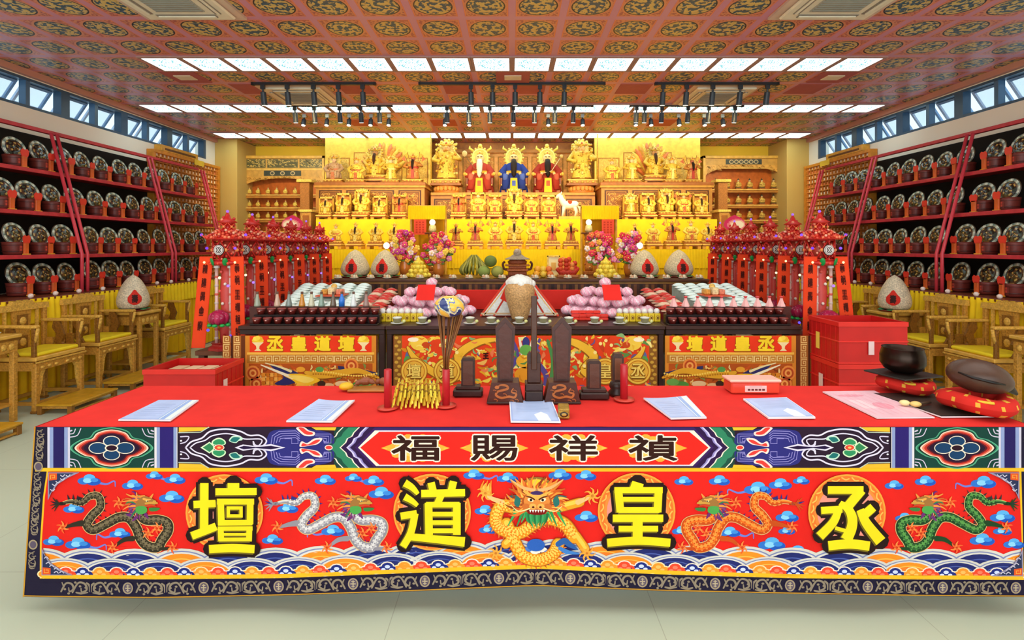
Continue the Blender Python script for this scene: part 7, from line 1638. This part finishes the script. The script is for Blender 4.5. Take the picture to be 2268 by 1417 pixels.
# three great robed figures and two guardians
def great(robe, robe2, beard, label, px):
    D = 9.12; z = 2.451; k = 1.0
    r_ = thing('robed_deity', label, 'deity figure', (XW(px, D), D, z)); t = MB()     # throne
    t.box(0, .04, 0, .62, .46, .08, BR, .008); t.box(0, .04, .08, .54, .40, .10, '7a2a1c', .006); t.box(0, .04, .18, .64, .44, .03, OC2, .005)
    for sx in (-1, 1): t.box(sx * .31, .04, .2, .05, .40, .22, '8a3a1c', .006); t.box(sx * .33, -.06, .41, .07, .30, .05, OC2, .01); t.ball(sx * .36, -.2, .44, .045, 'e8b84c', 9, 6)
    t.box(0, .22, .2, .5, .05, .5, OC, .006); t.obj('throne', 'wood', r_).scale = (.92, 1, 1)
    b = MB()
    b.lathe([(.33, .03), (.335, .06), (.30, .20), (.27, .34), (.22, .40), (.185, .50), (.19, .62), (.155, .70), (.06, .745)], robe, n=20, sy=.72)
    for sx in (-1, 1):
        b.tube([(sx * .10, .0, .32), (sx * .17, -.13, .34), (sx * .18, -.18, .24), (sx * .2, -.2, .08)], [.10, .10, .09, .07], robe, 12)
        b.tube([(sx * .15, .02, .66), (sx * .26, -.02, .50), (sx * .25, -.14, .42), (sx * .17, -.2, .44)], [.075, .09, .095, .05], robe, 12); b.tube([(sx * .18, -.19, .43), (sx * .20, -.21, .33), (sx * .21, -.2, .28)], [.07, .06, .03], robe2, 10)
        b.ball(sx * .14, -.22, .45, .035, FACE, 9, 6)
    b.ball(0, -.03, .82, .10, FACE, 16, 12, .082, .105); b.ball(0, -.115, .81, .016, FACE, 7, 5, .014, .022)
    for sx in (-1, 1): b.ball(sx * .083, -.02, .81, .018, FACE, 7, 5, .014, .036); b.ball(sx * .034, -.107, .835, .013, '2a160c', 7, 4, .005, .006); b.tube([(sx * .015, -.113, .853), (sx * .04, -.105, .860), (sx * .06, -.092, .852)], .005, '3a2012', 5)
    b.ball(0, -.108, .768, .018, 'b8503a', 7, 4, .006, .006); b.obj('body', 'cloth', r_)
    p = MB(); p.prism([(-.09, .02), (.09, .02), (.075, .34), (-.075, .34)], -.29, -.255, 'e8c83c'); p.prism([(-.04, .16), (.04, .16), (.04, .28), (-.04, .28)], -.296, -.29, robe2); p.lathe([(.19, .47), (.205, .50), (.19, .53)], 'e0b43c', n=20, sy=.74, cap=False); p.obj('apron', 'cloth', r_)
    m = MB(); m.tube([(0, -.10, .765), (0, -.17, .68), (0, -.215, .55), (0, -.23, .42), (0, -.235, .36)], [.055, .072, .066, .05, .015], beard, 12); m.tube([(-.055, -.105, .775), (0, -.12, .785), (.055, -.105, .775)], .014, beard, 6); m.obj('beard', 'matte', r_)
    h = MB(); h.M = T(0, .10, .86) @ rot(R(90), 0, 0); h.lathe([(.20, -.012), (.20, .012), (.165, .018), (.16, .008)], 'f6e47a', n=36, sy=1.12)
    for q in range(18): a = 2 * PI * q / 18; h.ball(.215 * math.cos(a), .24 * math.sin(a), 0, .026, 'f4da6a', 7, 5)
    for sx in (-1, 1): h.tube([(sx * .16, .16, 0), (sx * .25, .22, 0), (sx * .24, .28, 0)], [.03, .03, .01], 'f0d050', 7)
    h.ball(0, .28, 0, .05, 'f4dc60', 9, 6); h.obj('halo', 'gold', r_)
    c = MB(); c.lathe([(.06, .915), (.065, .94), (.045, .965), (.02, 1.0)], 'e8c04a', n=12); c.ball(0, -.05, .945, .02, 'd84a3a', 7, 5); c.obj('crown', 'gold', r_); r_.scale = (.78, .78, .78)
    return r_
for px, rb, r2, bd, lb in ((1063, 'b04030', 'd07058', 'f2ead8', 'large figure in red robe with long white beard, left of the three'), (1138, '2f4090', '5a70c4', '2a2018', 'large figure in blue robe with long black beard, middle of the three'), (1212, 'a03426', 'c86048', '241a14', 'large figure in red robe with long black beard, right of the three')):
    o = great(rb, r2, bd, lb, px)
    if px == 1063: MB().tube([(.10, -.26, .42), (-.12, -.24, .58), (-.32, -.22, .86)], .008, '8a6a3c', 6).ball(-.335, -.22, .90, .06, 'f0d890', 12, 8, .03, .07).obj('fan', 'gold', o)
    if px == 1212: MB().tube([(-.16, -.25, .44), (.08, -.26, .50), (.16, -.24, .62), (.28, -.2, .80)], .009, 'e8d8a8', 6).ball(.31, -.2, .84, .045, 'e8c878', 8, 6).obj('whisk', 'gold', o)
for px, nm, ht in ((990, 'left', 'E'), (1287, 'right', 'F')):
    x = XW(px, 9.05); r_ = thing('lotus_pedestal', 'carved orange lotus pedestal under the %s gilt guardian' % nm, 'pedestal', (x, 9.0, 2.451)); m = MB(); m.lathe([(.22, 0), (.235, .03), (.20, .06), (.225, .10), (.215, .13)], 'd07a2c', n=18, sy=.6)
    m.obj('base', 'wood', r_); m = MB()
    for q in range(16): a = 2 * PI * q / 16; m.ball(.195 * math.cos(a), .14 * math.sin(a), .075, .042, 'e8a04a', 7, 5, .03, .045)
    m.obj('petals', 'carved', r_)
    g = deity(.84, GD2, 'f0d050', None, 'f0c080', halo=.17, stand=True, w=1.25); g.location = (x, 9.0, 2.582); g['label'] = 'tall gilt armoured guardian on the %s of the three robed figures' % nm; del g['group']
    m = MB(); gg = random.Random(px)
    for q in range(44): a = gg.uniform(-PI, 0); z = gg.uniform(.2, .75); m.ball(.15 * math.cos(a) * 1.2, .11 * math.sin(a) - .01, z, .022, gg.choice(('f6dc60', 'e8b840', 'f8e88a', 'd8902c')), 6, 5)
    m.tube([(.26 * (-1 if nm == 'left' else 1), -.1, .1), (.27 * (-1 if nm == 'left' else 1), -.1, .92)], .012, 'e0b440', 6); m.obj('armour', 'gold', g)
# ---- canopies with curtains, lamps and red papers
for nm, px, lx_, rx_ in (('left', 952, 958, 932), ('right', 1323, 1304, 1345)):
    D = 7.28; x = XW(px, D); w = 80 * D / FPX
    r_ = thing('altar_canopy', 'box canopy with yellow pleated valance on the %s of the middle figures' % nm, 'canopy', (x, D, 1.47) if False else (x, 7.14, 0)); s_ = MB()
    skirt(s_, -w / 2, w / 2, -.11, 2.07, 1.885, 'f0c010', 30, .012); s_.obj('valance', 'cloth', r_)
    b = MB(); b.box(0, -.04, 2.06, w, .14, .02, 'e0a824', .003); b.obj('roof', 'wood', r_)
    c = MB(); skirt(c, -w / 2 + .01, w / 2 - .01, .03, 2.05, 0.05, 'd8960f', 12, .01); c.obj('curtain', 'cloth', r_)
    for sx in (-1, 1): MB().box(sx * (w / 2 - .015), .02, 0, .03, .03, 2.06, OC, .003).obj('post', 'wood', r_)
    q = MB(); q.box(0, 0, 0, .17, .006, .21, 'dc4a2c'); A = Art(.001)
    for k in range(5):
        for j in range(3): A.rect(-.06 + j * .045, -.18 + k * .034, -.035 + j * .045, -.16 + k * .034, 'b8301c', 1)
    A.into(q, lambda u, v, e: (u, -.004 - e, -v)); q.obj('red_notice', 'matte', None, 'red paper notice hanging at the %s canopy' % nm, 'paper', loc=(XW(rx_, 7.05), 7.0, 1.672))
    l_ = thing('pillar_lamp', 'carved pillar with a small glowing lamp in front of the %s canopy' % nm, 'lamp', (XW(lx_, 6.96), 6.96, 1.12)); d = MB()
    d.box(0, 0, 0, .16, .12, .05, BR, .006); d.lathe([(.05, .05), (.058, .1), (.05, .2), (.056, .34), (.05, .5), (.07, .56)], 'c87a34', n=12)
    for k in range(24): a = k * 2.4; d.ball(.052 * math.cos(a), .052 * math.sin(a), .07 + k * .019, .016, ('e0a04a', 'b86428', 'e8b868')[k % 3], 6, 5)
    d.box(0, 0, .56, .20, .14, .02, '6a3416', .004); d.obj('pillar', 'carved', l_); MB().lathe([(.03, .58), (.055, .61), (.045, .67), (.02, .69)], 'f0d890', n=12).obj('lotus_cup', 'gold', l_); MB().ball(0, -.01, .72, .042, 'fff2d0', 10, 8).obj('bulb', 'bulb', l_)
for px, D in ((856, 6.95), (1417, 6.95)):
    nm = 'left' if px < CX else 'right'; l_ = thing('altar_lamp', 'small white glowing lamp behind the %s pair of peaches' % nm, 'lamp', (XW(px, D), D, 1.12)); MB().cyl(0, 0, 0, .05, .02, OC, 12).cyl(0, 0, .02, .012, .34, OC2, 8).obj('stem', 'gold', l_); MB().ball(0, 0, .40, .045, 'fff2d0', 10, 8).obj('bulb', 'bulb', l_)
# ---- the long rear offering table and what stands on it
x0, x1 = XW(733, 6.0), XW(1572, 6.0); w = x1 - x0
r_ = thing('long_altar_table', 'long dark carved table across the front of the altar', 'table', ((x0 + x1) / 2, 6.0, 0)); MB().box(0, .5, 1.085, w, 1.0, .035, '5a3018', .006).obj('table_top', 'wood', r_)
A = Art(.002); A.rect(-w / 2, 0, w / 2, .30, '4a2414', 0)
for k in range(64): x = -w / 2 + (k + .5) * w / 64; A.rect(x - .018, .03, x + .018, .24, ('7a4420', '2c140c', '8a5a2c')[k % 3], 1)
A.rect(-w / 2, 0, w / 2, .022, 'a8742c', 2)
m = MB(); A.into(m, lambda u, v, e: (u, .03 - e, 1.085 - v), .5); m.box(0, .045, .785, w, .02, .30, '3a1c10'); m.obj('carved_apron', 'wood', r_)
for i in (-1, 1):
    for j in (.06, .94): MB().box(i * (w / 2 - .06), j, 0, .09, .09, 1.085, '4a2414', .008).obj('leg', 'wood', r_)
ZL = 1.1215; DL = 6.36
for i, px in enumerate((787, 853, 1427, 1503)): first_or_dup(ST, 'speach', lambda: peach(.175, .335, 'cdb994', 'a08458'), (XW(px, DL), DL, ZL), 'speckled peach-shaped offering with red sticker, %s from the left on the long altar table' % ORD[i], 0)
def flower_vase(nm, px, seed, R_=.215):
    g = random.Random(seed); r_ = thing('flower_arrangement', 'tall vase of pink and red flowers on the %s of the long altar table' % nm, 'flowers', (XW(px, 6.62), 6.62, ZL)); MB().lathe([(.05, 0), (.07, .05), (.08, .12), (.05, .2), (.06, .24)], 'c8742c', n=14).obj('vase', 'ceramic', r_)
    s_ = MB(); b = MB(); f = MB()
    for k in range(70):
        a = g.uniform(0, 2 * PI); rr = g.uniform(.02, R_); z = .24 + g.uniform(-.05, .36) * (1 - rr * 1.3); x, y = rr * math.cos(a), rr * .45 * math.sin(a) - .05; s_.tube([(0, 0, .2), (x * .5, y * .5, z * .8), (x, y, z)], .005, '4a7a30', 5)
        c = g.choice(('e0447a', 'f08ab0', 'd42a3c', 'f0a8c0', 'c03a8a', 'f4d8d0', 'e86a3c', 'd82f4a', 'f0c848', 'e8a030'))
        for q in range(5): a2 = q * 1.257 + k; b.ball(x + .022 * math.cos(a2), y - .012, z + .022 * math.sin(a2), .021, c, 6, 5, .012, .021)
        b.ball(x, y - .022, z, .010, 'f0d060', 5, 4)
        if k % 2: f.ball(x * .8, y * .7, z - .05, .045, ('5a8a34', '7aa040')[k % 4 // 2], 6, 4, .02, .018)
    s_.obj('stems', 'flower', r_); b.obj('blossoms', 'flower', r_); f.obj('leaves', 'flower', r_)
flower_vase('left', 972, 1, .2); flower_vase('right', 1326, 2, .2); flower_vase('far left', 897, 5, .18); flower_vase('far right', 1394, 6, .18)
for nm, px in (('left', 927), ('right', 1342)):
    r_ = thing('gilt_lotus_tower', 'tiered golden lotus ornament before the %s flowers' % nm, 'ornament', (XW(px, 6.30), 6.30, ZL)); m = MB()
    for t in range(4):
        for q in range(9): a = 2 * PI * q / 9 + t; rr = .125 - t * .03; m.ball(rr * math.cos(a), rr * math.sin(a), .03 + t * .05, .035, ('f4dc4c', 'ecc83a')[q % 2], 7, 5, .03, .032)
    m.lathe([(.13, 0), (.10, .05), (.04, .2), (.006, .26)], 'f0d040', n=14); m.obj('petals', 'gold', r_); MB().lathe([(.10, 0), (.15, .012), (.10, .016)], 'b8742c', n=16).obj('dish', 'wood', r_)
r_ = thing('banana_cluster', 'mound of green-yellow bananas left of the incense burner', 'bananas', (XW(1050, 6.55), 6.55, ZL)); 
for t in range(3):
    for q in range(11 - t * 2):
        a = PI + (q + .5) * PI / (11 - t * 2); rr = .15 - t * .035; m = MB(); m.tube(catmull([(rr * math.cos(a), rr * .8 * math.sin(a), .02 + t * .02), (rr * 1.2 * math.cos(a), rr * 1.0 * math.sin(a), .09 + t * .045), (rr * .75 * math.cos(a), rr * .5 * math.sin(a), .18 + t * .03), (.03 * math.cos(a), -.01 * t, .24 + t * .02)], 3), [.006, .013, .016, .017, .017, .015, .013, .010, .008, .006], ('8c8a30', '66682a', '9a9238', '757530')[(q * 3 + t) % 4], 7); m.obj('banana', 'plastic', r_)
for i, (dx, dz, c) in enumerate(((-.09, .075, '8a9a4c'), (.075, .072, 'a0a04c'), (-.01, .20, '6c7a38'))): MB().ball(0, 0, 0, .078, c, 14, 10, .078, .072).obj('pomelo', 'matte', None, 'green pomelo, %s of the three left of the incense burner' % ('left one', 'right one', 'top one')[i], 'pomelo', 'green pomelos', loc=(XW(1088, 6.2) + dx, 6.24, ZL + dz + .004))
r_ = thing('incense_burner', 'brown lidded incense burner with curled handles at the centre of the long altar table', 'incense burner', (XW(1146, 6.26), 6.26, ZL)); m = MB(); m.box(0, 0, .0, .28, .16, .03, '6a2e18', .006); m.box(0, 0, .03, .23, .14, .05, '8e4524', .01); m.box(0, 0, .08, .27, .17, .03, 'a85a30', .008); m.box(0, 0, .11, .22, .14, .04, '9a4c28', .008); m.box(0, 0, .145, .30, .18, .02, 'a8602c', .006); m.lathe([(.11, .165), (.12, .20), (.09, .225)], '8a4424', n=16, sy=.75); m.obj('body', 'carved', r_)
for sx in (-1, 1): MB().tube(catmull([(sx * .13, 0, .10), (sx * .165, 0, .11), (sx * .18, 0, .17), (sx * .155, 0, .20)], 4), .014, '5a2c1a', 7).obj('handle', 'carved', r_)
MB().lathe([(.16, .225), (.15, .235), (.09, .26), (.05, .29)], '9a8a7a', n=16, sy=.75).ball(0, -.01, .31, .05, 'b0a08c', 10, 7).ball(-.01, -.05, .33, .03, 'c8b49c', 8, 6).obj('lid', 'carved', r_)
g = random.Random(3)
for i in range(9): MB().ball(0, 0, 0, .042, ('e8a02c', 'e0b83c', 'd8702c')[i % 3], 10, 8).obj('orange', 'plastic', None, 'orange or yellow fruit heaped right of the incense burner', 'fruit', 'fruit right of the incense burner', loc=(XW(1203, 6.25) + ((i % 3) - 1) * .085 if i < 6 else XW(1203, 6.25) + (i - 7) * .07, 6.22 + (.09 * (i // 3) if i < 6 else .045), ZL + .042 + (0 if i < 6 else .062)))
r_ = thing('picture_frame', 'small gilt picture frame behind the fruit on the long altar table', 'picture frame', (XW(1226, 6.5), 6.5, ZL)); m = MB()
for sx in (-1, 1): m.box(sx * .075, 0, 0, .02, .02, .27, OC2, .003)
m.box(0, 0, 0, .17, .02, .02, OC2, .003).box(0, 0, .25, .17, .02, .02, OC2, .003); m.obj('frame', 'gold', r_); MB().box(0, .004, .02, .14, .006, .23, 'f2e2a8').box(0, 0, .08, .06, .006, .10, 'e8b45c').obj('picture', 'matte', r_)
r_ = thing('red_ship', 'red carved ship-shaped ornament on a wooden stand on the long altar table', 'ornament', (XW(1257, 6.3), 6.3, ZL)); MB().box(0, 0, 0, .26, .12, .035, 'a8602c', .005).obj('stand', 'wood', r_); m = MB(); m.tube([(-.14, 0, .11), (-.08, 0, .065), (.08, 0, .065), (.14, 0, .12)], [.02, .05, .05, .02], 'b8301c', 9)
for k in range(16): m.ball(-.09 + (k % 6) * .036, -.02 + .02 * (k % 2), .11 + (k // 6) * .05 + .015 * (k % 2), .034, ('d84a24', 'e88a3c', 'c03018')[k % 3], 7, 5)
m.obj('ship', 'carved', r_)
for i in range(23):
    px = 748 + i * 36.4
    def plate():
        c = thing('offering_plate', None, 'plate'); MB().lathe([(.03, .0), (.048, .008), (.054, .016), (.04, .012)], 'e8e0cc', n=16).obj('plate', 'ceramic', c); m = MB()
        for q in range(6): m.ball(.028 * math.cos(q), .022 * math.sin(q), .024 + .008 * (q % 2), .018, ('e8c8a0', 'd89a70', 'f0e0c0')[q % 3], 6, 5)
        m.obj('food', 'fluff', c); return c
    first_or_dup(ST, 'plate', plate, (XW(px, 6.062), 6.062, ZL), 'small plate of offerings, %s from the left along the long altar table edge' % ORD[i], 0, None, 'offering plates')
